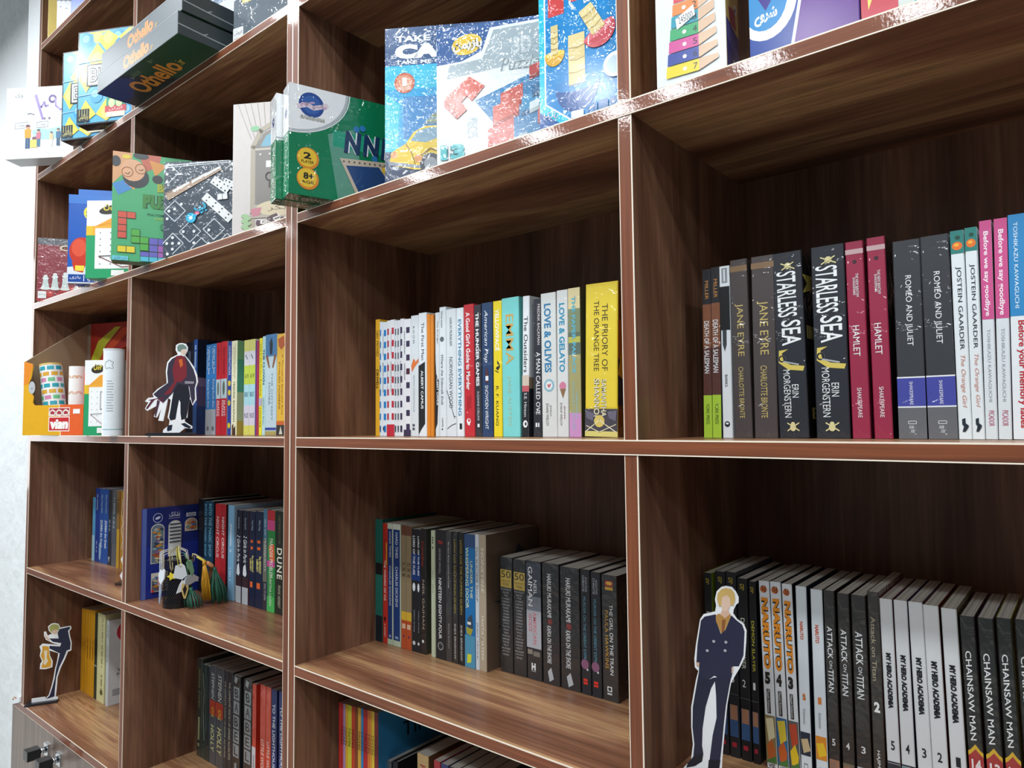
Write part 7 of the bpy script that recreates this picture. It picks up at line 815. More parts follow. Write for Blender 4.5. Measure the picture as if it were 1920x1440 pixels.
# film-wrapped car puzzle
r, f = GB('board_game_box', (0.234, 0.004), Z3, 33, 0.245, 0.252, 0.045, '#2f5f94', 'blue film-wrapped puzzle box with a round yellow car', GT, side='#2a4a74', wrap=True, rough=0.2); F = f['front']
F.rect(0, 1, 0, .26, '#3f5f8c'); F.rect(0, 1, .245, .8, '#2fa8dc'); F.rect(0, 1, .25, .4, '#3fc4e4'); F.rect(0, 1, .8, 1, '#3a4a66'); F.rect(.12, .5, .45, .72, '#2a86c4'); F.poly([(.0, .42), (.1, .5), (.08, .8), (0, .8)], '#3fc8d8')
F.text('TAKE THE', .07, .50, .055, .095, '#eef4f8', bold=.04); F.text('CAR', .065, .49, .11, .205, '#f2f6f9', bold=.08); F.text('TAKE ME OUT PLEASE', .07, .66, .215, .24, '#eef4f8', bold=.03)
F.circ(.13, .36, .068, '#cf6a52', 24); F.circ(.13, .36, .054, '#e09a7a', 24); F.text('1', .115, .145, .325, .38, '#f6f2ee', bold=.06); F.text('PLAYER', .085, .175, .385, .405, '#f2e0d4', bold=.02)
for i in range(5): F.rect(.26+i*.015, .5, .62-i*.015, .635-i*.015, '#8a9a6a' if i % 2 else '#6a8a9a')
F.poly([(.03, .86), (.05, .8), (.14, .75), (.19, .68), (.26, .645), (.40, .645), (.5, .68), (.56, .78), (.58, .86), (.45, .92), (.2, .92), (.06, .89)], '#e8c62a'); F.poly([(.17, .735), (.22, .67), (.30, .655), (.37, .66), (.36, .72), (.27, .75)], '#7aa0b4'); F.poly([(.39, .66), (.46, .68), (.47, .73), (.39, .72)], '#7aa0b4'); F.poly([(.02, .86), (.24, .895), (.25, .915), (.03, .885)], '#8a94a0')
F.circ(.30, .885, .07, '#4a5058', 20); F.circ(.30, .885, .042, '#9aa2a8', 16); F.circ(.52, .85, .05, '#4a5058', 16); F.circ(.06, .82, .022, '#e09a5a'); F.circ(.22, .85, .026, '#e09a5a'); F.line([(.14, .755), (.18, .82), (.2, .89)], .006, '#8a6a1a'); F.line([(.24, .83), (.3, .79), (.38, .82)], .01, '#8a6a1a')
fin(r, f)
# block puzzle '13'
r, f = GB('board_game_box', (0.352, 0.003), Z3, 26, 0.195, 0.206, 0.042, '#e9eef0', 'white and blue block puzzle box numbered 13 between car box and balance box', GT, side='#34609c', wrap=True, rough=0.16); F = f['front']
F.rect(0, 1, 0, .28, '#34609c'); F.poly([(0, .27), (.2, .26), (.36, .2), (.42, .04), (.98, .02), (1, .06), (1, 1), (0, 1)], '#e9eef0'); F.poly([(.45, .06), (.96, .04), (.98, .28), (.7, .32), (.08, .38), (.1, .28), (.36, .26)], '#a9b8bf')
F.ell(.24, .14, .12, .075, '#e8c23a', rot=-8); F.text('\u0628\u0627\u0632\u06CC\u0645\u0646', .13, .36, .1, .19, '#eef0ea', bold=.04, edge='#23282e'); F.text('3D', .6, .74, .13, .26, '#c9d2d6', bold=.03); F.text('Puzzle', .5, .8, .28, .37, '#8d9aa0', shear=.3, bold=.01, edge='#dfe6e8')
F.poly([(.3, .56), (.7, .42), (1, .34), (1, 1), (.55, 1), (.5, .8)], '#3f86b8')
def blk(x, y, w, h, c, d): F.poly([(x, y), (x+w, y-.07*w/.2), (x+w, y+h-.07*w/.2), (x, y+h)], c); F.poly([(x, y+h), (x+w, y+h-.07*w/.2), (x+w, y+h+.03-.07*w/.2), (x, y+h+.03)], d)
blk(.5, .53, .17, .12, '#cf5f52', '#a8453c'); blk(.44, .62, .2, .12, '#d4695a', '#a8453c'); blk(.4, .78, .2, .17, '#cf6a62', '#a8453c'); blk(.72, .36, .28, .07, '#c95a58', '#94403e'); blk(.78, .66, .22, .09, '#cf5f52', '#a8453c'); blk(.8, .86, .2, .1, '#c9524a', '#94403e'); blk(.66, .58, .12, .1, '#4a9ac8', '#2f6a94'); blk(.74, .5, .14, .06, '#2f6f9f', '#285a80'); blk(.72, .62, .07, .05, '#dfe6e8', '#b4c0c4'); blk(.6, .86, .1, .07, '#c9d2d2', '#a4b0b0')
F.poly([(.06, .52), (.26, .38), (.38, .46), (.28, .56), (.24, .52), (.2, .56), (.24, .62), (.16, .68), (.06, .58)], '#cf523f'); F.poly([(.06, .52), (.06, .58), (.16, .68), (.16, .63)], '#a8402f')
F.text('13', .03, .22, .86, .97, '#6fc4c9', bold=.06, edge='#3a7a80', ew=.03); F.text('PIECES', .24, .32, .68, .82, '#b4c4ca', down=True)
fin(r, f)
# balance game
r, f = GB('board_game_box', (0.5445, 0.0005), Z3, 9, 0.114, 0.215, 0.045, '#1f8ac8', 'bright blue stacking balance game box against the divider', GT, side='#2fc0dc', wrap=True, rough=0.14); F = f['front']
F.rect(0, 1, 0, 1, '#2fc0dc'); F.poly([(.08, .08), (1, .08), (1, 1), (.42, 1), (.08, .86)], '#2489cc'); F.line([(1, .085), (.075, .085), (.075, .86), (.42, 1)], .018, '#eef4f8'); F.poly([(0, .9), (.28, 1), (0, 1)], '#24589c')
F.rect(.12, .32, .17, .33, '#cf4a4a'); F.text('\u062A\u0639\u0627\u062F\u0644', .36, .98, .09, .28, '#c95a6a', bold=.06, edge='#f4eef0', ew=.05); F.text('Balance', .56, .8, .255, .305, '#eef4f8', bold=.03, rot=8)
def stack(x, y, w, n, h, rot, c, bowl, bw, bh):
    cc, ss = math.cos(math.radians(rot)), math.sin(math.radians(rot)); Q = lambda a, b: (x+(a*cc-b*ss*F.h/F.w), y+(a*ss*F.w/F.h+b*cc))
    F.poly([Q(bw*math.cos(t*math.pi/12), bh*math.sin(t*math.pi/12)) for t in range(13)], bowl[0]); F.poly([Q(bw*math.cos(t*math.pi/12), bh*.25*math.sin(t*math.pi/12)) for t in range(24)], bowl[1])
    for i in range(n): F.poly([Q(-w, -i*h), Q(w, -i*h), Q(w, -(i+1)*h), Q(-w, -(i+1)*h)], c if i % 2 else '#dcc98c'); F.line([Q(-w, -i*h), Q(0, -i*h+.01), Q(w, -i*h)], .008, '#a8905a')
stack(.47, .78, .1, 4, .075, 0, '#e6d69c', ('#2a5a9c', '#2f86c8'), .27, .17)
stack(.2, .565, .045, 5, .035, 0, '#e6d69c', ('#d9a82e', '#ecc84a'), .125, .075)
stack(.74, .5, .085, 4, .045, -28, '#e6d69c', ('#c4505a', '#d9707a'), .2, .1)
F.circ(.93, .73, .14, '#e9f0f4', 24); F.circ(.93, .73, .1, '#bcd4e4', 20); [F.rect(.6+.13*i, .71+.13*i, .92, .985, '#1d6aa8') for i in range(3)]; F.rect(.4, .55, .945, .985, '#eef2f4'); F.text('\u0628\u0627\u0632\u06CC', .06, .24, .905, .955, '#e0a4ac', rot=-25)
fin(r, f)
# number tower box, monster edge to its right
r, f = GB('board_game_box', (0.712, 0.001), Z3, 9, 0.0795, 0.21, 0.058, '#dfe8ea', 'white box showing a tower of coloured numbered books and price tag', GT, side='#e0c87a', rough=0.22); F = f['front']
F.circ(.4, .34, .23, '#a9cf7a', 24); F.circ(.36, .32, .16, '#bfe08c', 20); F.text('62', .3, .5, .36, .42, '#4a5a3a', bold=.02); F.ell(.06, .3, .1, .03, '#2f6aa8')
for i, c in enumerate(('#d24a58', '#e08a4a', '#2f9ab0', '#3fa870', '#d0559a', '#3a4fa0', '#e8d23a')):
    y = .49+i*.068; x0 = .28-.02*i; x1 = .62+.0*i
    F.poly([(x0, y), (x1, y-.005), (x1, y+.058), (x0-.01, y+.062)], c); F.poly([(x1, y-.005), (x1+.2+.012*i, y-.045+.006*i), (x1+.2+.012*i, y+.006*1+.01), (x1, y+.058)], '#d9b89a')
    F.text(str(i+1), .54, .6, y+.012, y+.045, '#2f3338'); F.circ(.42, y+.03, .03, '#f0e8e0', 10)
F.poly([(.3, .645), (.56, .59), (.58, .65), (.32, .705)], '#f2f4f4'); F.text('245000', .34, .55, .63, .67, '#4a4f54', rot=12)
R_ = f['right']; R_.rect(0, 1, 0, 1, '#dcc06c'); R_.rect(0, 1, .7, 1, '#3a3f8c'); R_.poly([(0, .7), (1, .8), (1, .88), (0, .8)], '#5a5fa8'); R_.poly([(.2, .62), (.7, .58), (.8, .68), (.3, .7)], '#a8404a'); [R_.circ(x, y, .1, '#eef2f4', 14) or R_.circ(x, y, .045, '#23282e', 10) for x, y in ((.3, .54), (.62, .5), (.55, .9), (.75, .57))]
fin(r, f)
r, f = GB('board_game_box', (0.8195, 0.004), Z3, 5, 0.105, 0.21, 0.05, '#6a3f94', 'purple and blue game box with white ringed start circle', GT, side='#4a2a74', rough=0.2); F = f['front']
F.poly([(0, 0), (.7, 0), (.42, 1), (0, 1)], '#2a4a9c'); F.line([(.66, .3), (.40, 1)], .03, '#eef0f6'); F.ell(.16, .73, .3, .2, '#eef2f8', 28); F.ell(.15, .725, .22, .155, '#2f8ac8', 24); F.text('\u0634\u0631\u0648\u0639', .05, .27, .77, .85, '#eef4f8', bold=.04); F.poly([(.16, .78), (.08, .7), (.14, .7), (.16, .5), (.28, .5), (.2, .7), (.26, .7)], '#3a2f8a'); F.line([(.1, .56), (.5, .5)], .05, '#8a3a7c'); F.line([(.04, .5), (.1, .6), (.02, .6)], .04, '#8a3a7c')
F.text('\u0646\u0641\u0633', .52, .8, .56, .65, '#eceaf4', bold=.04, edge='#3a2a6a'); F.text('\u0627\u0646\u062F\u06CC\u0634\u06CC', .54, .9, .66, .75, '#eceaf4', bold=.04, edge='#3a2a6a'); F.line([(0, .52), (.1, .3)], .02, '#dfe6f0')
fin(r, f)
r, f = GB('board_game_box', (0.9270, 0.004), Z3, 5, 0.052, 0.21, 0.05, '#cfd6d0', 'narrow red, white and teal box at the end of the purple game', GT, side='#b4bcb8', rough=0.2); F = f['front']
F.rect(0, .6, .7, 1, '#c43a4a'); F.poly([(.1, .8), (.25, .72), (.2, .84), (.32, .82), (.12, .96)], '#e8dc6a'); F.ell(.45, .86, .1, .06, '#eef0f0'); F.rect(0, 1, 0, .55, '#8fc47a'); F.rect(.85, 1, .6, 1, '#2fb4c0'); fin(r, f)
# ------------------------------------------------------------------ display carton of puzzle tubes on the left shelf
CARD = M('#a39078', 0.7, name='cardboard')
def cyl(mb, r, z0, z1, m, n=28, cx=0, cy=0, cap=True, a0=0, a1=360, ri=None):
    full = a1-a0 >= 360; k = n if full else n+1; vs = []
    for z in (z0, z1):
        for i in range(k):
            t = math.radians(a0+(a1-a0)*i/n); vs.append((cx+r*math.cos(t), cy+r*math.sin(t), z))
    fs = [(i, (i+1) % k, k+(i+1) % k, k+i) for i in range(k if full else k-1)]
    mb.faces(vs, fs, m, True)
    if cap and full:
        mb.faces(vs[:k], [tuple(reversed(range(k)))], m); mb.faces(vs[k:], [tuple(range(k))], m)
t = empty('display_carton', (-1.285, -0.050, TZ[2]+0.0006), (0, 0, math.radians(20)))
tag(t, 'yellow and orange open display carton of puzzle tubes at the left shelf end', 'display box')
CW, CD, TH = 0.234, 0.200, 0.0025
mb = MB()
front = [(0, 0), (CW, 0), (CW, 0.083), (0.044, 0.085), (0.038, 0.092), (0.040, 0.108), (0.034, 0.118), (0.020, 0.128), (0.020, 0.148), (0.029, 0.165), (0.034, 0.19), (0.036, 0.198), (0.0, 0.212)]
mb.prism(front, 'y', 0, TH, M('#e3ab1e', 0.4))
mb.build('front_panel', t, fix=True)
mb = MB(); mb.prism([(TH, 0), (CD, 0), (CD, 0.345), (TH, 0.212)], 'x', 0, TH, CARD); mb.build('side_panel', t, fix=True)
mb = MB(); mb.prism([(TH, 0), (CD, 0), (CD, 0.305), (TH, 0.17)], 'x', CW-TH, CW, M('#d9542a', 0.45)); mb.build('side_panel', t, fix=True)
mb = MB(); mb.box(TH, CW-TH, CD-TH, CD, 0, 0.345, M('#7c2418', 0.5)); mb.box(TH, CW-TH, TH, CD-TH, 0, TH, CARD); mb.build('back_panel', t)
f = Face((TH, CD-TH, 0), (CW-2*TH, 0, 0), (0, 0, 0.345)); f.rect(0, .06, 0, 1, '#8f7f6c'); f.poly([(.06, .0), (1, 0), (1, 1), (.06, 1)], '#a82a1c'); f.poly([(.0, .42), (.2, .16), (.5, .04), (.6, .04), (.34, .2), (.14, .44)], '#c4c82e'); f.poly([(.1, .46), (.34, .22), (.64, .05), (.8, .05), (.5, .22), (.24, .48)], '#d9501f'); f.ring(.5, .36, .12, .03, '#e8a23a', a0=180, a1=360); f.build(t, 'back_panel_print')
f = Face((0, 0, 0), (CW, 0, 0), (0, 0, 0.212)); f.poly([(.62, .6), (1, .6), (1, 1), (.645, 1)], '#e2612a'); f.line([(.61, .6), (.64, 1)], .012, '#f4e6c9'); f.poly([(0, 0), (.155, .04), (.12, .16), (.08, .3), (0, .33)], '#e58a28')
f.rect(.44, .785, .635, .745, '#f2e4dc'); f.rect(.45, .775, .645, .742, '#a8343c'); f.rect(.44, .785, .755, .95, '#f4eae4'); f.rect(.452, .773, .768, .938, '#c42a2e')
for a in (.46, .57, .68): f.line([(a+.0, .735), (a+.0, .69), (a+.04, .665), (a+.085, .69), (a+.085, .735), (a+.01, .735)], .018, '#f2e8e0')
f.text('vian', .465, .765, .79, .92, '#f6f0ec', bold=.07, shear=.1); f.rect(.84, .95, .66, .72, '#f0efec'); f.ell(.145, .36, .055, .085, '#b9bdc0'); f.text('01', .13, .165, .36, .385, '#3a4046'); f.build(t, 'front_print', 'front_lettering')
GP = 'puzzle tubes and packets in the open carton'
# striped tin leaning in the carton
def wpos(lx, ly, lz=0): c, s_ = math.cos(math.radians(20)), math.sin(math.radians(20)); return (-1.285+lx*c-ly*s_, -0.050+lx*s_+ly*c, TZ[2]+0.0006+lz)
r = empty('puzzle_tube', wpos(0.068, 0.052, 0.0085), (0, math.radians(-9), math.radians(20))); tag(r, 'leaning puzzle tube with rows of yellow, teal, pink and green dashes', 'puzzle tube', GP)
mb = MB(); cyl(mb, 0.029, 0, 0.195, M('#eef0ee', 0.35)); mb.build('tube', r)
mb = MB(); cs = ['#e0aa3a', '#2fa3b4', '#d68ab0', '#6fc08a']
for j in range(11):
    for i in range(5): mb_c = cs[j % 3] if j % 3 < 2 else cs[2+(i % 2)]; cyl(mb, 0.0293, 0.008+j*0.0172, 0.008+j*0.0172+0.011, M(mb_c, 0.35), n=8, cap=False, a0=170+i*44+(j % 2)*18, a1=170+i*44+34+(j % 2)*18)
mb.build('dash_pattern', r)
mb = MB(); cyl(mb, 0.0295, 0.195, 0.2, M('#e0c070', 0.3)); mb.build('lid', r)
r = empty('puzzle_tube', wpos(0.1505, 0.050, 0.0032), (0, 0, math.radians(36))); tag(r, 'tall white puzzle tube with small orange rainbow arcs inside the carton', 'puzzle tube', GP)
mb = MB(); cyl(mb, 0.0235, 0, 0.192, M('#f1f1ee', 0.4)); mb.build('tube', r)
mb = MB()
for j in range(4):
    for a in (215+((j % 2)*22), 262+((j % 2)*22), 308):
        for q in range(7):
            t0 = math.pi*q/7; t1 = math.pi*(q+1)/7
            for rr, c in ((0.009, '#e0a070'), (0.006, '#d9b08a')):
                P = lambda rd, tt: ((0.0237)*math.cos(math.radians(a)+rd*math.cos(tt)/0.0237), 0.0237*math.sin(math.radians(a)+rd*math.cos(tt)/0.0237), 0.022+j*0.045+rd*math.sin(tt))
                mb.poly([P(rr, t0), P(rr, t1), P(rr-0.0018, t1), P(rr-0.0018, t0)], M(c, 0.4))
mb.build('rainbow_pattern', r)
r, f = GB('paper_packet', wpos(0.0560, 0.110)[:2], TZ[2]+0.003, 20, 0.05, 0.185, 0.012, '#e9eef2', 'plain pale paper packet standing between the two tubes in the carton', GP, side='#cfd6da', cat='packet'); f['front'].line([(.1, .5), (.9, .46)], .02, '#c4ccd2'); fin(r, f)
geo('board_game_box', (-0.9455, -0.0100), TZ[2], 38, 0.092, 0.196, 0.034, 'white and green dotted-grid game box beside the yellow display carton at eye level')
# white tube by the divider
r = empty('puzzle_tube', (-0.7800, -0.002, TZ[2]+0.0006), (0, 0, math.radians(40))); tag(r, 'white puzzle tube with jigsaw outline and fine print beside the divider', 'puzzle tube', GP)
mb = MB(); cyl(mb, 0.0235, 0, 0.209, M('#e6eef2', 0.3)); mb.build('tube', r)
mb = MB(); cyl(mb, 0.0237, 0.0145, 0.0158, M('#2f8f9c', 0.3), cap=False)
def onc(a, z, rr=0.02375): return (rr*math.cos(a), rr*math.sin(a), z)
for k in range(12):
    w_ = 0.55 if k % 4 else 0.42; z = 0.132-k*0.0066
    for q in range(5): mb.poly([onc(4.55+w_*q/5*1.2, z), onc(4.55+w_*(q+0.85)/5*1.2, z), onc(4.55+w_*(q+0.85)/5*1.2, z+0.0018), onc(4.55+w_*q/5*1.2, z+0.0018)], M('#8d979e', 0.4))
jig = [(-1, -1), (-.35, -1), (-.2, -.75), (.2, -.75), (.35, -1), (1, -1), (1, -.35), (.75, -.2), (.75, .2), (1, .35), (1, 1), (.35, 1), (.4, 1.3), (0, 1.45), (-.4, 1.3), (-.35, 1), (-1, 1), (-1, .35), (-1.3, .4), (-1.45, 0), (-1.3, -.4), (-1, -.35), (-1, -1)]
for (a, b), (c, d) in zip(jig, jig[1:]):
    A = (4.75+a*0.38, 0.172+b*0.0085); Bq = (4.75+c*0.38, 0.172+d*0.0085); dx, dz = (Bq[0]-A[0])*0.0237, Bq[1]-A[1]; l = math.hypot(dx, dz); nx, nz = -dz/l*0.0005/0.0237, dx/l*0.0005
    mb.poly([onc(A[0]+nx, A[1]+nz), onc(Bq[0]+nx, Bq[1]+nz), onc(Bq[0]-nx, Bq[1]-nz), onc(A[0]-nx, A[1]-nz)], M('#6d767c', 0.4))
mb.build('printed_label', r, fix=False)
mb = MB(); cyl(mb, 0.024, 0.209, 0.213, M('#cfd8dd', 0.25)); mb.build('lid', r)

# ------------------------------------------------------------------ flat cut-out figures on stands
WHITE = M('#eef0f2', 0.3)
def cutout(key, label, prints, base, tabw, extra=None):
    P, A = CUT[key+'_P'], CUT[key+'_A']
    r = empty('cutout_standee', (P[0], P[1], P[2]+0.0006), (0, 0, math.radians(A))); tag(r, label, 'standee', 'cut-out figures on stands')
    out = [(a, max(b, 0.006)) for a, b in CUT[key+'_out']]
    mb = MB(); T = 0.0028
    a = sum(out[i-1][0]*out[i][1]-out[i][0]*out[i-1][1] for i in range(len(out)))
    if a < 0: out = list(reversed(out))
    mb.prism([(x, z) for x, z in out], 'y', 0, T, WHITE); mb.box(tabw[0], tabw[1], 0.0001, T-0.0001, 0.004, tabw[2], WHITE)
    mb.build('panel', r, fix=True)
    mb = MB(); k = 1
    for nm, c in prints:
        pts = CUT[key+'_'+nm] if isinstance(nm, str) else nm; k += 1
        a = sum(pts[i-1][0]*pts[i][1]-pts[i][0]*pts[i-1][1] for i in range(len(pts)))
        if a < 0: pts = list(reversed(pts))
        mb.poly([(x, -0.00006*k, max(z, 0.008)) for x, z in pts], M(c, 0.3))
    for x, z, rad, c in (extra or []): k += 1; mb.poly([(x+rad*math.cos(i*math.pi/5), -0.00006*k, z+rad*math.sin(i*math.pi/5)) for i in range(10)], M(c, 0.3))
    mb.build('printed_figure', r)
    mb = MB(); x0, x1, d = base; mb.prism([(x0, 0), (x1, 0), (x1, 0.004), (x1-0.003, 0.0065), (x0+0.003, 0.0065), (x0, 0.004)], 'y', -d/2, d/2, M('#23262b', 0.35)); mb.build('stand_base', r, fix=True)
    return r
S = CUT
btn = [(x, z, 0.0017, '#a9aab4') for x, z in S['S_btn']]
cutout('S', 'large flat figure in navy double-breasted suit before the comic volumes', [('jacket', '#2b2c44'), ('legL', '#26273c'), ('legR', '#282940'), ('shoeL', '#1b1c26'), ('shoeR', '#1b1c26'), ('shirt', '#b98a4a'), ('tie', '#8f5a34'), ('neck', '#d9b49c'), ('face', '#e3c3ad'), ('hair', '#cfae68'), ('handL', '#d9b49c'), ('handR', '#d9b49c')], (-0.05, 0.045, 0.032), (-0.035, 0.02, 0.02), btn)
cutout('K', 'small flat figure in navy suit kicking one leg up in the lowest left bay', [('suit', '#23253f'), ('face', '#dfc0a8'), ('hair', '#a9a860'), ('hand', '#d9b8a0'), ('flame', '#d9a02e'), ('flame2', '#e8dcc0')], (-0.020, 0.062, 0.026), (-0.004, 0.030, 0.018))
cutout('L', 'flat figure in long red and black coat beside the eye-level novels', [('trouser', '#23252e'), ('coat', '#3a3444'), ('red', '#7d2a34'), ('orange', '#c9662e'), ('belt', '#8d8a94'), ('tail1', '#5a2c3e'), ('tail2', '#4a3444'), ('shoe1', '#22283a'), ('shoe2', '#22283a'), ('face', '#dcc4b4'), ('hair', '#6f8a80')], (-0.002, 0.1, 0.034), (0.03, 0.066, 0.012))
# fourth stand, only its edge shows past the divider
r = empty('cutout_standee', (-0.922, 0.073, TZ[1]+0.0006), (0, 0, math.radians(40))); tag(r, 'flat white-edged cut-out mostly hidden by the divider beside the golden books', 'standee', 'cut-out figures on stands')
o2 = [(0.012, .006), (0.05, .006), (0.055, .03), (0.04, .05), (0.05, .08), (0.052, .11), (0.04, .13), (0.045, .16), (0.03, .175), (0.018, .16), (0.022, .13), (0.012, .11), (0.016, .085), (0.006, .065), (0.014, .04), (0.004, .022)]
mb = MB(); mb.prism(o2, 'y', 0, 0.0028, WHITE); mb.build('panel', r, fix=True)
mb = MB(); mb.poly([(0.03+(x-0.03)*0.72, -0.0002, 0.09+(z-0.09)*0.9) for x, z in o2], M('#4a4a58', 0.3)); mb.build('printed_figure', r)
mb = MB(); mb.box(0.0, 0.075, -0.015, 0.018, 0, 0.006, M('#3a2a24', 0.4)); mb.build('stand_base', r)

# ------------------------------------------------------------------ bookmark card, pen cup, tassels
r = empty('bookmark_card', (-0.6935, 0.0340, TZ[1]+0.0006), (0, 0, math.radians(90))); tag(r, 'dark blue backing card with arched picture windows leaning by the divider', 'card')
mb = MB(); mb.box(0, 0.145, -0.0038, 0, 0, 0.216, M('#22318a', 0.3)); mb.build('card', r)
f = Face((0, -0.0039, 0), (0.145, 0, 0), (0, 0, 0.216), False, 0.25)
f.rect(0, .07, 0, 1, '#5a6cb0'); f.rect(.07, 1, 0, .42, '#202c70'); f.ring(.25, .115, .075, .012, '#c9d0e4', 24); f.ell(.25, .115, .045, .014, '#c9d0e4', rot=-20); f.text('\u0646\u0634\u0627\u0646\u06A9', .44, .62, .06, .115, '#dfe4f0', bold=.01); f.text('NESHANAK', .43, .63, .125, .14, '#a9b2d0'); f.rect(.73, .9, .09, .135, '#e3e6ee'); [f.rect(.75, .88, .098+.012*i, .104+.012*i, '#7a82a8') for i in range(3)]
rnd = random.Random(3)
def arch(x0, x1, y0, y1, base, mosaic=True, top=True):
    f.rect(x0, x1, y0+(.06 if top else 0), y1, '#d9d4c4'); 
    if top: f.ell((x0+x1)/2, y0+.062, (x1-x0)/2, .062, '#d9d4c4', 20, 180, 360)
    f.rect(x0+.012, x1-.012, y0+.062, y1-.008, base)
    if top: f.ell((x0+x1)/2, y0+.064, (x1-x0)/2-.012, .055, base, 20, 180, 360)
    if mosaic:
        for _ in range(46):
            cx, cy = rnd.uniform(x0+.05, x1-.05), rnd.uniform(y0+.05, y1-.03); c = rnd.choice(['#c98a3a', '#5a74a0', '#6f9a8a', '#8a6aa0', '#cfc09a', '#3a4658', '#b4542e', '#8aa4b4'])
            f.poly([(cx-.045, cy), (cx, cy-.014), (cx+.045, cy+.004), (cx+.005, cy+.018)], c)
arch(.14, .36, .18, .62, '#6a7a8c'); arch(.42, .64, .16, .62, '#dfe4df', False); arch(.7, .92, .15, .30, '#cfa894')
for k in range(6): f.line([(.44, .2+k*.04), (.62, .2+k*.04)], .02, '#2a3848')
arch(.14, .42, .72, .93, '#5f6678', True, False); f.rect(.24, .33, .78, .87, '#e0a49c'); f.rect(.14, .18, .90, .93, '#d9423a'); f.build(r, 'card_print', 'card_lettering')
BLK = M('#131417', 0.35, name='black_wire')
r = empty('pen_cup', (-0.573, 0.066, TZ[1]+0.0006)); tag(r, 'black wire mesh pen cup hung with bookmarks before the novels', 'pen cup')
R0, HC = 0.0305, 0.112
mb = MB(); n = 44; rows = 26
for j in range(rows):
    for i in range(n):
        for s_ in (1, -1):
            a0 = 2*math.pi*(i+0.5*(j % 2))/n; a1 = a0+s_*math.pi/n; z0 = 0.010+(HC-0.016)*j/rows; z1 = 0.010+(HC-0.016)*(j+1)/rows
            w_ = 0.0019/R0
            mb.poly([(R0*math.cos(a0-w_/2), R0*math.sin(a0-w_/2), z0), (R0*math.cos(a0+w_/2), R0*math.sin(a0+w_/2), z0), (R0*math.cos(a1+w_/2), R0*math.sin(a1+w_/2), z1), (R0*math.cos(a1-w_/2), R0*math.sin(a1-w_/2), z1)], BLK)
mb.build('mesh_wall', r)
mb = MB(); cyl(mb, R0+0.0006, 0, 0.010, BLK); cyl(mb, R0-0.001, 0.0095, 0.0101, BLK); mb.build('cup_base', r)
mb = MB(); mb.tube([(R0*math.cos(i*math.pi/16), R0*math.sin(i*math.pi/16), HC-0.004) for i in range(33)], 0.0018, BLK, 8, False); mb.build('rim', r)
GBm = 'bookmarks hung over the mesh pen cup'
CX, CY, CZ = -0.573, 0.066, TZ[1]
def strands(mb, top, bot, spread, n, rad, mats, seed, mid=0.6, z0=None):
    q = random.Random(seed); top, bot = Vector(top), Vector(bot)
    for i in range(n):
        a = q.uniform(0, 2*math.pi); d = spread*math.sqrt(q.random()); e = bot+Vector((math.cos(a)*d, math.sin(a)*d, q.uniform(-0.003, 0.004)))
        if z0 is not None: e.z = max(e.z, z0)
        m_ = top.lerp(e, mid)+Vector((math.cos(a)*d*0.35, math.sin(a)*d*0.35, 0.002)); s_ = top+Vector((math.cos(a), math.sin(a), 0))*0.0022
        mb.tube([s_, s_.lerp(m_, 0.5)+Vector((q.uniform(-.001, .001), q.uniform(-.001, .001), 0)), m_, e], rad, M(mats[i % len(mats)], 0.5), 5)
def tassel(label, rimpt, head, tip, spread, n, cols, cord, beads, seed):
    r = empty('tassel_bookmark', rimpt); tag(r, label, 'bookmark', GBm); L = lambda p: Vector(p)-Vector(rimpt)
    mb = MB(); inner = Vector((CX, CY, CZ+0.055)); h = Vector(head)
    for o in (-0.0011, 0.0011):
        mb.tube([L(inner), L(Vector(rimpt)+Vector((0, 0, -0.01))), Vector((o, 0, 0.004)), L(Vector(rimpt).lerp(h, 0.5)+Vector((o, -0.003, 0.008))), L(h)], 0.0008, M(cord, 0.5), 6)
    mb.build('cord', r)
    if beads:
        mb = MB(); b = Vector(rimpt).lerp(h, 0.78)+Vector((0, -0.002, 0.004)); d = (h-Vector(rimpt)).normalized()
        mb.tube([L(b-d*0.012), L(b-d*0.007), L(b+d*0.007), L(b+d*0.012)], [0.0012, beads[1], beads[1], 0.0012], M(beads[0], 0.35), 10); mb.build('bead', r)
    mb = MB(); strands(mb, L(head), L(tip), spread, n, 0.00065, cols, seed, z0=CZ+0.0012-rimpt[2]); mb.build('tassel', r)
    mb = MB(); mb.tube([L(h+Vector((0, 0, 0.004))), L(h+Vector((0, 0, -0.008)))], 0.0042, M(cols[0], 0.5), 10); mb.build('tassel_knot', r)
    return r
RP = (-0.560, 0.094, CZ+HC)
tassel('golden yellow tassel bookmark hanging beside the mesh pen cup', RP, (-0.540, 0.112, CZ+0.096), (-0.531, 0.116, CZ+0.010), 0.011, 50, ['#c9921c', '#dba52a', '#b37f14'], '#c9bb7a', ('#d9c23a', 0.0026), 11)
tassel('dark green tassel bookmark trailing onto the shelf by the red novels', (-0.557, 0.097, CZ+HC), (-0.532, 0.134, CZ+0.078), (-0.516, 0.137, CZ+0.004), 0.021, 70, ['#1f5a44', '#2a6a50', '#164636'], '#a39a86', ('#c98a5c', 0.005), 12)
tassel('green thread bookmark lying across the foot of the mesh pen cup', (-0.547, 0.072, CZ+HC), (-0.538, 0.080, CZ+0.040), (-0.522, 0.080, CZ+0.002), 0.020, 40, ['#2f6f58', '#24503f', '#3f7f66'], '#4a8a5c', None, 13)
tassel('copper brown tassel bookmark between the yellow and green tassels', (-0.563, 0.097, CZ+HC), (-0.546, 0.131, CZ+0.082), (-0.545, 0.131, CZ+0.040), 0.006, 26, ['#a8683a', '#8f5630'], '#8d7a5c', None, 14)
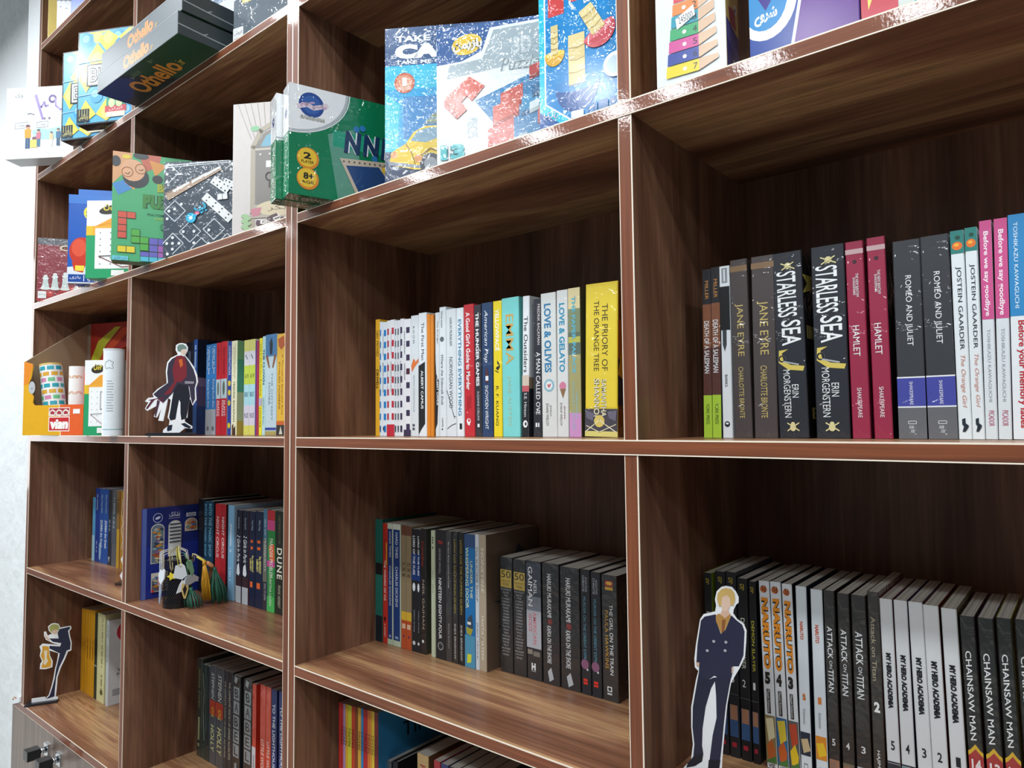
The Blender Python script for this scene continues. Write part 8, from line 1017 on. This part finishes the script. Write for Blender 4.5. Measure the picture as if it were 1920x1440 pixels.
def charm(label, rimpt, pos, shape_, col, cords, ccol, extra=(), up=0.022, ang=38):
    r = empty('charm_bookmark', rimpt); tag(r, label, 'bookmark', GBm); L = lambda p: Vector(p)-Vector(rimpt); q = random.Random(len(label))
    mb = MB(); p = Vector(pos)
    for i in range(cords):
        o = Vector((q.uniform(-.008, .008), q.uniform(-.006, .004), q.uniform(-.004, .006)))
        mb.tube([L((CX, CY, CZ+0.06)), L(Vector((CX, CY, CZ+HC+up))+o*0.6), L(Vector(rimpt)+Vector((0, -0.004, up*0.6))+o), L(Vector(rimpt).lerp(p, 0.55)+o), L(p+Vector((o.x*0.3, 0, 0.012)))], 0.0007, M(ccol, 0.4), 5)
    mb.build('cord', r)
    c, s_ = math.cos(math.radians(ang)), math.sin(math.radians(ang)); mb = MB(); T = 0.0025
    def plate(pts, cc, k):
        a = sum(pts[i-1][0]*pts[i][1]-pts[i][0]*pts[i-1][1] for i in range(len(pts)))
        if a < 0: pts = list(reversed(pts))
        n_ = len(pts); F_ = [L((p.x+x*c+k*s_*0.0006, p.y+x*s_-k*c*0.0006, p.z+z)) for x, z in pts]; B_ = [v+Vector((-s_*T, c*T, 0)) for v in F_]
        mb.faces(F_+B_, [tuple(range(n_)), tuple(reversed(range(n_, 2*n_)))]+[(i, n_+i, n_+(i+1) % n_, (i+1) % n_) for i in range(n_)], M(cc, 0.3))
    plate(shape_, col, 0)
    for k, (pts, cc) in enumerate(extra): plate(pts, cc, k+1)
    mb.build('charm', r, fix=True)
    return r
def blob(rx, rz, n=14, wob=0.0, cx=0, cz=0): return [(cx+rx*math.cos(2*math.pi*i/n)*(1+wob*(i % 2)), cz+rz*math.sin(2*math.pi*i/n)*(1+wob*(i % 2))) for i in range(n)]
flower = [(0.010*math.cos(math.pi*i/5)*(1 if i % 2 else 0.55), 0.010*math.sin(math.pi*i/5)*(1 if i % 2 else 0.55)) for i in range(10)]
def around(phi, z, r=0.0385): return (CX+r*math.cos(math.radians(phi)), CY+r*math.sin(math.radians(phi)), z)
def ch(label, phi, z, shp, col, cords, ccol, extra=(), up=0.022):
    return charm(label, around(phi, CZ+HC, 0.0315), around(phi, z), shp, col, cords, ccol, extra, up, phi+90)
ch('white jagged charm bookmark at the outer side of the mesh pen cup', -83, -0.318, [(-.012, -.014), (-.004, -.02), (.008, -.006), (.010, .012), (.004, .016), (-.002, .010), (-.008, .013), (-.014, .002)], '#dfe6ec', 5, '#c9c4b4')
ch('yellow flower charm bookmark on the mesh pen cup', -45, -0.318, flower, '#dcc83a', 4, '#b9a878')
ch('white bottle-shaped charm bookmark in the middle of the cup', -18, -0.309, [(-.014, -.012), (.004, -.018), (.015, -.010), (.010, .012), (.004, .018), (-.010, .014)], '#dce4ea', 5, '#d4c24a')
ch('grey rounded charm bookmark low on the cup toward the tassels', 22, -0.330, [(-.02, -.008), (-.004, -.012), (.014, -.008), (.022, -.010), (.024, .0), (.016, .004), (.008, .010), (-.008, .010), (-.018, .004)], '#c4ccd2', 3, '#c9c4b4')
ch('white charm bookmark with black and yellow scroll at the cup foot', -8, -0.349, [(-.014, -.008), (.0, -.004), (.012, .004), (.008, .018), (-.002, .020), (-.008, .010)], '#e6eaee', 2, '#b9b4a4', (([(-.004, -.002), (.002, -.022), (.006, -.022), (.012, .0), (.008, .012), (-.002, .014)], '#d9c27a'), ([(-.001, .0), (.003, -.016), (.008, .0), (.004, .009)], '#22242a')))
ch('green beaded charm bookmark on the cup beside the white charms', 12, -0.302, [(-.006, .012), (.006, .016), (.010, .004), (.014, -.012), (.008, -.022), (.002, -.008), (-.004, -.002)], '#7fae86', 2, '#5a8a62', (), 0.01)
ch('slim silver drop charm bookmark hanging nearest the blue card', -98, -0.349, [(-.006, -.03), (.0, -.034), (.006, -.008), (.005, .008), (.0, .014), (-.005, .006)], '#9fb0c4', 3, '#c4c9d0')
